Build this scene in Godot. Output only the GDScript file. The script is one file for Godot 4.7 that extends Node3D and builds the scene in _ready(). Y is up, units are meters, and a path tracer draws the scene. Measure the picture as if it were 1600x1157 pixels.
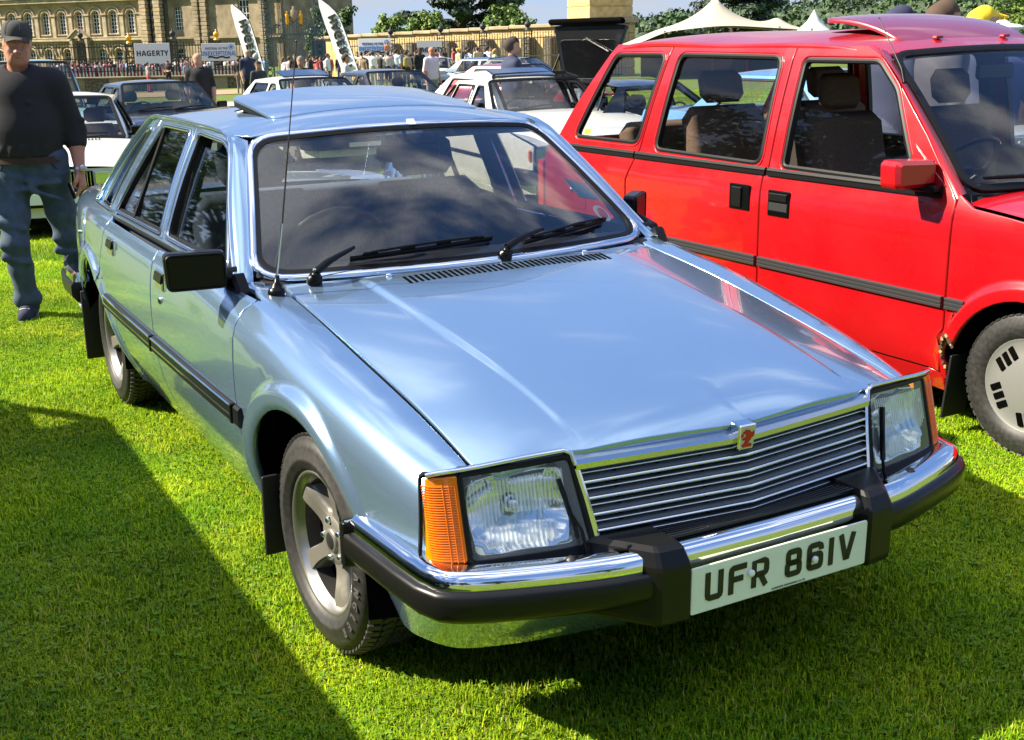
extends Node3D
# ---------------------------------------------------------------- helpers
var taken := {}
var M := {}
var rng := RandomNumberGenerator.new()

func numbered(called: String) -> String:
	if not taken.has(called):
		taken[called] = 0
		return called
	taken[called] += 1
	return "%s_%03d" % [called, taken[called]]

func tag(o: Node, label: String, category: String, group := "", kind := "") -> void:
	if label != "": o.set_meta("label", label)
	if category != "": o.set_meta("category", category)
	if group != "": o.set_meta("group", group)
	if kind != "": o.set_meta("kind", kind)

func thing(called: String, label: String, category: String, at := Vector3.ZERO, turn := 0.0, group := "") -> Node3D:
	var o := Node3D.new()
	o.name = numbered(called)
	add_child(o)
	o.position = at
	o.rotation.y = turn
	tag(o, label, category, group)
	return o

func part(called: String, mesh: Mesh, material: Material, parent: Node) -> MeshInstance3D:
	var o := MeshInstance3D.new()
	o.mesh = mesh
	o.material_override = material
	if parent == self:
		o.name = numbered(called)
		add_child(o)
	else:
		var n := called
		var k := 0
		while parent.has_node(NodePath(n)):
			k += 1
			n = "%s_%03d" % [called, k]
		o.name = n
		parent.add_child(o)
	return o

func copy(o: Node3D, label: String, at: Vector3, turn := 0.0) -> Node3D:
	var r: Node3D = o.duplicate()
	var base := String(o.name)
	if base.length() > 4 and base[base.length() - 4] == "_" and base.right(3).is_valid_int(): base = base.left(-4)
	r.name = numbered(base)
	add_child(r)
	r.position = at
	r.rotation.y = turn
	if label != "": r.set_meta("label", label)
	return r

func struct(called: String, mesh: Mesh, material: Material) -> MeshInstance3D:
	var o := part(called, mesh, material, self)
	o.set_meta("kind", "structure")
	return o

static func tab(t: float, xs: Array, ys: Array) -> float:
	# smooth interpolation through a table (monotone in xs)
	var k := xs.size()
	if t <= xs[0]: return ys[0]
	if t >= xs[k - 1]: return ys[k - 1]
	var i := 0
	while t > xs[i + 1]: i += 1
	var h: float = xs[i + 1] - xs[i]
	var u: float = (t - xs[i]) / h
	var d: float = (ys[i + 1] - ys[i]) / h
	var d0: float = d if i == 0 else (ys[i] - ys[i - 1]) / (xs[i] - xs[i - 1])
	var d1: float = d if i == k - 2 else (ys[i + 2] - ys[i + 1]) / (xs[i + 2] - xs[i + 1])
	var m0: float = 0.0 if d0 * d <= 0.0 and i > 0 else (d0 + d) * 0.5
	var m1: float = 0.0 if d1 * d <= 0.0 and i < k - 2 else (d1 + d) * 0.5
	var u2 := u * u
	var u3 := u2 * u
	return (2 * u3 - 3 * u2 + 1) * ys[i] + (u3 - 2 * u2 + u) * h * m0 + (-2 * u3 + 3 * u2) * ys[i + 1] + (u3 - u2) * h * m1

static func V3(a: float, b: float, c: float) -> Vector3:
	return Vector3(a, b, c)

static func poly(a: Array) -> PackedVector2Array:
	var p := PackedVector2Array()
	for i in range(0, a.size(), 2): p.append(Vector2(a[i], a[i + 1]))
	return p

static func arc2(c: Vector2, r: float, a0: float, a1: float, n: int, ry := -1.0) -> PackedVector2Array:
	var p := PackedVector2Array()
	if ry < 0: ry = r
	for i in n + 1:
		var a := deg_to_rad(lerpf(a0, a1, float(i) / n))
		p.append(c + Vector2(cos(a) * r, sin(a) * ry))
	return p

static func rounded(p: PackedVector2Array, r: float, n := 4) -> PackedVector2Array:
	var o := PackedVector2Array()
	var k := p.size()
	for i in k:
		var a := p[(i + k - 1) % k]
		var b := p[i]
		var c := p[(i + 1) % k]
		var d := minf(r, minf(a.distance_to(b), b.distance_to(c)) * 0.45)
		var s := b + (a - b).normalized() * d
		var e := b + (c - b).normalized() * d
		for j in n + 1:
			var t := float(j) / n
			o.append(s.lerp(b, t).lerp(b.lerp(e, t), t))
	return o

static func densify(p: PackedVector2Array, step: float, closed := true) -> PackedVector2Array:
	var o := PackedVector2Array()
	var k := p.size()
	for i in (k if closed else k - 1):
		var a := p[i]
		var b := p[(i + 1) % k]
		var n := maxi(1, ceili(a.distance_to(b) / step))
		for j in n: o.append(a.lerp(b, float(j) / n))
	if not closed: o.append(p[k - 1])
	return o

class MB:
	var v := PackedVector3Array()
	var n := PackedVector3Array()
	var uv := PackedVector2Array()
	var c := PackedColorArray()
	var ix := PackedInt32Array()
	var col := Color.WHITE
	var tinted := false
	func vert(p: Vector3, q: Vector3, t := Vector2.ZERO) -> int:
		v.append(p); n.append(q); uv.append(t); c.append(col)
		return v.size() - 1
	func tri(a: int, b: int, d: int) -> void:
		ix.append(a); ix.append(b); ix.append(d)
	func quad(a: int, b: int, d: int, e: int) -> void:
		tri(a, b, d); tri(a, d, e)
	func flat(p: Array, q: Vector3) -> void:   # convex flat polygon
		var k := v.size()
		for x in p: vert(x, q, Vector2(x.x + x.z, x.y))
		for i in range(1, p.size() - 1): tri(k, k + i, k + i + 1)
	func face(p: Array, away: Vector3) -> void:  # flat polygon turned away from a point
		var q: Vector3 = (p[1] - p[0]).cross(p[2] - p[0]).normalized()
		if q.dot(p[0] - away) < 0: q = -q
		flat(p, q)
	func xf(t: Transform3D, from := 0) -> MB:
		var b := t.basis.inverse().transposed()
		for i in range(from, v.size()):
			v[i] = t * v[i]
			n[i] = (b * n[i]).normalized()
		return self
	func mirror() -> MB:
		return xf(Transform3D(Basis.from_scale(Vector3(-1, 1, 1)), Vector3.ZERO))
	func mesh() -> ArrayMesh:
		var k := ix.size()
		for i in range(0, k, 3):
			var a := ix[i]; var b := ix[i + 1]; var d := ix[i + 2]
			var g := (v[b] - v[a]).cross(v[d] - v[a])
			if g.dot(n[a] + n[b] + n[d]) > 0:
				ix[i + 1] = d; ix[i + 2] = b
		var arr := []
		arr.resize(Mesh.ARRAY_MAX)
		arr[Mesh.ARRAY_VERTEX] = v
		arr[Mesh.ARRAY_NORMAL] = n
		arr[Mesh.ARRAY_TEX_UV] = uv
		if tinted: arr[Mesh.ARRAY_COLOR] = c
		arr[Mesh.ARRAY_INDEX] = ix
		var m := ArrayMesh.new()
		m.add_surface_from_arrays(Mesh.PRIMITIVE_TRIANGLES, arr)
		return m
	func grid(f: Callable, nu: int, nv: int, ref := Vector3.INF, flip := 1.0) -> MB:
		# surface f(u,v) for u,v in 0..1; normals turned away from ref
		var k := v.size()
		var e := 0.002
		for i in nu + 1:
			for j in nv + 1:
				var u := float(i) / nu
				var w := float(j) / nv
				var p: Vector3 = f.call(u, w)
				var du: Vector3 = f.call(minf(u + e, 1.0), w) - f.call(maxf(u - e, 0.0), w)
				var dv: Vector3 = f.call(u, minf(w + e, 1.0)) - f.call(u, maxf(w - e, 0.0))
				var q := du.cross(dv)
				q = q.normalized() if q.length() > 1e-12 else Vector3.UP
				if ref != Vector3.INF:
					if q.dot(p - ref) < 0: q = -q
				else: q *= flip
				vert(p, q, Vector2(u, w))
		for i in nu:
			for j in nv:
				var a := k + i * (nv + 1) + j
				quad(a, a + nv + 1, a + nv + 2, a + 1)
		return self
	func box(at: Vector3, size: Vector3, bev := 0.0, b := Basis.IDENTITY) -> MB:
		var k0 := v.size()
		var h := size * 0.5
		bev = minf(bev, minf(h.x, minf(h.y, h.z)) * 0.95)
		var id := {}
		for sx in [-1, 1]:
			for sy in [-1, 1]:
				for sz in [-1, 1]:
					for a in 3:
						var p := Vector3(sx * (h.x - bev), sy * (h.y - bev), sz * (h.z - bev))
						var q := Vector3.ZERO
						q[a] = [sx, sy, sz][a]
						p[a] = q[a] * h[a]
						id[[sx, sy, sz, a]] = vert(p, q, Vector2(p.x + p.z, p.y))
		for a in 3:
			var b1 := (a + 1) % 3
			var b2 := (a + 2) % 3
			for s in [-1, 1]:
				var g := []
				for t in [[-1, -1], [1, -1], [1, 1], [-1, 1]]:
					var key := [0, 0, 0, a]
					key[a] = s; key[b1] = t[0]; key[b2] = t[1]
					g.append(id[key])
				quad(g[0], g[1], g[2], g[3])
			if bev > 0:
				for s in [-1, 1]:
					for t in [-1, 1]:
						var g2 := []
						for w in [-1, 1]:
							for ax in [b1, b2]:
								var key2 := [0, 0, 0, ax]
								key2[a] = w; key2[b1] = s; key2[b2] = t
								g2.append(id[key2])
						quad(g2[0], g2[1], g2[3], g2[2])
		if bev > 0:
			for sx in [-1, 1]:
				for sy in [-1, 1]:
					for sz in [-1, 1]:
						tri(id[[sx, sy, sz, 0]], id[[sx, sy, sz, 1]], id[[sx, sy, sz, 2]])
		return xf(Transform3D(b, at), k0)
	func tube(p: Array, r, sides := 8, cap := true, flat_y := 1.0) -> MB:
		# r: one radius or one per point
		var k := v.size()
		var m := p.size()
		var up := Vector3.UP
		var t0: Vector3 = (p[1] - p[0]).normalized()
		if absf(t0.dot(up)) > 0.9: up = Vector3.RIGHT
		var sd := t0.cross(up).normalized()
		for i in m:
			var t: Vector3 = (p[mini(i + 1, m - 1)] - p[maxi(i - 1, 0)]).normalized()
			sd = (sd - t * sd.dot(t)).normalized()
			var bn := sd.cross(t)
			var rr: float = r[i] if r is Array else r
			for j in sides:
				var a := TAU * j / sides
				var d := sd * cos(a) + bn * sin(a) * flat_y
				vert(p[i] + d * rr, d.normalized(), Vector2(float(j) / sides, float(i) / (m - 1)))
		for i in m - 1:
			for j in sides:
				var a := k + i * sides + j
				var b := k + i * sides + (j + 1) % sides
				quad(a, b, b + sides, a + sides)
		if cap:
			for e in [0, m - 1]:
				var q: Vector3 = (p[0] - p[1]).normalized() if e == 0 else (p[m - 1] - p[m - 2]).normalized()
				var w := v.size()
				for j in sides: vert(v[k + e * sides + j], q)
				for j in range(1, sides - 1): tri(w, w + j, w + j + 1)
		return self
	func lathe(prof: Array, segs: int, t := Transform3D.IDENTITY, a0 := 0.0, a1 := TAU) -> MB:
		# prof: [radius, height] pairs round the y axis, sharp where a pair repeats
		var k := v.size()
		var m := prof.size()
		for i in m:
			var p: Vector2 = prof[i]
			var d := Vector2.ZERO
			if i > 0 and prof[i].distance_to(prof[i - 1]) > 1e-6: d += (prof[i] - prof[i - 1]).normalized()
			if i < m - 1 and prof[i].distance_to(prof[i + 1]) > 1e-6: d += (prof[i + 1] - prof[i]).normalized()
			d = d.normalized()
			var q := Vector2(d.y, -d.x)
			for j in segs + 1:
				var a := lerpf(a0, a1, float(j) / segs)
				vert(Vector3(cos(a) * p.x, p.y, sin(a) * p.x), Vector3(cos(a) * q.x, q.y, sin(a) * q.x), Vector2(float(j) / segs, float(i) / maxi(1, m - 1)))
		for i in m - 1:
			if prof[i].distance_to(prof[i + 1]) < 1e-6: continue
			for j in segs:
				var a := k + i * (segs + 1) + j
				quad(a, a + 1, a + segs + 2, a + segs + 1)
		return xf(t, k)
	func sweep(path: Array, prof: PackedVector2Array, hint, smooth := false, closed_path := false, caps := true) -> MB:
		# prof: closed outline, x along the hint (outwards), y along hint x tangent. hint: one Vector3 or one per point
		var m := path.size()
		var pn := prof.size()
		var area := 0.0
		for j in pn: area += prof[j].cross(prof[(j + 1) % pn])
		var sg := 1.0 if area > 0 else -1.0
		var fr := []
		for i in m:
			var t: Vector3
			if closed_path: t = (path[(i + 1) % m] - path[(i + m - 1) % m]).normalized()
			else: t = (path[mini(i + 1, m - 1)] - path[maxi(i - 1, 0)]).normalized()
			var h: Vector3 = hint[i] if hint is Array else hint
			h = (h - t * h.dot(t)).normalized()
			fr.append([h, h.cross(t)])
		var k0 := v.size()
		for j in pn:
			var p0 := prof[j]
			var p1 := prof[(j + 1) % pn]
			var pm := prof[(j + pn - 1) % pn]
			var p2 := prof[(j + 2) % pn]
			var e := (p1 - p0).normalized()
			var q0 := e
			var q1 := e
			if smooth:
				q0 = (e + (p0 - pm).normalized()).normalized()
				q1 = (e + (p2 - p1).normalized()).normalized()
			var k := v.size()
			for i in m:
				var a: Vector3 = fr[i][0]
				var b: Vector3 = fr[i][1]
				vert(path[i] + a * p0.x + b * p0.y, (a * q0.y - b * q0.x) * sg)
				vert(path[i] + a * p1.x + b * p1.y, (a * q1.y - b * q1.x) * sg)
			for i in (m if closed_path else m - 1):
				var a2 := k + i * 2
				var b2 := k + ((i + 1) % m) * 2
				quad(a2, a2 + 1, b2 + 1, b2)
		if caps and not closed_path:
			var ti := Geometry2D.triangulate_polygon(prof)
			for e in [0, m - 1]:
				var q: Vector3 = (path[0] - path[1]).normalized() if e == 0 else (path[m - 1] - path[m - 2]).normalized()
				var w := v.size()
				for j in pn: vert(path[e] + fr[e][0] * prof[j].x + fr[e][1] * prof[j].y, q)
				for j in range(0, ti.size(), 3): tri(w + ti[j], w + ti[j + 1], w + ti[j + 2])
		return self
	func ring_normals(p: PackedVector2Array, inward: float) -> PackedVector2Array:
		var o := PackedVector2Array()
		var k := p.size()
		for i in k:
			var e0 := (p[i] - p[(i + k - 1) % k]).normalized()
			var e1 := (p[(i + 1) % k] - p[i]).normalized()
			var q := Vector2(-(e0.y + e1.y), e0.x + e1.x)
			o.append(q.normalized() * inward)
		return o
	func panel(outline: PackedVector2Array, f: Callable, step: float, ref: Vector3, bev := 0.004, depth := 0.015, holes := [], nref := Vector3.ZERO, extra := PackedVector2Array()) -> MB:
		# a sheet f(u,v) cut to an outline (u, v about in metres), with a rolled edge
		var rings := [densify_ring(outline, step)]
		for h in holes: rings.append(densify_ring(h, step))
		var pts := PackedVector2Array()
		var rinfo := []
		for ri in rings.size():
			var p: PackedVector2Array = rings[ri]
			var area := 0.0
			for i in p.size(): area += p[i].cross(p[(i + 1) % p.size()])
			var inw := 1.0 if area > 0 else -1.0
			if ri > 0: inw = -inw
			var q := ring_normals(p, inw)
			rinfo.append([pts.size(), p, q])
			for i in p.size(): pts.append(p[i] + q[i] * bev)
		var ring_count := pts.size()
		var inner := []
		for ri in rings.size():
			var p2 := PackedVector2Array()
			for i in rings[ri].size(): p2.append(pts[rinfo[ri][0] + i])
			inner.append(p2)
		var lim := Geometry2D.offset_polygon(inner[0], -step * 0.45)
		var hlim := []
		for ri in range(1, rings.size()): hlim.append_array(Geometry2D.offset_polygon(inner[ri], step * 0.45))
		var lo := Vector2.INF
		var hi := -Vector2.INF
		for p in outline:
			lo = lo.min(p); hi = hi.max(p)
		var nx := ceili((hi.x - lo.x) / step)
		var ny := ceili((hi.y - lo.y) / (step * 0.866))
		for j in ny + 1:
			for i in nx + 1:
				var p := lo + Vector2((i + (0.5 if j % 2 else 0.0)) * step, j * step * 0.866)
				var ok := false
				for l in lim:
					if Geometry2D.is_point_in_polygon(p, l): ok = true
				if not ok: continue
				for l in hlim:
					if Geometry2D.is_point_in_polygon(p, l): ok = false
				if ok and not extra.is_empty():
					for x in extra:
						if x.distance_squared_to(p) < step * step * 0.2: ok = false
				if ok: pts.append(p)
		for x in extra:
			var ok := false
			for l in lim:
				if Geometry2D.is_point_in_polygon(x, l): ok = true
			for l in hlim:
				if Geometry2D.is_point_in_polygon(x, l): ok = false
			if ok: pts.append(x)
		var ti := Geometry2D.triangulate_delaunay(pts)
		var k := v.size()
		var e := 0.0015
		var side := 0.0
		for i in pts.size():
			var a := pts[i]
			var p: Vector3 = f.call(a.x, a.y)
			var q: Vector3 = (f.call(a.x + e, a.y) - f.call(a.x - e, a.y)).cross(f.call(a.x, a.y + e) - f.call(a.x, a.y - e)).normalized()
			if nref != Vector3.ZERO:
				if q.dot(nref) < 0: q = -q
			elif q.dot(p - ref) < 0: q = -q
			vert(p, q, a)
		for i in range(0, ti.size(), 3):
			var g := (pts[ti[i]] + pts[ti[i + 1]] + pts[ti[i + 2]]) / 3.0
			if not Geometry2D.is_point_in_polygon(g, inner[0]): continue
			var ok := true
			for ri in range(1, inner.size()):
				if Geometry2D.is_point_in_polygon(g, inner[ri]): ok = false
			if ok: tri(k + ti[i], k + ti[i + 1], k + ti[i + 2])
		for ri in rings.size():
			var p: PackedVector2Array = rings[ri]
			var m := p.size()
			var q: PackedVector2Array = rinfo[ri][2]
			var r0: int = k + rinfo[ri][0]
			var w := v.size()
			for i in m:
				var nn := n[r0 + i]
				var sp: Vector3 = f.call(p[i].x, p[i].y)
				var o := (sp - v[r0 + i])
				o = (o - nn * o.dot(nn))
				o = o.normalized() if o.length() > 1e-9 else nn
				vert(sp - nn * bev * 0.7, (nn * 0.7 + o).normalized(), p[i])
				vert(sp - nn * (depth + bev), o, p[i])
			for i in m:
				var i2 := (i + 1) % m
				quad(r0 + i, r0 + i2, w + i2 * 2, w + i * 2)
				quad(w + i * 2, w + i2 * 2, w + i2 * 2 + 1, w + i * 2 + 1)
		return self
	func densify_ring(p: PackedVector2Array, step: float) -> PackedVector2Array:
		var o := PackedVector2Array()
		var k := p.size()
		for i in k:
			var a := p[i]
			var b := p[(i + 1) % k]
			var d := a.distance_to(b)
			if d < 1e-5: continue
			var m := maxi(1, ceili(d / step))
			for j in m: o.append(a.lerp(b, float(j) / m))
		return o
	func extrude(outline: PackedVector2Array, t: Transform3D, depth: float, bev := 0.0) -> MB:
		# a flat plate in the xy plane of t, front face at z = 0, going back to z = -depth
		var k0 := v.size()
		var f := func(a: float, b: float) -> Vector3: return Vector3(a, b, 0)
		var m := outline.size()
		var area := 0.0
		for i in m: area += outline[i].cross(outline[(i + 1) % m])
		var q := ring_normals(outline, 1.0 if area > 0 else -1.0)
		var inn := PackedVector2Array()
		for i in m: inn.append(outline[i] + q[i] * bev)
		var ti := Geometry2D.triangulate_polygon(inn)
		for i in m: vert(Vector3(inn[i].x, inn[i].y, 0), Vector3(0, 0, 1), inn[i])
		for i in m: vert(Vector3(outline[i].x, outline[i].y, -depth), Vector3(0, 0, -1), outline[i])
		var tj := Geometry2D.triangulate_polygon(outline)
		for i in range(0, ti.size(), 3): tri(k0 + ti[i], k0 + ti[i + 1], k0 + ti[i + 2])
		for i in range(0, tj.size(), 3): tri(k0 + m + tj[i], k0 + m + tj[i + 1], k0 + m + tj[i + 2])
		for i in m:
			var i2 := (i + 1) % m
			var e := (outline[i2] - outline[i]).normalized()
			var o := Vector3(e.y, -e.x, 0) * (1.0 if area > 0 else -1.0)
			var w := v.size()
			if bev > 0:
				var ob := (o + Vector3(0, 0, 1)).normalized()
				vert(Vector3(inn[i].x, inn[i].y, 0), ob); vert(Vector3(inn[i2].x, inn[i2].y, 0), ob)
				vert(Vector3(outline[i2].x, outline[i2].y, -bev), ob); vert(Vector3(outline[i].x, outline[i].y, -bev), ob)
				quad(w, w + 1, w + 2, w + 3)
				w = v.size()
			vert(Vector3(outline[i].x, outline[i].y, -bev), o); vert(Vector3(outline[i2].x, outline[i2].y, -bev), o)
			vert(Vector3(outline[i2].x, outline[i2].y, -depth), o); vert(Vector3(outline[i].x, outline[i].y, -depth), o)
			quad(w, w + 1, w + 2, w + 3)
		return xf(t, k0)
	func ball(at: Vector3, r: Vector3, seg := 10, rows := 6) -> MB:
		var k := v.size()
		for i in rows + 1:
			var a := PI * i / rows
			for j in seg + 1:
				var b := TAU * j / seg
				var d := Vector3(sin(a) * cos(b), cos(a), sin(a) * sin(b))
				vert(at + d * r, (d / r).normalized())
		for i in rows:
			for j in seg:
				var a2 := k + i * (seg + 1) + j
				quad(a2, a2 + 1, a2 + seg + 2, a2 + seg + 1)
		return self

static func frame(at: Vector3, zdir: Vector3, up := Vector3.UP) -> Transform3D:
	var z := zdir.normalized()
	var x := up.cross(z).normalized()
	return Transform3D(Basis(x, z.cross(x), z), at)

func mat(color: Color, rough := 0.6, metal := 0.0, coat := 0.0) -> StandardMaterial3D:
	var m := StandardMaterial3D.new()
	m.albedo_color = color
	m.roughness = rough
	m.metallic = metal
	if coat > 0:
		m.clearcoat_enabled = true
		m.clearcoat = coat
		m.clearcoat_roughness = 0.03
	return m

func lin(r: float, g: float, b: float) -> Color:
	return Color(r, g, b).linear_to_srgb()

func glass(color: Color, alpha: float) -> StandardMaterial3D:
	var m := mat(Color(color.r, color.g, color.b, alpha), 0.02)
	m.transparency = BaseMaterial3D.TRANSPARENCY_ALPHA
	m.metallic_specular = 0.55
	return m
# ---------------------------------------------------------------- materials and surroundings
func noise_tex(freq: float, lo: Color, hi: Color, size := 512, octaves := 4, normal := false, bump := 4.0, kind := FastNoiseLite.TYPE_SIMPLEX_SMOOTH) -> NoiseTexture2D:
	var f := FastNoiseLite.new()
	f.noise_type = kind
	f.frequency = freq
	f.fractal_octaves = octaves
	f.seed = taken.size() + int(freq * 1000)
	var t := NoiseTexture2D.new()
	t.width = size; t.height = size
	t.seamless = true
	t.noise = f
	if normal:
		t.as_normal_map = true
		t.bump_strength = bump
	else:
		var g := Gradient.new()
		g.set_color(0, lo); g.set_color(1, hi)
		t.color_ramp = g
	return t

func grainy(color: Color, rough: float, freq: float, spread: float, scale: float, relief := 0.0, metal := 0.0) -> StandardMaterial3D:
	var m := mat(Color.WHITE, rough, metal)
	m.albedo_texture = noise_tex(freq, color.darkened(spread), color.lightened(spread * 0.6))
	m.uv1_triplanar = true
	m.uv1_world_triplanar = false
	m.uv1_scale = Vector3.ONE * scale
	if relief > 0:
		m.normal_enabled = true
		m.normal_texture = noise_tex(freq * 1.7, Color.BLACK, Color.WHITE, 512, 5, true, relief)
	return m

func build_materials() -> void:
	M.paint = mat(Color(0.56, 0.68, 0.80), 0.19, 0.76, 1.0)
	M.chrome = mat(Color(0.90, 0.91, 0.92), 0.06, 1.0)
	M.satin = mat(Color(0.80, 0.81, 0.82), 0.16, 1.0)
	M.mirror = mat(Color(0.86, 0.88, 0.88), 0.08, 1.0)
	M.vane = mat(Color(0.40, 0.42, 0.44), 0.4)
	M.ribgrey = mat(Color(0.10, 0.105, 0.12), 0.3)
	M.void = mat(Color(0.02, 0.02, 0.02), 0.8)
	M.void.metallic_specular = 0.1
	M.blackplastic = mat(Color(0.035, 0.035, 0.038), 0.45)
	M.blackplastic.metallic_specular = 0.35
	M.blackgloss = mat(Color(0.018, 0.018, 0.02), 0.28)
	M.blackgloss.metallic_specular = 0.35
	M.bumper_black = grainy(Color(0.045, 0.043, 0.042), 0.33, 0.12, 0.10, 9.0)
	M.bumper_black.metallic_specular = 0.38
	M.flap = mat(Color(0.05, 0.05, 0.05), 0.6)
	M.rubber = grainy(Color(0.085, 0.082, 0.078), 0.55, 0.02, 0.22, 4.0)
	M.letter = mat(Color(0.27, 0.265, 0.25), 0.6)
	M.rim = mat(Color(0.72, 0.71, 0.68), 0.28, 0.9)
	M.barrel = mat(Color(0.115, 0.11, 0.10), 0.6, 0.1)
	M.alloy = mat(Color(0.47, 0.46, 0.43), 0.40, 0.45)
	M.darkcap = mat(Color(0.12, 0.13, 0.13), 0.4)
	M.darksteel = mat(Color(0.28, 0.27, 0.26), 0.45, 0.8)
	M.plate = mat(Color(0.86, 0.88, 0.82), 0.35)
	M.ink = mat(Color(0.06, 0.055, 0.04), 0.5)
	M.ink_blue = mat(Color(0.15, 0.17, 0.25), 0.6)
	M.white_plastic = mat(Color(0.9, 0.9, 0.9), 0.4)
	M.badge_white = mat(Color(0.75, 0.75, 0.76), 0.3, 0.6)
	M.red_enamel = mat(Color(0.70, 0.07, 0.10), 0.3)
	M.red_lens = mat(Color(0.55, 0.02, 0.02), 0.15, 0.0, 1.0)
	M.amber = mat(Color(0.98, 0.53, 0.02), 0.12, 0.0, 0.6)
	M.amber.backlight_enabled = true
	M.amber.backlight = Color(0.6, 0.22, 0.0)
	M.amber_dark = mat(Color(0.93, 0.43, 0.0), 0.12, 0.0, 0.4)
	M.glass = glass(Color(0.02, 0.035, 0.03), 0.26)
	M.windscreen = glass(Color(0.02, 0.03, 0.04), 0.13)
	M.lens = glass(Color(0.9, 0.95, 0.95), 0.08)
	M.flute = glass(Color(0.9, 0.95, 0.95), 0.35)
	M.sticker = mat(Color(0.80, 0.78, 0.74), 0.5)
	M.sticker_print = mat(Color(0.62, 0.30, 0.28), 0.5)
	M.sticker_dark = mat(Color(0.30, 0.42, 0.44), 0.5)
	M.velour = grainy(Color(0.27, 0.34, 0.42), 0.9, 0.03, 0.15, 3.0)
	M.trim = mat(Color(0.13, 0.16, 0.20), 0.85)
	M.dash = mat(Color(0.04, 0.06, 0.10), 0.6)
	M.van_red = mat(Color.WHITE, 0.36, 0.0, 0.75)
	M.van_red.albedo_texture = noise_tex(0.006, Color(0.59, 0.018, 0.055), Color(0.65, 0.045, 0.085), 512, 6)
	M.van_red.roughness_texture = noise_tex(0.012, Color(0.65, 0.65, 0.65), Color(1, 1, 1), 512, 5)
	M.van_red.uv1_triplanar = true
	M.van_red.uv1_scale = Vector3.ONE * 0.4
	M.van_sunroof = mat(Color(0.50, 0.08, 0.17), 0.30, 0.0, 0.9)
	M.glass_clear = glass(Color(0.03, 0.045, 0.04), 0.09)
	M.glass_green = glass(Color(0.05, 0.12, 0.09), 0.30)
	M.glass_smoke = mat(Color(0.06, 0.075, 0.10), 0.08, 0.0, 1.0)
	M.greyplastic = mat(Color(0.20, 0.20, 0.205), 0.24)
	M.rust = grainy(Color(0.22, 0.09, 0.03), 0.9, 0.05, 0.4, 20.0)
	M.rust_pale = mat(Color(0.62, 0.52, 0.34), 0.9)
	M.amber_red = mat(Color(0.75, 0.12, 0.01), 0.15, 0.0, 1.0)
	M.hubcap = mat(Color(0.52, 0.525, 0.51), 0.4, 0.4)
	M.van_trim = mat(Color(0.20, 0.17, 0.145), 0.85)
	M.van_dash = mat(Color(0.07, 0.065, 0.06), 0.6)
	M.van_seat = grainy(Color(0.36, 0.275, 0.215), 0.92, 0.04, 0.15, 3.0)
	M.van_lining = mat(Color(0.42, 0.38, 0.33), 0.9)
	M.yellow = mat(Color(0.85, 0.70, 0.10), 0.5)
	M.white_paint = mat(Color(0.86, 0.87, 0.85), 0.35, 0.0, 0.8)
	M.black_paint = mat(Color(0.02, 0.022, 0.022), 0.25, 0.0, 1.0)
	M.navy_paint = mat(Color(0.05, 0.07, 0.13), 0.3, 0.2, 1.0)
	M.magenta_paint = mat(Color(0.62, 0.06, 0.16), 0.3, 0.2, 1.0)
	M.steel_paint = mat(Color(0.30, 0.37, 0.45), 0.3, 0.4, 1.0)
	M.teal_paint = mat(Color(0.50, 0.66, 0.64), 0.35, 0.1, 0.8)
	M.pale_paint = mat(Color(0.78, 0.84, 0.86), 0.3, 0.2, 1.0)
	M.blue_paint = mat(Color(0.10, 0.33, 0.72), 0.3, 0.2, 1.0)
	M.sky_paint = mat(Color(0.42, 0.62, 0.82), 0.3, 0.3, 1.0)
	M.velour_grey = mat(Color(0.42, 0.46, 0.44), 0.9)
	M.red_seat = mat(Color(0.36, 0.04, 0.06), 0.9)
	M.people = mat(Color.WHITE, 0.85)
	M.people.vertex_color_use_as_albedo = true
	M.skin = mat(Color(0.68, 0.47, 0.39), 0.55)
	M.skin.subsurf_scatter_enabled = true
	M.skin.subsurf_scatter_strength = 0.06
	M.skin_face = grainy(Color(0.70, 0.47, 0.39), 0.52, 0.03, 0.10, 6.0)
	M.eye = mat(Color(0.10, 0.08, 0.07), 0.15)
	M.lip = mat(Color(0.52, 0.27, 0.24), 0.5)
	M.hair_brown = grainy(Color(0.24, 0.17, 0.12), 0.8, 0.1, 0.3, 12.0)
	M.cap_cloth = grainy(Color(0.20, 0.205, 0.195), 0.9, 0.08, 0.15, 12.0)
	M.black_cloth = grainy(Color(0.075, 0.073, 0.085), 0.92, 0.06, 0.2, 8.0, 2.0)
	M.denim = grainy(Color(0.21, 0.28, 0.37), 0.9, 0.012, 0.16, 2.0, 0.6)
	M.denim_dark = mat(Color(0.12, 0.16, 0.22), 0.9)
	M.leather = mat(Color(0.18, 0.09, 0.05), 0.55)
	M.navy_canvas = grainy(Color(0.08, 0.10, 0.20), 0.9, 0.1, 0.2, 12.0)
	M.white_rubber = mat(Color(0.55, 0.57, 0.62), 0.7)
	M.lace = mat(Color(0.80, 0.80, 0.80), 0.8)
	M.stone = grainy(Color(0.70, 0.60, 0.43), 0.9, 0.006, 0.22, 0.12)
	M.stone_pale = grainy(Color(0.68, 0.61, 0.48), 0.9, 0.008, 0.22, 0.2)
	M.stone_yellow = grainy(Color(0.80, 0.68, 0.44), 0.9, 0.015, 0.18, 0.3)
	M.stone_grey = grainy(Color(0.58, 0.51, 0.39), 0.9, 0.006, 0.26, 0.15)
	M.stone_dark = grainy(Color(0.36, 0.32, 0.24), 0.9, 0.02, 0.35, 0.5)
	M.dark_pane = mat(Color(0.05, 0.06, 0.07), 0.12)
	M.window_white = mat(Color(0.82, 0.83, 0.82), 0.6)
	M.iron = mat(Color(0.14, 0.15, 0.15), 0.6)
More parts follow.
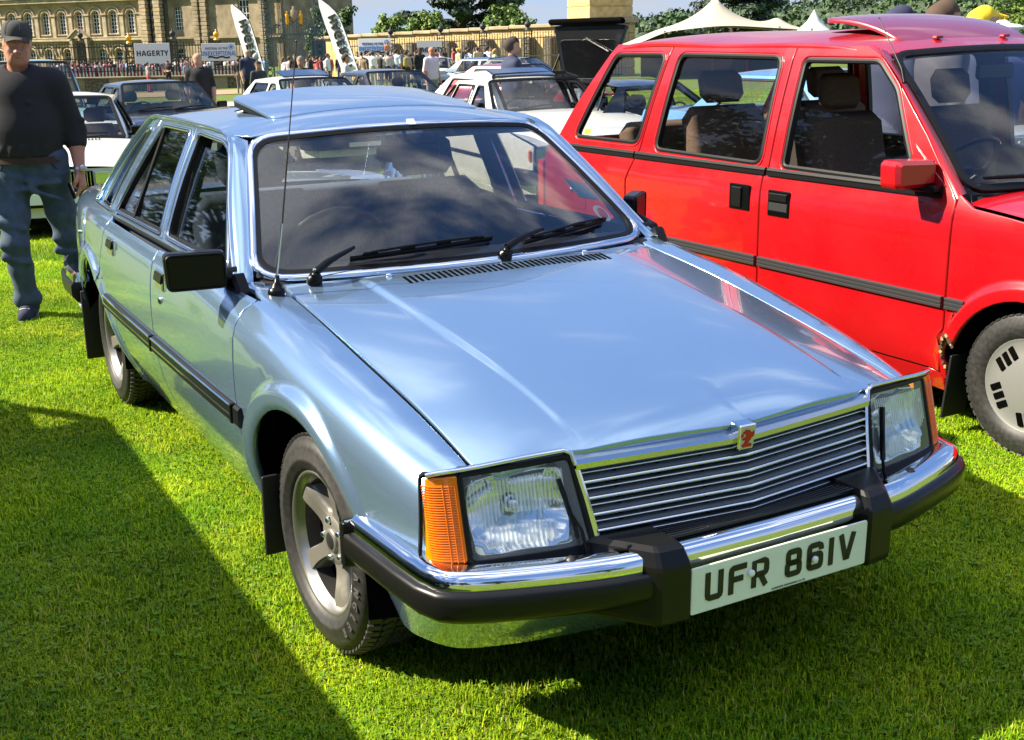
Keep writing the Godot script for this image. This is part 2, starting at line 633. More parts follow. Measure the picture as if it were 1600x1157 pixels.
	M.iron_blue = mat(Color(0.30, 0.38, 0.40), 0.6)
	M.iron_sheet = mat(Color(0.28, 0.38, 0.44), 0.6)
	M.gold = mat(Color(0.90, 0.66, 0.15), 0.35, 0.6)
	M.board_white = mat(Color(0.82, 0.84, 0.86), 0.6)
	M.board_grey = mat(Color(0.66, 0.68, 0.70), 0.6)
	M.ink_black = mat(Color(0.04, 0.04, 0.05), 0.6)
	M.ink_steel = mat(Color(0.25, 0.33, 0.48), 0.6)
	M.ink_sky = mat(Color(0.20, 0.45, 0.72), 0.6)
	M.flag_cloth = mat(Color(0.90, 0.90, 0.92), 0.8)
	M.flag_cloth.backlight_enabled = true
	M.flag_cloth.backlight = Color(0.4, 0.4, 0.4)
	M.canvas_cloth = mat(Color(0.66, 0.63, 0.56), 0.85)
	M.tent_back = mat(Color(0.30, 0.30, 0.26), 0.9)
	M.wood = mat(Color(0.42, 0.35, 0.27), 0.8)
	M.bark = grainy(Color(0.20, 0.15, 0.11), 0.95, 0.05, 0.3, 1.0)
	M.leaf = mat(Color.WHITE, 0.65)
	M.leaf.vertex_color_use_as_albedo = true
	M.leaf.backlight_enabled = true
	M.leaf.backlight = Color(0.25, 0.32, 0.08)
	M.barrier_red = mat(Color(0.55, 0.08, 0.10), 0.7)
	var se := SystemFont.new()
	se.font_names = PackedStringArray(["Droid Serif"])
	se.font_weight = 700
	M.font_serif = se
	var sf := SystemFont.new()
	sf.font_names = PackedStringArray(["Droid Sans"])
	M.font = sf
	var sb := SystemFont.new()
	sb.font_names = PackedStringArray(["Droid Sans"])
	sb.font_weight = 700
	M.font_bold = sb

func build_sky(env: Environment) -> void:
	var w := 1280
	var h := 640
	var im := Image.create(w, h, false, Image.FORMAT_RGBF)
	var f := FastNoiseLite.new()
	f.seed = 5
	f.frequency = 1.0
	f.fractal_octaves = 6
	f.fractal_gain = 0.55
	var f2 := FastNoiseLite.new()
	f2.seed = 11
	f2.frequency = 0.6
	f2.fractal_octaves = 5
	for y in h:
		var el := PI * (0.5 - (y + 0.5) / h)
		for x in w:
			if el < -0.06:
				im.set_pixel(x, y, Color(0.10, 0.13, 0.05))
				continue
			var az := TAU * (x + 0.5) / w
			var d := Vector3(sin(az) * cos(el), sin(el), -cos(az) * cos(el))
			var up := maxf(d.y, 0.0)
			var c := Color(0.36, 0.55, 0.92).lerp(Color(0.12, 0.265, 0.66), 1.0 - pow(1.0 - up, 2.6))
			c = c.lerp(Color(0.50, 0.61, 0.74), exp(-up * 9.0) * 0.8)
			# thin layers of broken cloud on a plane overhead
			var p := Vector2(d.x, d.z) / (up + 0.10)
			var n := f.get_noise_3d(p.x * 1.9, p.y * 3.4, 3.0) * 0.75 + f2.get_noise_3d(p.x * 1.3, p.y * 1.5, 7.0) * 0.55 + 0.14 - 0.22 * smoothstep(0.5, 1.3, p.length())
			var a := smoothstep(-0.02, 0.42, n) * 0.85
			var q := f.get_noise_3d(d.x * 2.2 + 9.0, d.y * 7.0, d.z * 2.2)
			var low := smoothstep(0.0, 0.35, q + 0.22) * smoothstep(0.0, 0.03, up) * smoothstep(0.30, 0.06, up)
			a = maxf(a * smoothstep(0.03, 0.2, up), low * 0.8)
			var lit := 0.82 + 0.35 * smoothstep(0.1, 0.7, n)
			c = c.lerp(Color(0.95, 0.97, 1.02) * lit * (0.72 + 1.0 * smoothstep(0.1, 0.8, up)), a)
			im.set_pixel(x, y, c)
	var ps := PanoramaSkyMaterial.new()
	ps.panorama = ImageTexture.create_from_image(im)
	var sky := Sky.new()
	sky.sky_material = ps
	env.sky = sky

func ground_y(x: float, z: float) -> float:
	# the lawn falls away gently behind the two cars and to the far left
	var dx := x + 1.74
	var dz := z - 2.83
	var dep := 0.486 * dx - 0.874 * dz
	var lat := 0.874 * dx + 0.486 * dz
	var y := -0.34 * smoothstep(6.0, 14.0, dep)
	y -= 0.75 * smoothstep(22.0, 75.0, dep) * smoothstep(12.0, -26.0, lat)
	y -= 0.12 * smoothstep(22.0, 75.0, dep)
	return y

func view_point(lat: float, dep: float, up := 0.0) -> Vector3:
	var p := Vector3(-1.7426 + 0.874 * lat + 0.486 * dep, 0, 2.8254 + 0.486 * lat - 0.874 * dep)
	p.y = ground_y(p.x, p.z) + up
	return p

func _ready() -> void:
	rng.seed = 20
	var cam := Camera3D.new()
	cam.name = "camera"
	cam.position = Vector3(-1.74256, 1.59417, 2.82545)
	cam.rotation = Vector3(-0.272276, -0.507781, -0.018497)
	cam.fov = 34.51
	cam.far = 2000.0
	cam.near = 0.05
	add_child(cam)
	var env := Environment.new()
	env.background_mode = Environment.BG_SKY
	build_sky(env)
	env.tonemap_mode = Environment.TONE_MAPPER_LINEAR
	env.tonemap_exposure = 2.85
	env.background_energy_multiplier = 0.405
	env.sdfgi_enabled = true
	env.ssao_enabled = true
	env.ssil_enabled = true
	var we := WorldEnvironment.new()
	we.name = "world_environment"
	we.environment = env
	add_child(we)
	var sun := DirectionalLight3D.new()
	sun.name = "sun"
	sun.light_energy = 1.6
	sun.light_color = Color(1.0, 0.955, 0.87)
	sun.light_angular_distance = 0.5
	sun.shadow_enabled = true
	add_child(sun)
	var to_sun := Vector3(-0.6859, 0.6198, -0.3814)
	sun.look_at_from_position(to_sun * 50.0, Vector3.ZERO)
	build_materials()
	build_ground()
	build_scenery()
	build_hero()
	build_van()
	build_cars()
	build_people()
# ---------------------------------------------------------------- the silver blue saloon; z forward, x to its left, wheels on y = 0
const SHZ := [-3.66, -3.5, -2.9, -2.3, -1.5, -0.9, -0.5, -0.2, 0.1, 0.4, 0.62, 0.72]
const SHY := [0.895, 0.91, 0.93, 0.93, 0.928, 0.925, 0.898, 0.862, 0.812, 0.757, 0.707, 0.68]
const PFY := [0.10, 0.17, 0.24, 0.32, 0.40, 0.48, 0.57, 0.66, 0.75, 0.80, 0.92]
const PFX := [0.64, 0.70, 0.742, 0.785, 0.815, 0.834, 0.844, 0.846, 0.842, 0.836, 0.80]
const TPZ := [-3.7, -3.5, -3.2, -2.7, -2.2, -1.2, -0.45, 0.0, 0.3, 0.5, 0.62, 0.72]
const TPX := [0.16, 0.115, 0.06, 0.020, 0.004, 0.0, 0.004, 0.020, 0.042, 0.064, 0.084, 0.11]
const WR := -2.668

func h_yr(z: float) -> float: return tab(z, SHZ, SHY)

func h_flare(z: float, y: float) -> float:
	var o := 0.0
	for c in [0.01, WR]:
		var r := Vector2(z - c, (y - 0.29) * 1.0).length()
		if r < 0.50:
			o = maxf(o, 0.020 * (1.0 - 0.4 * smoothstep(0.2, 0.4, z - c)) * smoothstep(0.464, 0.432, r) - 0.016 * smoothstep(0.408, 0.382, r))
	return o

func h_side(z: float, s: float) -> Vector3:
	var yr := h_yr(z)
	var ya := yr - 0.12
	var x := 0.0
	var y := s
	if s <= ya:
		x = tab(s, PFY, PFX)
	else:
		var t := (s - ya) / 0.12
		if t <= PI / 2:
			y = ya + 0.12 * sin(t)
			x = tab(ya, PFY, PFX) - 0.118 * (1.0 - cos(t))
		else:
			var d := s - ya - 0.12 * PI / 2
			x = tab(ya, PFY, PFX) - 0.118 - d
			y = yr - 0.08 * d
	x -= tab(z, TPZ, TPX)
	if y < 0.86: x += h_flare(z, y)
	return Vector3(x, y, z)

func h_sside(z: float, y: float) -> float:  # the s of a height
	var ya := h_yr(z) - 0.12
	return y if y <= ya else ya + 0.12 * asin(clampf((y - ya) / 0.12, 0.0, 1.0))

func h_stop(z: float, x: float) -> float:  # the s at which the top reaches a half width
	var ya := h_yr(z) - 0.12
	return ya + 0.12 * PI / 2 + (tab(ya, PFY, PFX) - 0.118 - tab(z, TPZ, TPX) - x)

func h_shut(z: float) -> float: return 0.652 - 0.012 * smoothstep(-0.2, 0.6, z)

func h_glass_x(z: float, y: float) -> float:
	var t := (y - 0.90) / 0.40
	return 0.754 - 0.175 * t + 0.010 * sin(PI * clampf(t, 0, 1)) - 0.02 * smoothstep(-2.3, -2.85, z) - 0.004 * smoothstep(-1.0, -0.5, z)

func h_green(z: float, y: float) -> Vector3:
	var q := z - 0.108 + 0.027 * clampf((y - 0.9) / 0.4, 0, 1)
	return Vector3(h_glass_x(q, y), y, q)

func h_roof(x: float, z: float) -> Vector3:
	var yc := tab(z, [-2.44, -2.2, -1.7, -1.4, -1.2, -1.05, -0.96], [1.315, 1.345, 1.372, 1.371, 1.358, 1.333, 1.308])
	var ye := tab(z, [-2.44, -2.24, -1.95, -1.4, -1.2, -1.05, -0.96], [1.24, 1.297, 1.306, 1.302, 1.292, 1.277, 1.262])
	return Vector3(x, yc - (yc - ye) * pow(absf(x) / 0.585, 2.4), z)

func h_ws(u: float, w: float) -> Vector3:
	# windscreen: u -1..1 across, w 0..1 up
	var a := Vector3(0.70 * u, 0.925 - 0.007 * u * u, -0.465 - 0.14 * u * u)
	var b := Vector3(0.54 * u, 1.306 - 0.026 * u * u, -0.985 - 0.095 * u * u)
	return a.lerp(b, w) + Vector3(0, 0.68, 0.55) * 0.02 * sin(PI * w) * (1.0 - 0.5 * u * u)

const HCZ := [-0.48, -0.3, 0.0, 0.3, 0.5, 0.65, 0.74, 0.80, 0.84]
const HCY := [0.917, 0.905, 0.880, 0.846, 0.815, 0.783, 0.755, 0.722, 0.690]

func h_ridge(z: float) -> float: return 0.43 - 0.03 * smoothstep(-0.3, 0.7, z)

func h_hood(x: float, z: float) -> Vector3:
	var yc := tab(z, HCZ, HCY)
	var ze := z - 0.035
	var xs := h_shut(ze)
	var ye := h_yr(ze) - 0.08 * 0.06 - 0.002
	var a := clampf(absf(x) / xs, 0, 1.1)
	var y := yc - (yc - ye) * (0.35 * a * a + 0.65 * pow(a, 3.4))
	var xr := h_ridge(z)
	var fade := smoothstep(0.77, 0.62, z) * smoothstep(-0.50, -0.36, z) * (1.0 - 0.75 * smoothstep(-0.2, 0.65, z))
	y += 0.011 * smoothstep(xr + 0.018, xr - 0.006, absf(x)) * fade
	y -= 0.008 * smoothstep(0.25, 0.8, z) * (1.0 - exp(-absf(x) / 0.09))
	return Vector3(x, y, z)

func h_front_z(x: float) -> float:  # plan of the grille and lamps
	return tab(absf(x), [0.0, 0.2, 0.41, 0.55, 0.68, 0.73, 0.757, 0.772, 0.779], [0.822, 0.800, 0.775, 0.754, 0.722, 0.702, 0.680, 0.645, 0.60])

func h_face(x: float, y: float) -> Vector3:  # the leaning front: top further back
	return Vector3(x, y, h_front_z(x) - (y - 0.60) * 0.27)

func h_bump_z(x: float) -> float:
	return tab(absf(x), [0.0, 0.2, 0.30, 0.42, 0.55, 0.70, 0.745, 0.782, 0.800], [0.926, 0.922, 0.918, 0.904, 0.868, 0.814, 0.790, 0.755, 0.70])

func mirrored(m: MB, s: int) -> MB: return m if s > 0 else m.mirror()

func pts(a: Array) -> Array:
	var o := []
	for i in range(0, a.size(), 3): o.append(Vector3(a[i], a[i + 1], a[i + 2]))
	return o

func alloy_wheel(root: Node, at: Vector3, turn: float, spin: float) -> void:
	# wheel axis along x; outer face towards -x before turning
	var T := Transform3D(Basis(Vector3.UP, turn), at)
	var ax := Basis(Vector3(0, 0, 1), PI / 2) * Basis(Vector3.UP, 0.0)   # y axis -> -x
	var t := MB.new()
	var R := 0.305
	var pr := [Vector2(0.196, -0.10), Vector2(0.225, -0.115), Vector2(0.262, -0.108), Vector2(0.286, -0.094), Vector2(0.299, -0.078), Vector2(0.3015, -0.04), Vector2(0.3018, 0.0), Vector2(0.3015, 0.055), Vector2(0.299, 0.078), Vector2(0.290, 0.092), Vector2(0.284, 0.0965), Vector2(0.284, 0.0985), Vector2(0.262, 0.108), Vector2(0.235, 0.112), Vector2(0.233, 0.1135), Vector2(0.226, 0.1135), Vector2(0.224, 0.112), Vector2(0.208, 0.106), Vector2(0.199, 0.098), Vector2(0.192, 0.085)]
	t.lathe(pr, 72, Transform3D(ax, Vector3.ZERO))
	for i in 72:   # tread and shoulder blocks
		var b := Basis(Vector3(1, 0, 0), TAU * i / 72.0)
		for k in 5:
			var xo: float = [0.078, 0.04, 0.0, -0.04, -0.072][k]
			var bb := b * Basis(Vector3(0, 1, 0), [0.12, 0.35, -0.3, 0.3, -0.1][k])
			t.box(b * Vector3(-xo, R - 0.002 - (0.0035 if k in [0, 4] else 0.0), 0.003 * k), Vector3(0.034 if k in [0, 4] else 0.032, 0.011, 0.0195), 0.002, bb * (Basis(Vector3(0, 0, 1), 0.32) if k == 0 else Basis.IDENTITY))
	t.xf(Transform3D(Basis(Vector3(1, 0, 0), spin), Vector3.ZERO))
	var w := Node3D.new()
	w.name = "wheel"
	var nn := 0
	while root.has_node(NodePath(w.name)):
		nn += 1
		w.name = "wheel_%03d" % nn
	root.add_child(w)
	w.transform = T
	part("tyre", t.mesh(), M.rubber, w)
	var r := MB.new()
	r.lathe([Vector2(0.199, 0.082), Vector2(0.200, 0.096), Vector2(0.195, 0.099), Vector2(0.190, 0.097), Vector2(0.184, 0.090), Vector2(0.178, 0.080), Vector2(0.178, 0.080), Vector2(0.172, 0.07), Vector2(0.172, 0.07)], 60, Transform3D(ax, Vector3.ZERO))
	part("rim", r.mesh(), M.rim, w)
	var br := MB.new()
	br.lathe([Vector2(0.172, 0.07), Vector2(0.166, 0.02), Vector2(0.166, -0.08)], 48, Transform3D(ax, Vector3.ZERO))
	part("rim_barrel", br.mesh(), M.barrel, w)
	var dsk := MB.new()
	dsk.lathe([Vector2(0.0, 0.012), Vector2(0.13, 0.012), Vector2(0.168, 0.03)], 40, Transform3D(ax, Vector3.ZERO))
	part("brake_disc", dsk.mesh(), M.void, w)
	var plate := MB.new()   # the pressed back of the spokes
	var hub := MB.new()
	for k in 5:
		var a := TAU * k / 5.0 + spin
		var s := MB.new()
		# each spoke a tapered bar, flat on top, flaring where it meets the rim
		var f := func(u: float, q: float) -> Vector3:
			var rad := lerpf(0.045, 0.178, u)
			var wd := lerpf(0.030, 0.019, smoothstep(0.0, 0.35, u)) + 0.009 * smoothstep(0.55, 1.0, u)
			var e := (q - 0.5) * 2.0
			var top := 0.060 + 0.020 * smoothstep(0.15, 0.9, u)
			var dy := top - 0.055 * smoothstep(0.72, 1.0, absf(e))
			return Vector3(-dy, rad, wd * clampf(e / 0.72, -1, 1) + 0.012 * signf(e) * smoothstep(0.72, 1.0, absf(e)))
		s.grid(f, 8, 14, Vector3(0.3, 0.1, 0))
		s.xf(Transform3D(Basis(Vector3(1, 0, 0), a), Vector3.ZERO))
		part("spoke", s.mesh(), M.alloy, w)
		var nt := MB.new()
		nt.lathe([Vector2(0.0, 0.073), Vector2(0.006, 0.073), Vector2(0.009, 0.070), Vector2(0.009, 0.05)], 6, Transform3D(Basis(Vector3(1, 0, 0), a + PI / 5) * ax, Basis(Vector3(1, 0, 0), a + PI / 5) * Vector3(0, 0.056, 0)))
		part("wheel_nut", nt.mesh(), M.chrome, w)
	hub.lathe([Vector2(0.0, 0.072), Vector2(0.030, 0.072), Vector2(0.034, 0.068), Vector2(0.035, 0.064), Vector2(0.035, 0.064), Vector2(0.072, 0.060), Vector2(0.080, 0.045)], 30, Transform3D(ax, Vector3.ZERO))
	part("hub", hub.mesh(), M.alloy, w)
	var cap := MB.new()
	cap.lathe([Vector2(0.0, 0.0742), Vector2(0.022, 0.0738), Vector2(0.024, 0.0722)], 24, Transform3D(ax, Vector3.ZERO))
	part("centre_cap", cap.mesh(), M.darkcap, w)
	# raised maker's name moulded round the lower wall of the tyre
	if spin < 0.5:
		var word := "WRANGLER"
		for i in word.length():
			var a := deg_to_rad(70.0 + 10.0 * i)
			var q := TextMesh.new()
			q.text = word[i]; q.font = M.font_bold; q.font_size = 32; q.pixel_size = 0.0011; q.depth = 0.003
			var e := part("letter", q, M.letter, w)
			var dir := Vector3(0, cos(a), sin(a))
			e.transform = Transform3D(Basis(Vector3(0, -sin(a), cos(a)), dir, Vector3(-1, 0, 0)), Vector3(-0.1115, 0, 0) + dir * 0.247)

func h_window(root: Node, s: int, outline: PackedVector2Array, m: Material, called := "window_glass", sink := 0.012) -> MeshInstance3D:
	var g := MB.new()
	g.panel(outline, func(a: float, b: float) -> Vector3: return h_green(a, b) - Vector3(sink, 0, 0), 0.09, Vector3(0, 1.0, -1.3), 0.001, 0.002)
	g.panel(outline, func(a: float, b: float) -> Vector3: return h_green(a, b) - Vector3(sink + 0.004, 0, 0), 0.09, Vector3(0, 1.0, -1.3), 0.001, 0.002)
	return part(called, mirrored(g, s).mesh(), m, root)

func h_trim(root: Node, called: String, path: Array, w: float, hgt: float, out, m: Material, s: int, closed := false) -> MeshInstance3D:
	# a rounded bright strip that stands hgt proud and is w wide
	var pr := PackedVector2Array([Vector2(-0.004, -w / 2), Vector2(hgt * 0.55, -w / 2), Vector2(hgt, -w * 0.22), Vector2(hgt, w * 0.22), Vector2(hgt * 0.55, w / 2), Vector2(-0.004, w / 2)])
	var b := MB.new()
	b.sweep(path, pr, out, true, closed)
	return part(called, mirrored(b, s).mesh(), m, root)

func green_path(p: PackedVector2Array, off := 0.0) -> Array:
	var o := []
	for q in p: o.append(h_green(q.x, q.y) + Vector3(off, 0, 0))
	return o

func side_path(zs: Array, y: float, off := 0.0) -> Array:
	var o := []
	for z in zs: o.append(h_side(z, y) + Vector3(off, 0, 0))
	return o

func span(a: float, b: float, n: int) -> Array:
	var o := []
	for i in n + 1: o.append(lerpf(a, b, float(i) / n))
	return o

func arch_rows(c: float) -> PackedVector2Array:
	var o := PackedVector2Array()
	for r in [0.396, 0.405, 0.416, 0.427, 0.434, 0.441, 0.448, 0.455, 0.462, 0.470]:
		for i in 40:
			var a := deg_to_rad(-2.0 + 184.0 * i / 39.0)
			o.append(Vector2(c + cos(a) * r, 0.29 + sin(a) * r))
	return o

func build_hero() -> void:
	var car := thing("saloon_car", "silver blue metallic four door saloon with chrome grille and raised sunroof", "car")
	var ref := Vector3(0, 0.55, -1.3)
	var fside := func(a: float, b: float) -> Vector3: return h_side(a, b)
	var fgreen := func(a: float, b: float) -> Vector3: return h_green(a, b)
	for s in [-1, 1]:
		# --- wing
		var o := PackedVector2Array()
		for z in span(-0.600, 0.655, 27): o.append(Vector2(z, h_stop(z, h_shut(z) + 0.005 + 0.012 * smoothstep(-0.42, -0.6, z))))
		o.append(Vector2(0.645, h_stop(0.645, 0.70)))
		o.append(Vector2(0.630, 0.688))
		for y in span(0.64, 0.50, 4): o.append(Vector2(0.628 + (0.69 - y) * 0.10, y))
		o.append(Vector2(0.655, 0.36))
		o.append(Vector2(0.45, 0.36))
		o.append(Vector2(0.395, 0.36))
		o.append_array(arc2(Vector2(0.01, 0.29), 0.385, 10, 180, 26))
		o.append(Vector2(-0.375, 0.20))
		o.append(Vector2(-0.433, 0.20))
		for y in span(0.30, 0.75, 6): o.append(Vector2(-0.433, y))
		o.append(Vector2(-0.433, h_sside(-0.433, 0.884) + 0.012)); o.append(Vector2(-0.52, h_sside(-0.52, 0.896) + 0.012)); o.append(Vector2(-0.600, h_sside(-0.600, 0.897) + 0.014))
		var w := MB.new()
		w.panel(o, fside, 0.042, ref, 0.0028, 0.015, [], Vector3.ZERO, arch_rows(0.01))
		part("wing", mirrored(w, s).mesh(), M.paint, car)
		# --- doors
		var dz := [[-0.441, -1.413], [-1.423, -2.27]]
		for k in 2:
			var p := PackedVector2Array()
			var a: float = dz[k][0]
			var b: float = dz[k][1]
			p.append(Vector2(a, 0.20))
			p.append(Vector2(a, h_sside(a, minf(0.893, h_yr(a) - 0.006))))
			if k == 0:
				p.append(Vector2(b, h_sside(b, 0.897)))
				p.append(Vector2(b, 0.20))
			else:
				p.append(Vector2(b, h_sside(b, 0.897)))
				p.append(Vector2(-2.30, 0.80)); p.append(Vector2(-2.365, 0.70)); p.append(Vector2(-2.415, 0.62))
				p.append_array(arc2(Vector2(WR, 0.29), 0.395, 50, 0, 9))
				p.append(Vector2(-2.262, 0.20))
			var d := MB.new()
			d.panel(p, fside, 0.05, ref, 0.0028, 0.015, [], Vector3.ZERO, arch_rows(WR) if k == 1 else PackedVector2Array())
			var door := part("front_door" if k == 0 else "rear_door", mirrored(d, s).mesh(), M.paint, car)
			# handle: a bright lid over a hollow
			var hz: float = [-1.27, -2.10][k]
			var hp := h_side(hz, 0.815)
			var hb := MB.new()
			hb.box(hp + Vector3(0.001, 0.0, 0), Vector3(0.012, 0.066, 0.118), 0.005, Basis(Vector3(0, 0, 1), 0.10))
			part("handle_surround", mirrored(hb, s).mesh(), M.chrome, door)
			var hl := MB.new()
			hl.box(hp + Vector3(0.008, 0.010, 0), Vector3(0.010, 0.034, 0.104), 0.004, Basis(Vector3(0, 0, 1), 0.25))
			part("handle", mirrored(hl, s).mesh(), M.blackgloss, door)
			var hc := MB.new()
			hc.box(hp + Vector3(0.009, -0.020, 0), Vector3(0.004, 0.020, 0.100), 0.001, Basis(Vector3(0, 0, 1), 0.1))
			part("handle_hollow", mirrored(hc, s).mesh(), M.chrome, door)
			if k == 0:
				var kl := MB.new()
				kl.lathe([Vector2(0, 0.010), Vector2(0.009, 0.010), Vector2(0.013, 0.006), Vector2(0.014, 0.0)], 14, Transform3D(Basis(Vector3(0, 0, 1), -PI / 2), h_side(-1.27, 0.745) - Vector3(0.002, 0, 0)))
				part("door_lock", mirrored(kl, s).mesh(), M.chrome, door)
			# rubbing strip with two bright lines
			var zs := span(a - 0.004, b + 0.004 if k == 0 else -2.292, 10)
			var st := MB.new()
			st.sweep(side_path(zs, 0.560), PackedVector2Array([Vector2(-0.004, -0.030), Vector2(0.010, -0.030), Vector2(0.016, -0.022), Vector2(0.016, 0.022), Vector2(0.010, 0.030), Vector2(-0.004, 0.030)]), Vector3(1, 0.05, 0), false)
			part("rubbing_strip", mirrored(st, s).mesh(), M.blackplastic, door)
			for yy in [0.583, 0.553]:
				var l := MB.new()
				l.sweep(side_path(zs, yy, 0.0155), PackedVector2Array([Vector2(-0.002, -0.0035), Vector2(0.003, -0.002), Vector2(0.003, 0.002), Vector2(-0.002, 0.0035)]), Vector3(1, 0.05, 0))
				part("bright_line", mirrored(l, s).mesh(), M.chrome, door)
			var cap := MB.new()
			cap.box(h_side(zs[0] - 0.006, 0.560) + Vector3(0.006, 0, 0), Vector3(0.026, 0.062, 0.016), 0.004)
			part("strip_end", mirrored(cap, s).mesh(), M.blackplastic, door)
		# strip on the wing between door and arch
		var wz := [-0.43, -0.41, -0.385]
		var ws := MB.new()
		ws.sweep(side_path(wz, 0.560), PackedVector2Array([Vector2(-0.02, -0.030), Vector2(0.010, -0.030), Vector2(0.016, -0.022), Vector2(0.016, 0.022), Vector2(0.010, 0.030), Vector2(-0.02, 0.030)]), Vector3(1, 0.05, 0))
		part("rubbing_strip", mirrored(ws, s).mesh(), M.blackplastic, car)
		# --- rear quarter
		var q := PackedVector2Array()
		q.append(Vector2(-2.283, h_sside(-2.283, 0.90)))
		for z in span(-2.5, -3.56, 8): q.append(Vector2(z, h_stop(z, 0.58)))
		q.append(Vector2(-3.60, 0.75)); q.append(Vector2(-3.58, 0.42)); q.append(Vector2(-3.35, 0.30)); q.append(Vector2(-3.05, 0.30))
		q.append_array(arc2(Vector2(WR, 0.29), 0.385, 178, 52, 20))
		q.append(Vector2(-2.425, 0.62)); q.append(Vector2(-2.375, 0.70)); q.append(Vector2(-2.31, 0.80))
		var qm := MB.new()
		qm.panel(q, fside, 0.055, ref, 0.004, 0.015, [], Vector3.ZERO, arch_rows(WR))
		var quarter := part("rear_quarter", mirrored(qm, s).mesh(), M.paint, car)
		if s < 0:
			var fl := MB.new()
			fl.panel(arc2(Vector2(-2.86, 0.77), 0.085, 0, 345, 23), func(a: float, b: float) -> Vector3: return h_side(a, b) + Vector3(0.003, 0, 0), 0.04, ref, 0.003, 0.006)
			var flap := part("fuel_flap", mirrored(fl, s).mesh(), M.paint, quarter)
			var fk := MB.new()
			fk.lathe([Vector2(0, 0.012), Vector2(0.010, 0.011), Vector2(0.012, 0.0)], 12, Transform3D(Basis(Vector3(0, 0, 1), -PI / 2), h_side(-2.92, 0.765) + Vector3(0.002, 0, 0)))
			part("flap_lock", mirrored(fk, s).mesh(), M.chrome, quarter)
		# sill
		var sl := MB.new()
		sl.panel(poly([-0.38, 0.125, -0.38, 0.192, -2.26, 0.192, -2.26, 0.125]), func(a: float, b: float) -> Vector3: return h_side(a, b) - Vector3(0.012, 0, 0), 0.1, ref)
		part("sill", mirrored(sl, s).mesh(), M.paint, car)
		# dark rubber at the bottom of the shut gaps
		for gp0 in [[-0.437, 0.21, 0.885], [-1.418, 0.21, 0.892], [-2.277, 0.60, 0.885]]:
			var sp := []
			for y in span(gp0[1], gp0[2], 14):
				var zz: float = gp0[0]
				if gp0[0] < -2.0: zz = tab(y, [0.60, 0.62, 0.70, 0.80, 0.89], [-2.42, -2.42, -2.370, -2.305, -2.277])
				sp.append(h_side(zz, h_sside(zz, y)) - Vector3(0.010, 0.0, 0))
			var sm0 := MB.new()
			sm0.sweep(sp, PackedVector2Array([Vector2(-0.004, -0.014), Vector2(0.003, -0.014), Vector2(0.003, 0.014), Vector2(-0.004, 0.014)]), Vector3(1, 0.2, 0))
			part("shut_seal", mirrored(sm0, s).mesh(), M.void, car)
		var bs := []
		for z in span(-0.42, 0.64, 20): bs.append(h_side(z, h_stop(z, h_shut(z))) - Vector3(0, 0.013, 0))
		var bsm := MB.new()
		bsm.sweep(bs, PackedVector2Array([Vector2(-0.004, -0.016), Vector2(0.003, -0.016), Vector2(0.003, 0.016), Vector2(-0.004, 0.016)]), Vector3(0, 1, 0))
		part("shut_seal", mirrored(bsm, s).mesh(), M.void, car)
		# --- greenhouse: frames round the openings
		var fo := poly([-0.50, 0.905, -0.645, 1.0, -0.80, 1.122, -0.93, 1.222, -1.005, 1.268, -1.07, 1.291, -1.16, 1.303, -1.50, 1.309, -1.455, 0.905])
		var fh := rounded(poly([-0.635, 0.922, -0.745, 1.028, -0.86, 1.128, -0.95, 1.198, -1.03, 1.252, -1.12, 1.272, -1.445, 1.283, -1.398, 0.922]), 0.035)
		var a1 := MB.new()
		a1.panel(fo, fgreen, 0.06, ref, 0.003, 0.004, [fh])
		var ff := part("front_door_frame", mirrored(a1, s).mesh(), M.paint, car)
		h_trim(ff, "bright_surround", green_path(densify(fh, 0.05)), 0.017, 0.007, Vector3(1, 0.42, 0), M.chrome, s, true)
		var gl := rounded(poly([-0.63, 0.905, -0.745, 1.03, -0.86, 1.13, -0.945, 1.185, -1.02, 1.212, -1.12, 1.226, -1.42, 1.240, -1.395, 0.905]), 0.03)
		h_window(ff, s, gl, M.glass, "window_glass", 0.02)
		var ro := poly([-1.463, 0.905, -1.508, 1.309, -1.95, 1.311, -2.03, 1.306, -2.325, 0.905])
		var rh := rounded(poly([-1.495, 0.922, -1.555, 1.283, -1.955, 1.283, -2.245, 0.922]), 0.02)
		var a2 := MB.new()
		a2.panel(ro, fgreen, 0.06, ref, 0.003, 0.02, [rh])
		var rf := part("rear_door_frame", mirrored(a2, s).mesh(), M.paint, car)
		h_trim(rf, "bright_surround", green_path(densify(rh, 0.05)), 0.017, 0.007, Vector3(1, 0.42, 0), M.chrome, s, true)
		h_window(rf, s, rh, M.glass, "window_glass", 0.014)
		var dv := MB.new()
		dv.sweep(green_path(poly([-1.955, 0.915, -1.955, 1.285])), PackedVector2Array([Vector2(-0.012, -0.014), Vector2(0.0, -0.014), Vector2(0.0, 0.014), Vector2(-0.012, 0.014)]), Vector3(1, 0.42, 0))
		part("window_divider", mirrored(dv, s).mesh(), M.blackplastic, rf)
		# dark rubber behind the bright surrounds
		for hh in [[fh, ff], [rh, rf]]:
			var sb := MB.new()
			sb.sweep(green_path(densify(hh[0], 0.06), -0.010), PackedVector2Array([Vector2(-0.012, -0.013), Vector2(0.005, -0.013), Vector2(0.005, 0.013), Vector2(-0.012, 0.013)]), Vector3(1, 0.42, 0), false, true)
			part("window_seal", mirrored(sb, s).mesh(), M.blackplastic, hh[1])
		var co := poly([-2.040, 1.303, -2.185, 1.300, -2.30, 1.225, -2.80, 0.93, -2.335, 0.905])
		var ch := rounded(poly([-2.125, 1.262, -2.185, 1.255, -2.29, 1.178, -2.575, 0.925, -2.372, 0.922]), 0.015)
		var a3 := MB.new()
		a3.panel(co, fgreen, 0.06, ref, 0.003, 0.02, [ch])
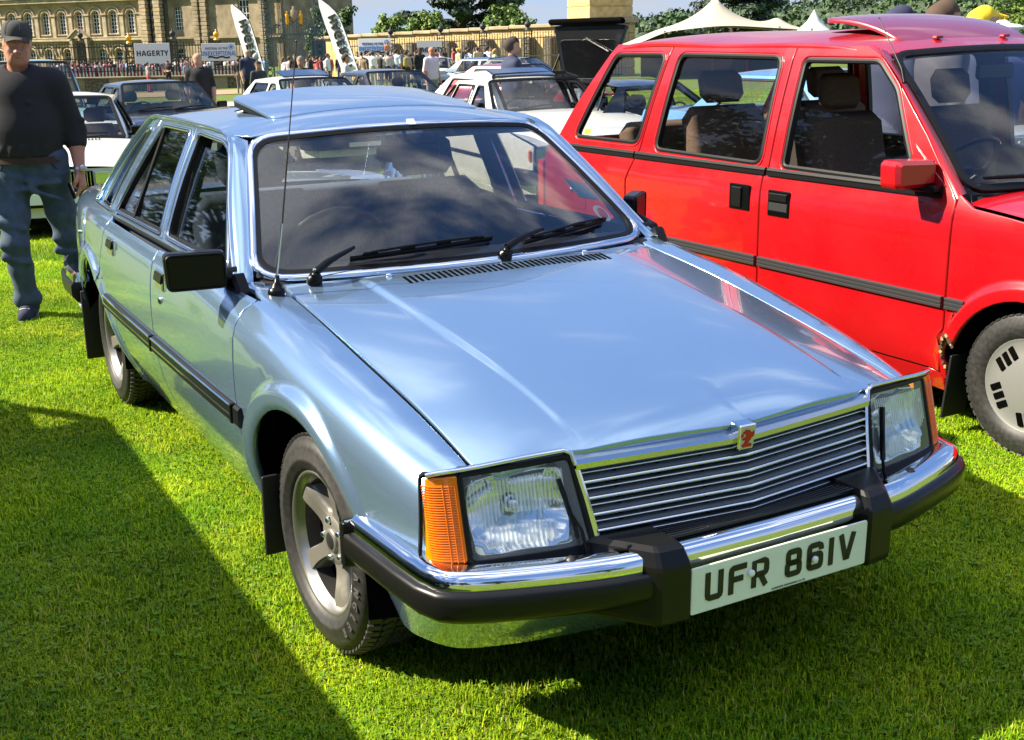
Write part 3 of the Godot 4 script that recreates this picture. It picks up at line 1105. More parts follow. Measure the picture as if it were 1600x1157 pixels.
		var cf := part("rear_pillar", mirrored(a3, s).mesh(), M.paint, car)
		h_trim(cf, "bright_surround", green_path(densify(ch, 0.05)), 0.020, 0.008, Vector3(1, 0.42, 0), M.chrome, s, true)
		h_window(cf, s, ch, M.glass, "quarter_glass", 0.010)
		# belt line: black rubber under a bright strip
		var bz := span(-0.60, -2.80, 24)
		var bp := []
		for z in bz: bp.append(Vector3(h_glass_x(z, 0.905) + 0.010, minf(0.903, h_yr(z) - 0.004), z))
		h_trim(car, "belt_moulding", bp, 0.022, 0.012, Vector3(1, 0.6, 0), M.blackplastic, s)
		var bq := []
		for v in bp: bq.append(v + Vector3(0.006, 0.012, 0))
		h_trim(car, "belt_strip", bq, 0.010, 0.010, Vector3(1, 0.6, 0), M.chrome, s)
		# rain gutter
		var gp := []
		for v in [[-0.475, 0.895], [-0.55, 0.930], [-0.633, 0.990], [-0.79, 1.110], [-0.919, 1.210], [-1.0, 1.266], [-1.07, 1.291], [-1.16, 1.304], [-1.3, 1.309], [-1.573, 1.312], [-1.937, 1.313], [-2.10, 1.312], [-2.185, 1.302], [-2.30, 1.222], [-2.387, 1.160], [-2.589, 1.010], [-2.70, 0.925]]:
			gp.append(h_green(v[0], v[1]) + Vector3(0.002, 0.004, 0))
		var ga := MB.new()
		ga.sweep(gp, PackedVector2Array([Vector2(-0.010, -0.012), Vector2(0.006, -0.012), Vector2(0.014, -0.008), Vector2(0.014, 0.000), Vector2(0.004, 0.003), Vector2(-0.010, 0.003)]), Vector3(1, 0.3, 0), false)
		var gut := part("rain_gutter", mirrored(ga, s).mesh(), M.paint, car)
		var gq := []
		for v in gp: gq.append(v + Vector3(0.014, -0.001, 0))
		h_trim(gut, "gutter_strip", gq, 0.009, 0.004, Vector3(1, 0.3, 0), M.chrome, s)
		# windscreen pillar
		var pl := func(u: float, w2: float) -> Vector3:
			var a: Vector3 = h_ws(1.0, lerpf(-0.03, 1.01, w2)) + Vector3(0.010, -0.003, -0.003)
			var zz := lerpf(-0.590, -1.160, w2)
			var yy := tab(-zz, [0.583, 0.656, 0.735, 0.884, 1.006, 1.083, 1.152], [0.897, 0.934, 0.994, 1.114, 1.214, 1.27, 1.295])
			var b := Vector3(h_glass_x(zz, yy) + 0.006, yy + 0.006, zz)
			return a.lerp(b, u) + Vector3(0.75, 0.35, 0.5) * 0.010 * sin(PI * u)
		var pm := MB.new()
		pm.grid(pl, 6, 20, Vector3(0, 0.9, -1.3))
		part("windscreen_pillar", mirrored(pm, s).mesh(), M.paint, car)
	# --- bonnet
	var ho := PackedVector2Array()
	for x in span(-0.64, 0.64, 20): ho.append(Vector2(x, -0.385 - 0.16 * pow(absf(x) / 0.64, 2.0)))
	for z in span(-0.44, 0.62, 14): ho.append(Vector2(h_shut(z) - 0.005, z))
	ho.append(Vector2(0.632, 0.672))
	for x in span(0.60, -0.60, 30): ho.append(Vector2(x, h_front_z(x) - 0.012 - (0.70 - 0.60) * 0.27 + 0.012 * smoothstep(0.46, 0.40, absf(x))))
	ho.append(Vector2(-0.632, 0.672))
	for z in span(0.62, -0.44, 14): ho.append(Vector2(-h_shut(z) + 0.005, z))
	var hm := MB.new()
	var rows := PackedVector2Array()
	for z in span(-0.42, 0.74, 48):
		for k in [-0.014, -0.006, 0.0, 0.006, 0.012, 0.018, 0.026]:
			for s in [-1, 1]: rows.append(Vector2(s * (h_ridge(z) + k), z))
	for z in span(0.2, 0.76, 20): rows.append(Vector2(0.0, z))
	hm.panel(ho, func(a: float, b: float) -> Vector3: return h_hood(a, b), 0.038, Vector3(0, 0, 0), 0.0028, 0.02, [], Vector3.UP, rows)
	var hood := part("bonnet", hm.mesh(), M.paint, car)
	# scuttle between bonnet and windscreen
	var sc := MB.new()
	sc.grid(func(u: float, w: float) -> Vector3:
		var x := lerpf(-0.70, 0.70, u)
		var z0 := -0.392 - 0.16 * pow(absf(x) / 0.64, 2.0)
		var z1 := -0.475 - 0.14 * pow(absf(x) / 0.70, 2.0)
		var zz := lerpf(z0, z1, w)
		return Vector3(x, h_hood(clampf(x, -0.64, 0.64), maxf(zz, -0.6)).y - 0.006 * sin(PI * w) - 0.03 * pow(maxf(0, absf(x) - 0.64) / 0.06, 1.5), zz), 30, 4, Vector3(0, -1, -0.4))
	part("scuttle", sc.mesh(), M.paint, car)
	# air inlet: a row of thin slots, each a dark recess with a raised louvre
	for i in 38:
		var x := lerpf(-0.335, 0.36, i / 37.0)
		var vs := MB.new()
		var p0 := h_hood(x, -0.295) + Vector3(0, 0.0015, 0)
		var p1 := h_hood(x + 0.006, -0.365) + Vector3(0, 0.0015, 0)
		var nn := Vector3(0, 1, 0.09)
		vs.sweep([p0, p1], PackedVector2Array([Vector2(-0.004, -0.0045), Vector2(0.0, -0.0045), Vector2(0.0, 0.0045), Vector2(-0.004, 0.0045)]), nn)
		part("vent_slot", vs.mesh(), M.void, hood)
	for x in [-0.36, 0.33]:
		var jet := MB.new()
		jet.ball(h_hood(x, -0.40) + Vector3(0, 0.003, 0), Vector3(0.011, 0.008, 0.009), 8, 5)
		part("washer_jet", jet.mesh(), M.chrome, car)
	# --- roof with the raised glass-less sunroof panel
	var ropl := PackedVector2Array()
	for x in span(-0.535, 0.535, 14): ropl.append(Vector2(x, -1.0 - 0.095 * pow(x / 0.535, 2.0)))
	for z in span(-1.20, -2.22, 10): ropl.append(Vector2(0.584 - 0.01 * smoothstep(-1.4, -1.18, z), z))
	ropl.append(Vector2(0.56, -2.29))
	for x in span(0.5, -0.5, 10): ropl.append(Vector2(x, -2.36 + 0.04 * pow(x / 0.5, 2.0)))
	ropl.append(Vector2(-0.56, -2.29))
	for z in span(-2.22, -1.20, 10): ropl.append(Vector2(-0.584 + 0.01 * smoothstep(-1.4, -1.18, z), z))
	var rm := MB.new()
	var hole := rounded(poly([-0.41, -1.235, 0.41, -1.235, 0.41, -1.725, -0.41, -1.725]), 0.05)
	rm.panel(ropl, func(a: float, b: float) -> Vector3: return h_roof(a, b), 0.05, Vector3.ZERO, 0.003, 0.003, [hole], Vector3.UP)
	part("roof", rm.mesh(), M.paint, car)
	var sm := MB.new()
	sm.panel(rounded(poly([-0.405, -1.240, 0.405, -1.240, 0.405, -1.735, -0.405, -1.735]), 0.05), func(a: float, b: float) -> Vector3:
		return h_roof(a, b) + Vector3(0, 0.004 + (-1.240 - b) * 0.095, 0), 0.06, Vector3.ZERO, 0.003, 0.016, [], Vector3.UP)
	var sun := part("sunroof_panel", sm.mesh(), M.paint, car)
	var se := MB.new()
	var sp := []
	for p in densify(rounded(poly([-0.40, -1.245, 0.40, -1.245, 0.40, -1.73, -0.40, -1.73]), 0.05), 0.06): sp.append(h_roof(p.x, p.y) + Vector3(0, -0.015 + (-1.240 - p.y) * 0.095, 0))
	se.sweep(sp, PackedVector2Array([Vector2(-0.012, -0.006), Vector2(0.006, -0.006), Vector2(0.006, 0.006), Vector2(-0.012, 0.006)]), Vector3.UP, false, true)
	part("sunroof_seal", se.mesh(), M.blackplastic, sun)
	var sh := MB.new()
	sh.grid(func(u: float, w: float) -> Vector3: return h_roof(lerpf(-0.44, 0.44, u), lerpf(-1.2, -1.76, w)) - Vector3(0, 0.045, 0), 4, 4, Vector3.ZERO)
	part("sunroof_tray", sh.mesh(), M.blackplastic, car)
	for x in [-0.33, 0.33]:
		var ar := MB.new()
		ar.box(h_roof(x, -1.69) + Vector3(0, 0.012, 0), Vector3(0.012, 0.06, 0.05), 0.003)
		part("sunroof_stay", ar.mesh(), M.blackplastic, sun)
	# --- windscreen
	var wo := rounded(poly([-1.0, 0.0, 1.0, 0.0, 1.0, 1.0, -1.0, 1.0]), 0.0001)
	var wg := MB.new()
	wg.grid(func(u: float, w: float) -> Vector3: return h_ws(lerpf(-1.0, 1.0, u), w), 24, 12, Vector3(0, 0.9, -1.6))
	wg.grid(func(u: float, w: float) -> Vector3: return h_ws(lerpf(-1.0, 1.0, u), w) - Vector3(0, 0.004, 0.003), 24, 12, Vector3(0, 0.9, -1.6))
	part("windscreen", wg.mesh(), M.windscreen, car)
	var wp := []
	var wn := []
	for p in densify(rounded(poly([-0.995, 0.005, 0.995, 0.005, 0.995, 0.995, -0.995, 0.995]), 0.16, 6), 0.12):
		wp.append(h_ws(p.x, p.y)); wn.append(Vector3(p.x * 0.25, 0.72, 0.62))
	var sl2 := MB.new()
	sl2.sweep(wp, PackedVector2Array([Vector2(-0.006, -0.014), Vector2(0.004, -0.014), Vector2(0.006, -0.002), Vector2(0.004, 0.013), Vector2(-0.006, 0.013)]), wn, false, true)
	part("windscreen_seal", sl2.mesh(), M.blackplastic, car)
	var wp2 := []
	var wn2 := []
	for p in densify(rounded(poly([-1.012, -0.02, 1.012, -0.02, 1.012, 1.018, -1.012, 1.018]), 0.16, 6), 0.12):
		wp2.append(h_ws(p.x, p.y)); wn2.append(Vector3(p.x * 0.25, 0.72, 0.62))
	var wt := MB.new()
	wt.sweep(wp2, PackedVector2Array([Vector2(-0.004, -0.013), Vector2(0.006, -0.012), Vector2(0.010, -0.004), Vector2(0.010, 0.006), Vector2(0.004, 0.014), Vector2(-0.004, 0.014)]), wn2, true, true)
	part("windscreen_surround", wt.mesh(), M.chrome, car)
	var cov := MB.new()   # small joint cover at the top middle
	cov.box(h_ws(0.0, 1.018) + Vector3(0, 0.008, 0.008), Vector3(0.03, 0.03, 0.006), 0.002, Basis(Vector3(1, 0, 0), -0.9))
	part("trim_joint", cov.mesh(), M.chrome, car)
	# stickers low on the passenger side
	var stc := MB.new()
	stc.panel(arc2(Vector2(0.86, 0.20), 0.045, 0, 340, 20, 0.065), func(a: float, b: float) -> Vector3: return h_ws(a, b) - Vector3(0, 0.004, 0.004), 0.05, Vector3(0, 0.9, -1.6), 0.001, 0.001)
	part("round_sticker", stc.mesh(), M.sticker, car)
	var stc2 := MB.new()
	stc2.panel(arc2(Vector2(0.86, 0.20), 0.028, 0, 340, 14, 0.040), func(a: float, b: float) -> Vector3: return h_ws(a, b) - Vector3(0, 0.0015, 0.0015), 0.05, Vector3(0, 0.9, -1.6), 0.001, 0.001)
	part("sticker_print", stc2.mesh(), M.sticker_print, car)
	var stc3 := MB.new()
	stc3.panel(poly([0.80, 0.34, 0.93, 0.30, 0.93, 0.44, 0.80, 0.50]), func(a: float, b: float) -> Vector3: return h_ws(a, b) - Vector3(0, 0.004, 0.004), 0.06, Vector3(0, 0.9, -1.6), 0.001, 0.001)
	part("dark_sticker", stc3.mesh(), M.sticker_dark, car)
	# wipers
	for k in 2:
		var pv: Vector3 = [Vector3(-0.565, 0.912, -0.478), Vector3(0.064, 0.926, -0.452)][k]
		var wr := MB.new()
		wr.lathe([Vector2(0.0, 0.034), Vector2(0.010, 0.034), Vector2(0.014, 0.026), Vector2(0.014, 0.02), Vector2(0.020, 0.018), Vector2(0.024, -0.005)], 14, Transform3D(Basis(Vector3(1, 0, 0), 0.6), pv))
		var wiper := part("wiper", wr.mesh(), M.blackgloss, car)
		var us: Array = [[-0.81, 0.02, -0.60, 0.10, -0.20, 0.085], [0.09, 0.03, 0.35, 0.10, 0.68, 0.10]][k]
		var a0 := pv + Vector3(0, 0.03, 0.015)
		var nrm := Vector3(0, 0.012, 0.010)
		var mid: Vector3 = h_ws(us[2], us[3]) + nrm * 2.0
		var arm := MB.new()
		arm.tube([a0, a0.lerp(mid, 0.25) + Vector3(0, 0.008, 0.006), a0.lerp(mid, 0.5) + Vector3(0, 0.008, 0.006), mid], [0.013, 0.012, 0.009, 0.006], 8)
		part("wiper_arm", arm.mesh(), M.blackgloss, wiper)
		var bl := MB.new()
		var b0: Array = [[-0.62, 0.055, 0.065, 0.10], [0.22, 0.05, 0.80, 0.125]][k]
		var bpth := []
		for i in 9: bpth.append(h_ws(lerpf(b0[0], b0[2], i / 8.0), lerpf(b0[1], b0[3], i / 8.0)) + nrm * 0.9)
		bl.sweep(bpth, PackedVector2Array([Vector2(-0.012, -0.002), Vector2(-0.004, -0.006), Vector2(0.006, -0.005), Vector2(0.010, 0.0), Vector2(0.006, 0.005), Vector2(-0.004, 0.006), Vector2(-0.012, 0.002)]), Vector3(0, 0.75, 0.6))
		part("wiper_blade", bl.mesh(), M.blackplastic, wiper)
		var br := MB.new()
		for i in [1, 3, 5, 7]: br.box(bpth[i] + nrm * 0.9, Vector3(0.05, 0.008, 0.012), 0.002, Basis(Vector3(1, 0, 0), -0.8))
		var yk := []
		for i in [1, 2, 3, 4, 5, 6, 7]: yk.append(bpth[i] + nrm * (1.2 + 0.4 * sin(PI * (i - 1) / 6.0)))
		br.tube(yk, 0.0045, 6)
		part("wiper_yoke", br.mesh(), M.blackgloss, wiper)
	# aerial on the driver's wing
	var ab := Vector3(-0.690, 0.897, -0.455)
	var ae := MB.new()
	ae.lathe([Vector2(0.0, 0.05), Vector2(0.006, 0.05), Vector2(0.008, 0.03), Vector2(0.014, 0.024), Vector2(0.015, 0.016), Vector2(0.022, 0.012), Vector2(0.026, 0.0), Vector2(0.026, -0.01)], 16, Transform3D(Basis(Vector3(0, 0, 1), -0.1), ab))
	var aer := part("aerial_base", ae.mesh(), M.blackgloss, car)
	var tip := Vector3(-0.575, 1.595, -0.475)
	var m1 := MB.new()
	m1.tube([ab + Vector3(0.002, 0.04, 0), ab.lerp(tip, 0.28)], 0.0038, 8)
	part("aerial_mast", m1.mesh(), M.chrome, aer)
	var m2 := MB.new()
	m2.tube([ab.lerp(tip, 0.28), ab.lerp(tip, 0.62)], 0.0027, 8)
	part("aerial_mast", m2.mesh(), M.darksteel, aer)
	var m3 := MB.new()
	m3.tube([ab.lerp(tip, 0.62), tip], 0.0018, 6)
	m3.ball(tip, Vector3.ONE * 0.004, 6, 4)
	part("aerial_mast", m3.mesh(), M.darksteel, aer)
	h_front(car)
	h_rest(car)
func face_poly(p: PackedVector2Array, sink: float, step: float, bev: float, depth: float, s: int) -> ArrayMesh:
	var b := MB.new()
	b.panel(p, func(a: float, c: float) -> Vector3: return h_face(a, c) - Vector3(0, 0, sink), step, Vector3(0, 0.6, 0.2), bev, depth)
	return mirrored(b, s).mesh()

func h_front(car: Node3D) -> void:
	# bright strip and deep V grille
	var gx := 0.405
	var back := MB.new()
	back.grid(func(u: float, w: float) -> Vector3: return h_face(lerpf(-0.45, 0.45, u), lerpf(0.46, 0.71, w)) - Vector3(0, 0, 0.055), 8, 4, Vector3(0, 0.6, 0.0))
	var grille := part("grille", back.mesh(), M.void, car)
	for i in 5:
		var y := 0.652 - 0.0355 * i
		var wx: float = 0.428 - 0.008 * i
		var path := []
		for x in span(-wx, wx, 24): path.append(h_face(x, y))
		var b := MB.new()
		b.sweep(path, PackedVector2Array([Vector2(-0.05, 0.002), Vector2(-0.002, -0.0045), Vector2(0.002, -0.0035), Vector2(0.002, 0.0025), Vector2(-0.05, 0.014)]), Vector3(0, 0, 1))
		var vane := part("grille_vane", b.mesh(), M.vane, grille)
		var c := MB.new()
		c.sweep(path, PackedVector2Array([Vector2(-0.002, -0.0052), Vector2(0.004, -0.0035), Vector2(0.0045, 0.0), Vector2(0.003, 0.0028), Vector2(-0.002, 0.0036)]), Vector3(0, 0, 1), true)
		part("bright_edge", c.mesh(), M.chrome, vane)
		var y2 := y + 0.0178
		var path2 := []
		for x in span(-wx - 0.003, wx + 0.003, 24): path2.append(h_face(x, y2) - Vector3(0, 0, 0.006))
		var d := MB.new()
		d.sweep(path2, PackedVector2Array([Vector2(-0.03, -0.002), Vector2(0.0, -0.0022), Vector2(0.0, 0.0022), Vector2(-0.03, 0.002)]), Vector3(0, 0, 1))
		var fine := part("grille_bar", d.mesh(), M.vane, grille)
		var e := MB.new()
		e.sweep(path2, PackedVector2Array([Vector2(-0.001, -0.0017), Vector2(0.002, -0.001), Vector2(0.002, 0.001), Vector2(-0.001, 0.0017)]), Vector3(0, 0, 1), true)
		part("bright_edge", e.mesh(), M.chrome, fine)
	for x in [-0.33, -0.22, -0.11, 0.11, 0.22, 0.33]:   # stays behind the vanes
		var st := MB.new()
		st.sweep([h_face(x, 0.485) - Vector3(0, 0, 0.018), h_face(x, 0.675) - Vector3(0, 0, 0.018)], PackedVector2Array([Vector2(-0.025, -0.004), Vector2(0.0, -0.004), Vector2(0.0, 0.004), Vector2(-0.025, 0.004)]), Vector3(0, 0, 1))
		part("grille_stay", st.mesh(), M.void, grille)
	# broad bright strip over the grille
	var tp := []
	for x in span(-0.435, 0.435, 24): tp.append(h_face(x, 0.692))
	var t := MB.new()
	t.sweep(tp, PackedVector2Array([Vector2(-0.02, -0.013), Vector2(0.005, -0.014), Vector2(0.010, -0.010), Vector2(0.012, 0.002), Vector2(0.008, 0.012), Vector2(-0.006, 0.020), Vector2(-0.03, 0.020)]), Vector3(0, 0.15, 1), false)
	part("grille_top_strip", t.mesh(), M.satin, grille)
	for s in [-1, 1]:
		var sp := MB.new()
		sp.sweep([h_face(0.432, 0.684), h_face(0.420, 0.62), h_face(0.400, 0.482)], PackedVector2Array([Vector2(-0.03, -0.006), Vector2(0.006, -0.006), Vector2(0.009, 0.0), Vector2(0.006, 0.006), Vector2(-0.03, 0.006)]), Vector3(0, 0, 1), false)
		part("grille_side_strip", mirrored(sp, s).mesh(), M.chrome, grille)
	var lp := []
	for x in span(-0.40, 0.40, 24): lp.append(h_face(x, 0.482))
	var lo := MB.new()
	lo.sweep(lp, PackedVector2Array([Vector2(-0.03, -0.005), Vector2(0.004, -0.005), Vector2(0.007, 0.0), Vector2(0.004, 0.005), Vector2(-0.03, 0.005)]), Vector3(0, 0, 1), false)
	part("grille_bottom_strip", lo.mesh(), M.chrome, grille)
	# badge at the peak of the V
	var bz := h_face(0, 0.694)
	var bt := frame(bz + Vector3(-0.012, 0.004, 0.024), Vector3(-0.04, -0.12, 1))
	var bb := MB.new()
	bb.extrude(rounded(poly([-0.022, -0.031, 0.022, -0.031, 0.026, 0.033, -0.026, 0.033]), 0.006, 3), bt, 0.03, 0.003)
	var badge := part("bonnet_badge", bb.mesh(), M.chrome, car)
	var bf := MB.new()
	bf.extrude(rounded(poly([-0.0185, -0.027, 0.0185, -0.027, 0.022, 0.028, -0.022, 0.028]), 0.004, 3), bt.translated_local(Vector3(0, 0, 0.0012)), 0.001)
	part("badge_field", bf.mesh(), M.badge_white, badge)
	# a red beast: body, raised head, wing, tail
	for g in [[-0.012, -0.022, 0.013, -0.022, 0.013, -0.015, 0.002, -0.012, 0.010, -0.002, 0.012, 0.010, 0.004, 0.020, -0.006, 0.022, -0.012, 0.017, -0.016, 0.016, -0.011, 0.011, -0.004, 0.012, -0.004, 0.004, -0.013, 0.001, -0.014, -0.004, -0.004, -0.003, -0.008, -0.013, -0.014, -0.016],
			[0.012, 0.0, 0.018, 0.006, 0.017, 0.016, 0.012, 0.012], [-0.018, 0.004, -0.012, 0.006, -0.013, 0.012, -0.019, 0.010]]:
		var e := MB.new()
		e.extrude(poly(g), bt.translated_local(Vector3(0, 0, 0.0032)), 0.002)
		part("badge_emblem", e.mesh(), M.red_enamel, badge)
	for s in [-1, 1]:
		# lamp housing recess
		var hb := face_poly(poly([0.44, 0.51, 0.452, 0.705, 0.685, 0.692, 0.735, 0.678, 0.735, 0.508]), 0.058, 0.07, 0.003, 0.01, s)
		var lamp := part("headlight", hb, M.blackplastic, car)
		var rf := MB.new()   # the bright dish
		rf.panel(rounded(poly([0.452, 0.525, 0.462, 0.692, 0.672, 0.680, 0.676, 0.525]), 0.02), func(a: float, b: float) -> Vector3:
			var q := Vector2((a - 0.565) / 0.115, (b - 0.612) / 0.085)
			return h_face(a, b) - Vector3(0, 0, 0.010 + 0.050 * clampf(1.0 - q.length_squared() * 0.8, 0.0, 1.0)), 0.018, Vector3(0, 0.6, 0.2), 0.002, 0.01)
		part("reflector", mirrored(rf, s).mesh(), M.mirror, lamp)
		var bulb := MB.new()
		bulb.lathe([Vector2(0, 0.03), Vector2(0.014, 0.026), Vector2(0.02, 0.0)], 16, Transform3D(Basis(Vector3(1, 0, 0), PI / 2), h_face(0.565, 0.612) - Vector3(0, 0, 0.055)))
		part("bulb_shield", mirrored(bulb, s).mesh(), M.chrome, lamp)
		# fluted glass: real vertical ribs on the lens, denser in the upper half
		var ln := MB.new()
		ln.panel(rounded(poly([0.424, 0.521, 0.450, 0.709, 0.690, 0.699, 0.692, 0.521]), 0.014), func(a: float, b: float) -> Vector3:
			return h_face(a, b) + Vector3(0, 0, 0.004), 0.03, Vector3(0, 0.6, 0.2), 0.003, 0.014)
		part("lens", mirrored(ln, s).mesh(), M.lens, lamp)
		for i in 26:
			var x := 0.470 + 0.0082 * i
			var y1 := 0.690 - 0.012 * (i / 25.0)
			var y0 := 0.60 + 0.018 * sin(i * 0.5) if (i < 8 or i > 13) else 0.612
			var fl := MB.new()
			fl.tube([h_face(x, y0) + Vector3(0, 0, 0.001), h_face(x - 0.002, y1) + Vector3(0, 0, 0.001)], 0.0022 if (i < 8 or i > 13) else 0.0036, 5, false)
			part("lens_flute", mirrored(fl, s).mesh(), M.flute, lamp)
		for i in 16:
			var x := 0.50 + 0.0095 * i
			var fl := MB.new()
			fl.tube([h_face(x, 0.545) + Vector3(0, 0, 0.001), h_face(x, 0.588) + Vector3(0, 0, 0.001)], 0.0026, 5, false)
			part("lens_flute", mirrored(fl, s).mesh(), M.flute, lamp)
		# black gasket round the lamp and the bright strips above and below
		var gk := []
		for p in densify(rounded(poly([0.418, 0.517, 0.445, 0.713, 0.691, 0.703, 0.693, 0.517]), 0.014), 0.05): gk.append(h_face(p.x, p.y) + Vector3(0, 0, 0.002))
		var gm := MB.new()
		gm.sweep(gk, PackedVector2Array([Vector2(-0.03, -0.006), Vector2(0.004, -0.006), Vector2(0.006, 0.0), Vector2(0.004, 0.006), Vector2(-0.03, 0.006)]), Vector3(0, 0, 1), false, true)
		part("lamp_gasket", mirrored(gm, s).mesh(), M.blackplastic, lamp)
		var up := []
		for q in [[0.436, 0.692], [0.442, 0.718], [0.458, 0.7265], [0.55, 0.723], [0.64, 0.716], [0.69, 0.712], [0.725, 0.709], [0.752, 0.703]]: up.append(h_face(q[0], q[1]) + Vector3(0, 0, 0.002))
		h_trim(lamp, "lamp_top_strip", up, 0.011, 0.010, Vector3(0, 0.3, 1), M.chrome, s)
		var dn := []
		for x in span(0.405, 0.77, 10): dn.append(h_face(x, 0.511 - 0.002 * smoothstep(0.6, 0.7, x)) + Vector3(0, 0, 0.003))
		h_trim(lamp, "lamp_bottom_strip", dn, 0.010, 0.012, Vector3(0, 0.2, 1), M.chrome, s)
		# amber indicator wrapping the corner
		var im := MB.new()
		im.panel(rounded(poly([0.697, 0.521, 0.694, 0.702, 0.757, 0.698, 0.7705, 0.521]), 0.008), func(a: float, b: float) -> Vector3: return h_face(a, b) + Vector3(0, 0, 0.006), 0.014, Vector3(0, 0.6, 0.2), 0.004, 0.05)
		var ind := part("indicator", mirrored(im, s).mesh(), M.amber, car)
		for i in 30:
			var y := 0.526 + 0.0053 * i
			var rp := []
			for x in span(0.703, 0.762, 7): rp.append(h_face(x, y) + Vector3(0, 0, 0.0055))
			var rb := MB.new()
			rb.tube(rp, 0.0021, 5, false)
			part("lens_rib", mirrored(rb, s).mesh(), M.amber_dark, ind)
		for i in 3:
			var rb2 := MB.new()
			var x := 0.706 + 0.012 * i
			rb2.tube([h_face(x, 0.522) + Vector3(0, 0, 0.0065), h_face(x - 0.002, 0.684) + Vector3(0, 0, 0.0065)], 0.0016, 5, false)
			part("lens_rib", mirrored(rb2, s).mesh(), M.amber_dark, ind)
		var ig := []
		for p in densify(rounded(poly([0.695, 0.517, 0.691, 0.706, 0.760, 0.702, 0.7735, 0.517]), 0.01), 0.04): ig.append(h_face(p.x, p.y))
		var igm := MB.new()
		igm.sweep(ig, PackedVector2Array([Vector2(-0.012, -0.0035), Vector2(0.004, -0.0035), Vector2(0.004, 0.0035), Vector2(-0.012, 0.0035)]), Vector3(0.3, 0, 1), false, true)
		part("indicator_gasket", mirrored(igm, s).mesh(), M.blackplastic, ind)
		# little headlamp wiper
		var lw := MB.new()
		var piv := h_face(0.452, 0.492) + Vector3(0, 0, 0.02)
		lw.tube([piv, h_face(0.447, 0.525) + Vector3(0, 0, 0.022), h_face(0.450, 0.56) + Vector3(0, 0, 0.020), h_face(0.468, 0.60) + Vector3(0, 0, 0.018), h_face(0.474, 0.645) + Vector3(0, 0, 0.014)], [0.004, 0.005, 0.004, 0.003, 0.003], 6)
		var lwp := part("headlamp_wiper", lw.mesh() if s > 0 else lw.mirror().mesh(), M.blackgloss, car)
		var lb := MB.new()
		lb.sweep([h_face(0.458, 0.545) + Vector3(0, 0, 0.012), h_face(0.470, 0.61) + Vector3(0, 0, 0.012), h_face(0.483, 0.672) + Vector3(0, 0, 0.012)], PackedVector2Array([Vector2(-0.006, -0.003), Vector2(0.006, -0.004), Vector2(0.006, 0.004), Vector2(-0.006, 0.003)]), Vector3(0, 0, 1))
		part("wiper_blade", mirrored(lb, s).mesh(), M.blackplastic, lwp)
	# dark panel under the lamps
	var dk := MB.new()
	dk.grid(func(u: float, w: float) -> Vector3: return h_face(lerpf(-0.765, 0.765, u), lerpf(0.40, 0.512, w)) - Vector3(0, 0, 0.012), 24, 2, Vector3(0, 0.5, 0.0))
	part("front_panel", dk.mesh(), M.blackplastic, car)
	# --- bumper
	var plan := []
	var hint := []
	for x in span(-0.798, 0.798, 80):
		plan.append(Vector3(x, 0.488, h_bump_z(x)))
	var sides := [0.46, 0.34, 0.30]
	var full := []
	full.append(Vector3(-0.822, 0.488, 0.37)); full.append(Vector3(-0.815, 0.488, 0.48)); full.append(Vector3(-0.808, 0.488, 0.61))
	full.append_array(plan)
	full.append(Vector3(0.808, 0.488, 0.61)); full.append(Vector3(0.815, 0.488, 0.48)); full.append(Vector3(0.822, 0.488, 0.37))
	for i in full.size():
		var tg: Vector3 = (full[mini(i + 1, full.size() - 1)] - full[maxi(i - 1, 0)]).normalized()
		hint.append(Vector3.UP.cross(tg) * -1.0 if Vector3.UP.cross(tg).z < 0 else Vector3.UP.cross(tg))
	for i in full.size():
		var p: Vector3 = full[i]
		var h: Vector3 = hint[i]
		if h.dot(Vector3(p.x, 0, p.z)) < 0: hint[i] = -h
	var bar := MB.new()
	bar.sweep(full, PackedVector2Array([Vector2(-0.09, 0.030), Vector2(-0.04, 0.036), Vector2(-0.018, 0.033), Vector2(-0.006, 0.024), Vector2(-0.001, 0.010), Vector2(0.0, -0.006), Vector2(-0.003, -0.03), Vector2(-0.05, -0.03)]), hint, true)
	var bumper := part("bumper", bar.mesh(), M.chrome, car)
	var rub := MB.new()
	var nh := 0
	while full[nh].x < -0.33: nh += 1
	rub.sweep(full.slice(0, nh), PackedVector2Array([Vector2(-0.05, -0.005), Vector2(0.002, -0.004), Vector2(0.012, -0.007), Vector2(0.017, -0.016), Vector2(0.0175, -0.034), Vector2(0.017, -0.052), Vector2(0.012, -0.066), Vector2(0.002, -0.076), Vector2(-0.02, -0.080), Vector2(-0.05, -0.080)]), hint.slice(0, nh), true)
	part("rubber_facing", rub.mesh(), M.bumper_black, bumper)
	part("rubber_facing", rub.mirror().mesh(), M.bumper_black, bumper)
	for s in [-1, 1]:
		var e := MB.new()
		e.box(Vector3(0.816, 0.452, 0.362), Vector3(0.05, 0.12, 0.03), 0.01)
		part("bumper_end", mirrored(e, s).mesh(), M.bumper_black, bumper)
		var bo := MB.new()
		bo.lathe([Vector2(0, 0.007), Vector2(0.007, 0.006), Vector2(0.010, 0.002), Vector2(0.013, 0.0)], 14, Transform3D(Basis(Vector3(1, 0, 0), 0.12), Vector3(0.505, 0.5225, 0.845)))
		part("bumper_bolt", mirrored(bo, s).mesh(), M.darksteel, bumper)
		# over-rider
		var ov := MB.new()
		var plan2 := PackedVector2Array([Vector2(0.262, 0.79), Vector2(0.262, 0.944), Vector2(0.268, 0.952), Vector2(0.338, 0.946), Vector2(0.348, 0.938), Vector2(0.455, 0.79)])
		var f := func(i: int, y: float, k: float) -> Vector3: return Vector3(lerpf(0.315, plan2[i].x, k), y, lerpf(0.82, plan2[i].y, k))
		var lv := [[0.358, 0.93], [0.366, 0.985], [0.378, 1.0], [0.488, 1.0], [0.498, 0.985], [0.528, 0.86], [0.538, 0.74]]
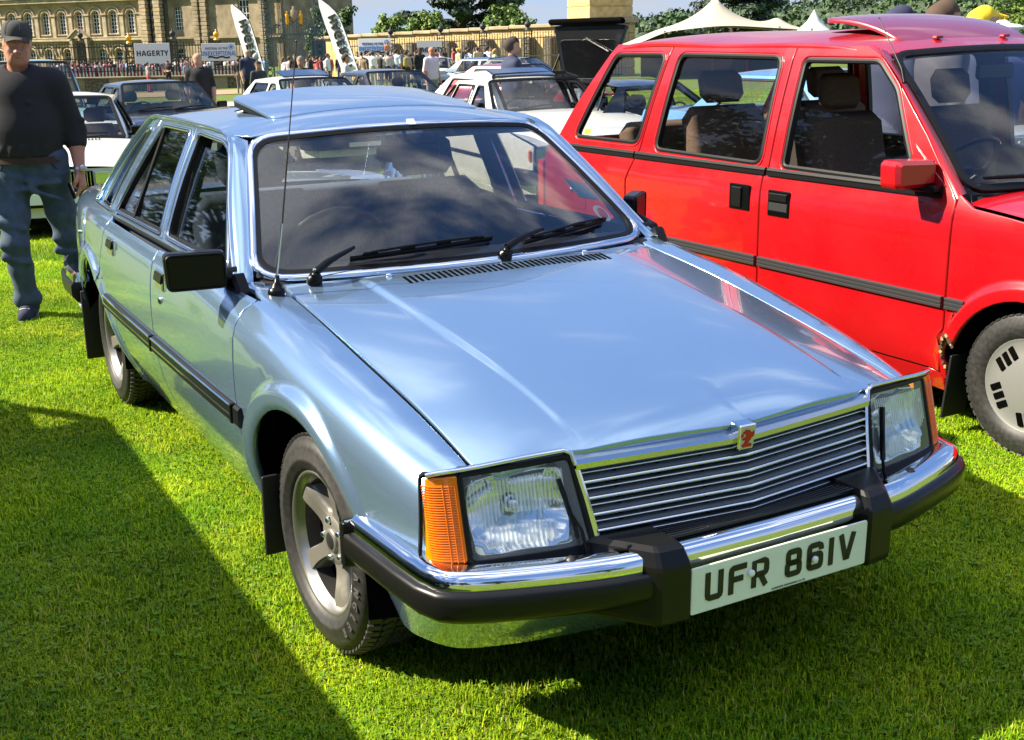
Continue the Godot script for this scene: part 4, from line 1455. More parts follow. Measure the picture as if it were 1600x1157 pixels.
		for a in lv.size() - 1:
			for i in plan2.size():
				var j := (i + 1) % plan2.size()
				ov.face([f.call(i, lv[a][0], lv[a][1]), f.call(j, lv[a][0], lv[a][1]), f.call(j, lv[a + 1][0], lv[a + 1][1]), f.call(i, lv[a + 1][0], lv[a + 1][1])], Vector3(0.32, 0.43, 0.85))
		for e2 in [0, lv.size() - 1]:
			var pp := []
			for i in plan2.size(): pp.append(f.call(i, lv[e2][0], lv[e2][1]))
			ov.face(pp, Vector3(0.32, 0.43, 0.85))
		part("over_rider", mirrored(ov, s).mesh(), M.bumper_black, bumper)
	# ribbed black filler between grille and bumper
	var fb := MB.new()
	fb.grid(func(u: float, w: float) -> Vector3:
		var x := lerpf(-0.40, 0.40, u)
		return Vector3(x, lerpf(0.526, 0.514, w), lerpf(h_bump_z(x) - 0.034, h_front_z(x) + 0.012, w)), 12, 2, Vector3(0, 0, 0.8))
	var filler := part("bumper_filler", fb.mesh(), M.void, car)
	for i in 6:
		var rp := []
		for x in span(-0.38, 0.38, 16):
			var za := h_bump_z(x) - 0.048
			var zb := h_front_z(x) + 0.030
			rp.append(Vector3(x, 0.5305 - 0.002 * i, lerpf(za + 0.008, zb - 0.012, i / 5.0)))
		var rb := MB.new()
		rb.sweep(rp, PackedVector2Array([Vector2(-0.006, -0.0035), Vector2(0.005, -0.0022), Vector2(0.005, 0.0022), Vector2(-0.006, 0.0035)]), Vector3(0, 1, 0.2))
		part("filler_rib", rb.mesh(), M.ribgrey, filler)
	# --- number plate
	var pt := frame(Vector3(0.0, 0.4225, 0.945), Vector3(0, -0.015, 1))
	var pm := MB.new()
	pm.extrude(rounded(poly([-0.26, -0.0555, 0.26, -0.0555, 0.26, 0.0555, -0.26, 0.0555]), 0.006, 3), pt, 0.005, 0.001)
	var plate := part("number_plate", pm.mesh(), M.plate, car)
	var x0 := -0.223
	for ch in "UFR 861V":
		if ch == " ":
			x0 += 0.033
			continue
		var strokes := glyph(ch)
		var wd: float = 0.018 if ch == "1" else 0.050
		var g := MB.new()
		for st in strokes:
			var a: Array = []
			for p in st: a.append(pt * Vector3(x0 + p.x * wd if ch != "1" else x0 + 0.009, (p.y - 0.5) * 0.069 + 0.003, 0.0012))
			ribbon(g, a, 0.0068, pt.basis.z, 0.0012)
		part("character", g.mesh(), M.ink, plate)
		x0 += wd + 0.0155
	for x in [-0.095, 0.095]:
		var bo := MB.new()
		bo.lathe([Vector2(0, 0.008), Vector2(0.006, 0.0075), Vector2(0.0085, 0.005), Vector2(0.0085, 0.0)], 14, pt.translated_local(Vector3(x, 0.008 if x < 0 else -0.004, 0.001)) * Transform3D(Basis(Vector3(1, 0, 0), PI / 2), Vector3.ZERO))
		part("plate_bolt", bo.mesh(), M.white_plastic, plate)
	var mk := TextMesh.new()
	mk.text = "ENTERPRISE ENGINEERING CO LTD"; mk.font = M.font; mk.font_size = 16; mk.pixel_size = 0.0004; mk.depth = 0.0006
	var mk2 := part("maker_line", mk, M.ink_blue, plate)
	mk2.transform = pt.translated_local(Vector3(0.02, -0.049, 0.001))
	# --- valance under the bumper, wrapping round both corners
	var va := MB.new()
	var tt := [0.0, 0.12, 0.25, 0.36, 0.46, 0.62, 0.80, 1.0]
	va.grid(func(u: float, w: float) -> Vector3:
		var q := 1.0 - absf(u * 2 - 1)
		var xb := tab(q, tt, [0.722, 0.718, 0.708, 0.656, 0.55, 0.414, 0.226, 0.0])
		var zb := tab(q, tt, [0.345, 0.42, 0.50, 0.594, 0.638, 0.668, 0.698, 0.715])
		var xt := tab(q, tt, [0.795, 0.788, 0.775, 0.720, 0.58, 0.42, 0.23, 0.0])
		var zt := tab(q, tt, [0.365, 0.49, 0.63, 0.75, 0.815, 0.855, 0.885, 0.895])
		var yb := 0.238 + 0.05 * smoothstep(0.14, 0.0, q)
		return Vector3(lerpf(xb, xt, w) * signf(u - 0.5001), lerpf(yb, 0.415, w), lerpf(zb, zt, w) + 0.008 * sin(PI * w)), 90, 8, Vector3(0, 0.4, 0.2))
	part("valance", va.mesh(), M.paint, car)
	for s in [-1, 1]:
		var vj := MB.new()
		vj.sweep([Vector3(0.642, 0.245, 0.606), Vector3(0.663, 0.31, 0.664), Vector3(0.688, 0.385, 0.722)], PackedVector2Array([Vector2(-0.01, -0.0012), Vector2(0.0026, -0.0012), Vector2(0.0026, 0.0012), Vector2(-0.01, 0.0012)]), Vector3(0.4, -0.1, 1))
		part("panel_joint", mirrored(vj, s).mesh(), M.void, car)

func ribbon(b: MB, p: Array, w: float, nrm: Vector3, thick: float) -> void:
	# a flat stroke of half width w along points that lie in one plane
	var pr := PackedVector2Array([Vector2(-0.001, -w), Vector2(thick, -w), Vector2(thick, w), Vector2(-0.001, w)])
	b.sweep(p, pr, nrm, false, false, true)

func glyph(ch: String) -> Array:
	match ch:
		"U": return [[Vector2(0.14, 1), Vector2(0.14, 0.22), Vector2(0.17, 0.13), Vector2(0.24, 0.10), Vector2(0.76, 0.10), Vector2(0.83, 0.13), Vector2(0.86, 0.22), Vector2(0.86, 1)]]
		"F": return [[Vector2(0.14, 0), Vector2(0.14, 0.78), Vector2(0.17, 0.87), Vector2(0.24, 0.90), Vector2(1, 0.90)], [Vector2(0.2, 0.50), Vector2(0.82, 0.50)]]
		"R": return [[Vector2(0.14, 0), Vector2(0.14, 0.90), Vector2(0.74, 0.90), Vector2(0.83, 0.86), Vector2(0.86, 0.78), Vector2(0.86, 0.56), Vector2(0.83, 0.48), Vector2(0.74, 0.44), Vector2(0.2, 0.44)], [Vector2(0.50, 0.44), Vector2(0.84, 0)]]
		"8": return [ring8(0.5, 0.70, 0.33, 0.20), ring8(0.5, 0.30, 0.36, 0.20)]
		"6": return [ring8(0.5, 0.33, 0.36, 0.23), [Vector2(0.14, 0.33), Vector2(0.14, 0.78), Vector2(0.18, 0.87), Vector2(0.26, 0.90), Vector2(0.74, 0.90), Vector2(0.82, 0.87), Vector2(0.86, 0.78), Vector2(0.86, 0.70)]]
		"1": return [[Vector2(0.5, 0), Vector2(0.5, 1)]]
		"V": return [[Vector2(0.10, 1), Vector2(0.46, 0.06), Vector2(0.54, 0.06), Vector2(0.90, 1)]]
	return []

func ring8(x: float, y: float, a: float, b: float) -> Array:
	var o := []
	for p in rounded(poly([x - a, y - b, x + a, y - b, x + a, y + b, x - a, y + b]), 0.12, 3): o.append(p)
	o.append(o[0]); o.append(o[1])
	return o

func seat(root: Node, at: Vector3, w: float, back: float, m: Material) -> void:
	var b := MB.new()
	b.box(at + Vector3(0, 0.10, 0.02), Vector3(w, 0.16, 0.52), 0.05, Basis(Vector3(1, 0, 0), -0.10))
	var c := part("seat", b.mesh(), m, root)
	var k := MB.new()
	k.box(at + Vector3(0, 0.42, -0.30), Vector3(w * 0.96, 0.58, 0.15), 0.06, Basis(Vector3(1, 0, 0), -back))
	part("backrest", k.mesh(), m, c)
	var h := MB.new()
	h.box(at + Vector3(0, 0.80, -0.385), Vector3(w * 0.52, 0.17, 0.09), 0.04, Basis(Vector3(1, 0, 0), -back))
	part("headrest", h.mesh(), m, c)

func tub(root: Node, x: float, y0: float, y1: float, z0: float, z1: float, m: Material, called := "cabin_floor") -> void:
	var b := MB.new()
	b.box(Vector3(0, y0, (z0 + z1) / 2), Vector3(2 * x, 0.02, z1 - z0))
	b.box(Vector3(-x, (y0 + y1) / 2, (z0 + z1) / 2), Vector3(0.02, y1 - y0, z1 - z0 - 0.004))
	b.box(Vector3(x, (y0 + y1) / 2, (z0 + z1) / 2), Vector3(0.02, y1 - y0, z1 - z0 - 0.004))
	b.box(Vector3(0, (y0 + y1) / 2, z0), Vector3(2 * x - 0.024, y1 - y0, 0.02))
	b.box(Vector3(0, (y0 + y1) / 2, z1), Vector3(2 * x - 0.024, y1 - y0, 0.02))
	part(called, b.mesh(), m, root)

func steering(root: Node, at: Vector3, tilt: float, r: float, m: Material) -> void:
	var p := []
	for i in 25: p.append(Vector3(cos(TAU * i / 24.0) * r, sin(TAU * i / 24.0) * r, 0))
	var b := MB.new()
	b.tube(p, 0.012, 8, false)
	b.box(Vector3(0, -0.02, -0.015), Vector3(r * 1.9, 0.035, 0.012), 0.004)
	b.box(Vector3(0, -0.02, -0.02), Vector3(0.10, 0.09, 0.03), 0.01)
	b.tube([Vector3(0, -0.02, -0.02), Vector3(0, -0.02, -0.25)], 0.025, 8)
	b.xf(Transform3D(Basis(Vector3(1, 0, 0), tilt) * Basis(Vector3.UP, PI), at))
	part("steering_wheel", b.mesh(), m, root)

func h_rest(car: Node3D) -> void:
	# boot lid, rear window, rear bumper
	var bl := MB.new()
	bl.grid(func(u: float, w: float) -> Vector3: return Vector3(lerpf(-0.60, 0.60, u), h_yr(lerpf(-2.86, -3.56, w)) + 0.02 * (1.0 - pow(absf(u * 2 - 1), 2.2)) - 0.012, lerpf(-2.80, -3.56, w)), 14, 10, Vector3(0, 0, -3))
	part("boot_lid", bl.mesh(), M.paint, car)
	var rp := MB.new()
	rp.grid(func(u: float, w: float) -> Vector3: return Vector3(lerpf(-0.66, 0.66, u), lerpf(0.35, 0.885, w), -3.56 - 0.05 * (1.0 - pow(u * 2 - 1, 2.0)) + 0.02 * w), 12, 6, Vector3(0, 0.6, -3))
	part("rear_panel", rp.mesh(), M.paint, car)
	var rw := MB.new()
	rw.grid(func(u: float, w: float) -> Vector3: return Vector3(lerpf(-1, 1, u) * lerpf(0.66, 0.53, w), lerpf(0.935, 1.300, w), lerpf(-2.84, -2.36, w) - 0.05 * (1 - pow(u * 2 - 1, 2.0))), 14, 6, Vector3(0, 1, -1))
	part("rear_window", rw.mesh(), M.glass, car)
	for s in [-1, 1]:
		var tl := MB.new()
		tl.box(Vector3(0.50, 0.74, -3.60), Vector3(0.26, 0.16, 0.05), 0.015)
		part("tail_lamp", mirrored(tl, s).mesh(), M.red_lens, car)
		var rp2 := MB.new()
		rp2.sweep([Vector3(0.835, 0.50, -3.08), Vector3(0.832, 0.50, -3.3), Vector3(0.81, 0.50, -3.5), Vector3(0.77, 0.50, -3.66), Vector3(0.70, 0.50, -3.74), Vector3(0.5, 0.50, -3.78), Vector3(0.0, 0.50, -3.79)], PackedVector2Array([Vector2(-0.07, 0.052), Vector2(-0.01, 0.050), Vector2(0.006, 0.036), Vector2(0.008, 0.006), Vector2(-0.02, 0.0)]), [Vector3(1, 0, 0), Vector3(1, 0, -0.1), Vector3(1, 0, -0.3), Vector3(1, 0, -0.6), Vector3(0.4, 0, -1), Vector3(0.1, 0, -1), Vector3(0, 0, -1)], false)
		part("rear_bumper", mirrored(rp2, s).mesh(), M.chrome, car)
		var rp3 := MB.new()
		rp3.sweep([Vector3(0.835, 0.50, -3.07), Vector3(0.832, 0.50, -3.3), Vector3(0.81, 0.50, -3.5), Vector3(0.77, 0.50, -3.66), Vector3(0.70, 0.50, -3.74), Vector3(0.5, 0.50, -3.78), Vector3(0.0, 0.50, -3.79)], PackedVector2Array([Vector2(-0.07, 0.003), Vector2(0.010, 0.004), Vector2(0.022, -0.01), Vector2(0.022, -0.06), Vector2(0.0, -0.09), Vector2(-0.07, -0.09)]), [Vector3(1, 0, 0), Vector3(1, 0, -0.1), Vector3(1, 0, -0.3), Vector3(1, 0, -0.6), Vector3(0.4, 0, -1), Vector3(0.1, 0, -1), Vector3(0, 0, -1)], false)
		part("rear_bumper_rubber", mirrored(rp3, s).mesh(), M.bumper_black, car)
		# wheel wells, dark inside
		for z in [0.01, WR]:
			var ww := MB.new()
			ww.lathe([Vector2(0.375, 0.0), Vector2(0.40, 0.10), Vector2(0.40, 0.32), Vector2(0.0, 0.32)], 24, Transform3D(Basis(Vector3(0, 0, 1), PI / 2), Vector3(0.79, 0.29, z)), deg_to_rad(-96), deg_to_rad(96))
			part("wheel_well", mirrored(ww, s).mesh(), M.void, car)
		# mud flaps
		var mf := MB.new()
		mf.box(Vector3(0.735, 0.275, -0.325), Vector3(0.17, 0.25, 0.014), 0.006, Basis(Vector3(1, 0, 0), 0.05))
		part("mud_flap", mirrored(mf, s).mesh(), M.flap, car)
		var mr := MB.new()
		mr.box(Vector3(0.735, 0.30, WR - 0.375), Vector3(0.18, 0.34, 0.014), 0.006, Basis(Vector3(1, 0, 0), 0.05))
		part("mud_flap", mirrored(mr, s).mesh(), M.flap, car)
		# door mirror on a black corner plate
		var tri2 := MB.new()
		tri2.panel(rounded(poly([-0.50, 0.893, -0.645, 0.990, -0.66, 0.915]), 0.01), func(a: float, b: float) -> Vector3: return h_green(a, b) + Vector3(0.004, 0, 0), 0.04, Vector3(0, 1, -1.3), 0.003, 0.012)
		var mp := part("mirror_plate", mirrored(tri2, s).mesh(), M.blackplastic, car)
		var mh := MB.new()
		var mc := Vector3(0.878, 0.958, -0.60) if s < 0 else Vector3(0.862, 0.966, -0.87)
		var mb := Basis(Vector3.UP, 0.14 if s < 0 else 0.75)
		var mprof := rounded(poly([-0.085, -0.056, 0.088, -0.056, 0.092, 0.056, -0.085, 0.054]), 0.020, 4)
		mh.extrude(mprof, Transform3D(mb, mc + mb * Vector3(0, 0, 0.02)), 0.05, 0.010)
		part("mirror_housing", mirrored(mh, s).mesh(), M.blackgloss, mp)
		var mi := MB.new()   # shallow raised rim on the front of the shell
		var mpath := []
		for p in mprof: mpath.append(mc + mb * Vector3(p.x * 0.93, p.y * 0.90, 0.0195))
		mi.sweep(mpath, PackedVector2Array([Vector2(-0.002, -0.004), Vector2(0.003, -0.002), Vector2(0.003, 0.002), Vector2(-0.002, 0.004)]), mb * Vector3(0, 0, 1), false, true)
		part("mirror_rim", mirrored(mi, s).mesh(), M.blackplastic, mp)
		var mg := MB.new()
		mg.extrude(rounded(poly([-0.075, -0.040, 0.075, -0.040, 0.08, 0.040, -0.075, 0.040]), 0.014, 3), Transform3D(mb * Basis(Vector3.UP, PI), mc + mb * Vector3(0, 0, -0.0315)), 0.002)
		part("mirror_glass", mirrored(mg, s).mesh(), M.mirror, mp)
		var mft := MB.new()
		mft.extrude(rounded(poly([-0.060, -0.02, 0.045, -0.02, 0.030, 0.016, -0.012, 0.040]), 0.01, 3), Transform3D(Basis(Vector3.UP, PI / 2 - 0.12), Vector3(0.785, 0.902, -0.595)), 0.040, 0.010)
		part("mirror_foot", mirrored(mft, s).mesh(), M.blackplastic, mp)
		var mk := MB.new()
		mk.tube([Vector3(0.745, 0.918, -0.67), Vector3(0.79, 0.922, -0.665), mc.lerp(Vector3(0.79, 0.922, -0.665), 0.6) + Vector3(0, -0.01, 0), mc - mb * Vector3(0.05, 0.02, 0.01)], [0.030, 0.024, 0.019, 0.022], 10)
		part("mirror_arm", mirrored(mk, s).mesh(), M.blackplastic, mp)
	alloy_wheel(car, Vector3(-0.668, 0.303, 0.0), 0.05, 0.30)
	alloy_wheel(car, Vector3(-0.660, 0.303, WR), 0.0, 0.62)
	alloy_wheel(car, Vector3(0.668, 0.303, 0.0), PI + 0.05, 0.9)
	alloy_wheel(car, Vector3(0.660, 0.303, WR), PI, 1.2)
	# cabin
	tub(car, 0.71, 0.25, 0.85, -2.80, -0.50, M.trim)
	tub(car, 0.60, 0.30, 0.66, -0.52, 0.55, M.void, "engine_bay")
	var dash := MB.new()
	dash.sweep([Vector3(-0.69, 0, 0), Vector3(0.69, 0, 0)], PackedVector2Array([Vector2(0.60, 0.50), Vector2(0.885, 0.53), Vector2(0.905, 0.56), Vector2(0.912, 0.72), Vector2(0.90, 0.80), Vector2(0.86, 0.84), Vector2(0.60, 0.78)]), Vector3(0, 1, 0), false)
	part("dashboard", dash.mesh(), M.dash, car)
	seat(car, Vector3(-0.36, 0.34, -1.30), 0.52, 0.30, M.velour)
	seat(car, Vector3(0.36, 0.34, -1.30), 0.52, 0.30, M.velour)
	var rs := MB.new()
	rs.box(Vector3(0, 0.43, -2.02), Vector3(1.36, 0.18, 0.52), 0.05)
	rs.box(Vector3(0, 0.72, -2.34), Vector3(1.36, 0.50, 0.16), 0.05, Basis(Vector3(1, 0, 0), -0.35))
	part("rear_seat", rs.mesh(), M.velour, car)
	var shelf := MB.new()
	shelf.box(Vector3(0, 0.90, -2.60), Vector3(1.3, 0.02, 0.34), 0.004)
	part("parcel_shelf", shelf.mesh(), M.dash, car)
	steering(car, Vector3(-0.36, 0.90, -0.86), 0.45, 0.19, M.dash)
	for x in [-0.30, 0.34]:
		var vz := MB.new()
		vz.box(Vector3(x, 1.275, -1.12), Vector3(0.42, 0.012, 0.16), 0.005, Basis(Vector3(1, 0, 0), 0.15))
		part("sun_visor", vz.mesh(), M.velour, car)
	var im := MB.new()
	im.box(Vector3(0.0, 1.215, -1.02), Vector3(0.24, 0.06, 0.03), 0.012)
	im.tube([Vector3(0, 1.23, -1.03), Vector3(0, 1.30, -1.06)], 0.008, 6)
	part("rear_view_mirror", im.mesh(), M.blackgloss, car)
	var hl := MB.new()
	hl.grid(func(u: float, w: float) -> Vector3: return h_roof(lerpf(-0.54, 0.54, u), lerpf(-1.14, -2.28, w)) - Vector3(0, 0.03, 0), 8, 6, Vector3.ZERO)
	part("headlining", hl.mesh(), M.velour, car)
	for s in [-1, 1]:
		var pil := MB.new()
		pil.sweep([Vector3(h_glass_x(-1.54, 0.88) - 0.035, 0.80, -1.53), Vector3(h_glass_x(-1.56, 1.28) - 0.035, 1.28, -1.57)], PackedVector2Array([Vector2(-0.02, -0.04), Vector2(0.012, -0.04), Vector2(0.012, 0.04), Vector2(-0.02, 0.04)]), Vector3(1, 0.4, 0))
		part("pillar_trim", mirrored(pil, s).mesh(), M.dash, car)
# ---------------------------------------------------------------- the red people carrier beside it; local x = 0 on its middle line, front axle at z = 0
func v_flare(z: float, y: float) -> float:
	var o := 0.0
	for c in [0.0, -2.51]:
		var r := Vector2(z - c, y - 0.27).length()
		if r < 0.46: o = maxf(o, 0.020 * smoothstep(0.425, 0.385, r))
	return o

func v_side(z: float, y: float) -> Vector3:
	var x := 0.0
	if y < 0.985:
		x = tab(y, [0.15, 0.22, 0.30, 0.5, 0.75, 0.88, 0.94, 0.985], [0.765, 0.79, 0.81, 0.82, 0.822, 0.818, 0.806, 0.792])
		x += v_flare(z, y)
	else:
		var t := (y - 0.985) / 0.55
		x = 0.792 - 0.139 * t + 0.010 * sin(PI * clampf(t, 0, 1))
		if t > 0.92: x -= 0.10 * (t - 0.92)
	x -= 0.05 * smoothstep(-0.55, 0.1, z) * smoothstep(0.9, 1.05, y) + 0.06 * smoothstep(0.2, 0.75, z) + 0.03 * smoothstep(-3.2, -3.6, z)
	return Vector3(x, y, z)

func v_roof(x: float, z: float) -> Vector3:
	var yc := tab(z, [-3.10, -2.9, -2.0, -1.2, -1.0, -0.93], [1.50, 1.565, 1.600, 1.585, 1.540, 1.515])
	var ye := tab(z, [-3.10, -2.9, -2.0, -1.2, -1.0, -0.93], [1.47, 1.535, 1.542, 1.530, 1.500, 1.485])
	return Vector3(x, yc - (yc - ye) * pow(absf(x) / 0.655, 2.6), z)

func v_ws(u: float, w: float) -> Vector3:
	var a := Vector3(0.735 * u, 0.985, -0.30 - 0.09 * u * u)
	var b := Vector3(0.600 * u, 1.512 - 0.02 * u * u, -0.90 - 0.055 * u * u)
	return a.lerp(b, w) + Vector3(0, 0.7, 0.6) * 0.015 * sin(PI * w)

func v_hood(x: float, z: float) -> Vector3:
	var y := tab(z, [-0.42, -0.2, 0.2, 0.5, 0.68, 0.74], [0.985, 0.968, 0.915, 0.855, 0.79, 0.73])
	return Vector3(x, y - 0.045 * pow(absf(x) / 0.76, 4.0) , z)

func hubcap_wheel(root: Node3D, at: Vector3, turn: float, R: float, capm: Material, lettered := false) -> void:
	var ax := Basis(Vector3(0, 0, 1), PI / 2)
	var w := Node3D.new()
	var nn := 0
	w.name = "wheel"
	while root.has_node(NodePath(w.name)):
		nn += 1
		w.name = "wheel_%03d" % nn
	root.add_child(w)
	w.transform = Transform3D(Basis(Vector3.UP, turn), at)
	var t := MB.new()
	var k := R / 0.285
	t.lathe([Vector2(0.175 * k, -0.09), Vector2(0.24 * k, -0.092), Vector2(0.276 * k, -0.072), Vector2(0.285 * k, -0.04), Vector2(0.285 * k, 0.04), Vector2(0.276 * k, 0.070), Vector2(0.266 * k, 0.080), Vector2(0.262 * k, 0.081), Vector2(0.24 * k, 0.090), Vector2(0.212 * k, 0.091), Vector2(0.190 * k, 0.085), Vector2(0.178 * k, 0.076)], 48, Transform3D(ax, Vector3.ZERO))
	if lettered:
		for i in 54:
			var b := Basis(Vector3(1, 0, 0), TAU * i / 54.0)
			for q in 3: t.box(b * Vector3([-0.064, -0.02, 0.03][q], 0.283 - (0.005 if q == 0 else 0.0), 0.004 * q), Vector3(0.032, 0.010, 0.022), 0.002, b * Basis(Vector3(0, 0, 1), 0.45 if q == 0 else 0.0))
	part("tyre", t.mesh(), M.rubber, w)
	var c := MB.new()
	c.lathe([Vector2(0.0, 0.088), Vector2(0.04 * k, 0.088), Vector2(0.12 * k, 0.081), Vector2(0.165 * k, 0.072), Vector2(0.178 * k, 0.078), Vector2(0.186 * k, 0.080), Vector2(0.190 * k, 0.072)], 44, Transform3D(ax, Vector3.ZERO))
	part("hubcap", c.mesh(), capm, w)
	for i in 5:
		for j in 3:
			var a := TAU * i / 5.0 + 0.45
			var b := Basis(Vector3(1, 0, 0), a)
			var s := MB.new()
			s.box(b * Vector3(-0.0775, 0.128 * k, (j - 1) * 0.036 * k), Vector3(0.013, 0.054 * k, 0.025 * k), 0.003, b * Basis(Vector3(0, 0, 1), -0.16))
			part("cooling_slot", s.mesh(), M.void, w)
	if lettered:
		var word := "165R13C"
		for i in word.length():
			var a := deg_to_rad(38.0 - 8.0 * i + 10)
			var q := TextMesh.new()
			q.text = word[i]; q.font = M.font_bold; q.font_size = 32; q.pixel_size = 0.0009; q.depth = 0.002
			var e := part("letter", q, M.letter, w)
			var dir := Vector3(0, cos(a), sin(a))
			e.transform = Transform3D(Basis(Vector3(0, -sin(a), cos(a)), dir, Vector3(-1, 0, 0)), Vector3(-0.0905, 0, 0) + dir * 0.227)

func build_van() -> void:
	var car := thing("people_carrier", "boxy red people carrier with sunroof raised and rust hole by the front arch", "van", Vector3(2.845, 0.0, 0.0))
	var ref := Vector3(0, 0.8, -1.6)
	var f := func(a: float, b: float) -> Vector3: return v_side(a, b)
	for s in [-1, 1]:
		# front door, rear door, quarter, wing
		var fh := rounded(poly([-1.400, 0.998, -0.655, 0.990, -0.655, 1.075, -0.815, 1.355, -0.955, 1.468, -1.405, 1.470]), 0.03)
		var rh := rounded(poly([-1.557, 0.998, -1.565, 1.482, -2.345, 1.490, -2.395, 1.008]), 0.05)
		var qh := rounded(poly([-2.565, 1.030, -2.475, 1.490, -2.935, 1.488, -3.19, 1.030]), 0.05)
		var items := [
			["front_door", poly([-0.390, 0.26, -0.390, 0.95, -0.42, 0.985, -0.60, 1.185, -0.82, 1.392, -0.965, 1.500, -1.05, 1.535, -1.485, 1.540, -1.488, 0.985, -1.511, 0.945, -1.511, 0.26]), fh],
			["rear_door", poly([-1.519, 0.26, -1.519, 0.945, -1.496, 0.985, -1.493, 1.540, -2.427, 1.548, -2.53, 1.0, -2.62, 0.83, -2.62, 0.66, -2.40, 0.64, -2.20, 0.50, -2.12, 0.26]), rh],
			["rear_quarter", poly([-2.628, 0.655, -2.628, 0.83, -2.538, 1.0, -2.435, 1.548, -2.962, 1.545, -3.42, 1.0, -3.50, 0.985, -3.56, 0.82, -3.58, 0.35, -2.90, 0.30, -2.86, 0.45, -2.78, 0.58]), qh]]
		for it in items:
			var b := MB.new()
			b.panel(it[1], f, 0.075, ref, 0.004, 0.018, [it[2]])
			var d := part(it[0], mirrored(b, s).mesh(), M.van_red, car)
			var sp := []
			for p in densify(it[2], 0.08): sp.append(v_side(p.x, p.y) - Vector3(0.006, 0, 0))
			var sb := MB.new()
			sb.sweep(sp, PackedVector2Array([Vector2(-0.018, -0.010), Vector2(0.008, -0.010), Vector2(0.010, 0.0), Vector2(0.008, 0.010), Vector2(-0.018, 0.010)]), Vector3(1, 0.25, 0), false, true)
			part("window_seal", mirrored(sb, s).mesh(), M.blackplastic, d)
			var gp: PackedVector2Array = it[2]
			if it[0] == "front_door" and s < 0: gp = poly([-1.38, 0.99, -0.66, 0.99, -0.70, 1.12, -0.78, 1.20, -1.38, 1.27])
			var g := MB.new()
			g.panel(gp, func(a: float, c: float) -> Vector3: return v_side(a, c) - Vector3(0.014, 0, 0), 0.12, ref, 0.001, 0.002)
			part("window_glass", mirrored(g, s).mesh(), M.glass_clear, d)
			# raised inner pressing round the window
			var rp := []
			for p in densify(Geometry2D.offset_polygon(it[2], 0.020)[0], 0.08): rp.append(v_side(p.x, p.y))
			var rb := MB.new()
			rb.sweep(rp, PackedVector2Array([Vector2(-0.004, -0.006), Vector2(0.004, -0.003), Vector2(0.004, 0.003), Vector2(-0.004, 0.006)]), Vector3(1, 0.25, 0), true, true)
			part("window_pressing", mirrored(rb, s).mesh(), M.van_red, d)
		var fz := [[-0.46, -1.483], [-1.500, -2.553], [-2.565, -3.44]]
		for q in fz:
			var pth := []
			for z in span(q[0], q[1], 8): pth.append(v_side(z, 0.968))
			var st := MB.new()
			st.sweep(pth, PackedVector2Array([Vector2(-0.01, -0.020), Vector2(0.012, -0.018), Vector2(0.014, -0.004), Vector2(0.009, 0.0), Vector2(0.014, 0.005), Vector2(0.010, 0.018), Vector2(-0.01, 0.018)]), Vector3(1, 0.2, 0))
			part("belt_moulding", mirrored(st, s).mesh(), M.blackplastic, car)
		for q in [[-0.287, -0.378], [-0.397, -1.500], [-1.524, -2.606], [-2.636, -3.5]]:
			var pth := []
			for z in span(q[0], q[1], 8): pth.append(v_side(z, 0.545) - Vector3(v_flare(z, 0.545), 0, 0))
			for k in 3:
				var yo: float = [-0.016, 0.0, 0.016][k]
				var up := []
				for p in pth: up.append(p + Vector3(0, yo, 0))
				var st := MB.new()
				st.sweep(up, PackedVector2Array([Vector2(-0.012, -0.008), Vector2(0.010, -0.0078), Vector2(0.015, -0.004), Vector2(0.015, 0.004), Vector2(0.010, 0.0078), Vector2(-0.012, 0.008)]), Vector3(1, 0.0, 0))
				part("side_moulding", mirrored(st, s).mesh(), M.greyplastic, car)
		# wing
		var o := PackedVector2Array([Vector2(-0.382, 0.235), Vector2(-0.382, 0.975)])
		for z in span(-0.3, 0.70, 6): o.append(Vector2(z, v_hood(0.76, z).y - 0.002))
		o.append_array(PackedVector2Array([Vector2(0.74, 0.5), Vector2(0.72, 0.30), Vector2(0.36, 0.28)]))
		o.append_array(arc2(Vector2(0, 0.27), 0.345, 4, 156, 18))
		o.append_array(PackedVector2Array([Vector2(-0.322, 0.385), Vector2(-0.338, 0.400), Vector2(-0.352, 0.418), Vector2(-0.366, 0.412), Vector2(-0.372, 0.388), Vector2(-0.374, 0.350), Vector2(-0.370, 0.315), Vector2(-0.350, 0.29), Vector2(-0.352, 0.235)]))
		var rows := PackedVector2Array()
		for r in [0.36, 0.374, 0.386, 0.397, 0.408, 0.419, 0.431]:
			for i in 40:
				var a := deg_to_rad(4.0 + 172.0 * i / 39.0)
				rows.append(Vector2(cos(a) * r, 0.27 + sin(a) * r))
		var w := MB.new()
		w.panel(o, f, 0.06, ref, 0.004, 0.018, [], Vector3.ZERO, rows)
		var wing := part("wing", mirrored(w, s).mesh(), M.van_red, car)
		if s < 0:   # flaking rust along the hole
			for i in 15:
				var q: Array = [[-0.325, 0.388], [-0.336, 0.401], [-0.342, 0.407], [-0.350, 0.418], [-0.357, 0.417], [-0.364, 0.414], [-0.370, 0.402], [-0.373, 0.386], [-0.375, 0.366], [-0.374, 0.348], [-0.371, 0.330], [-0.362, 0.304], [-0.352, 0.289], [-0.331, 0.396], [-0.318, 0.380]][i]
				var rb := MB.new()
				rb.box(v_side(q[0], q[1]) + Vector3(0.001, 0, 0), Vector3(0.006, 0.012 + 0.008 * fmod(i * 0.37, 1.0), 0.010 + 0.008 * fmod(i * 0.61, 1.0)), 0.002, Basis(Vector3(1, 0, 0), i * 1.3))
				part("rust_flake", mirrored(rb, s).mesh(), M.rust if i % 3 else M.rust_pale, wing)
		var sl := MB.new()
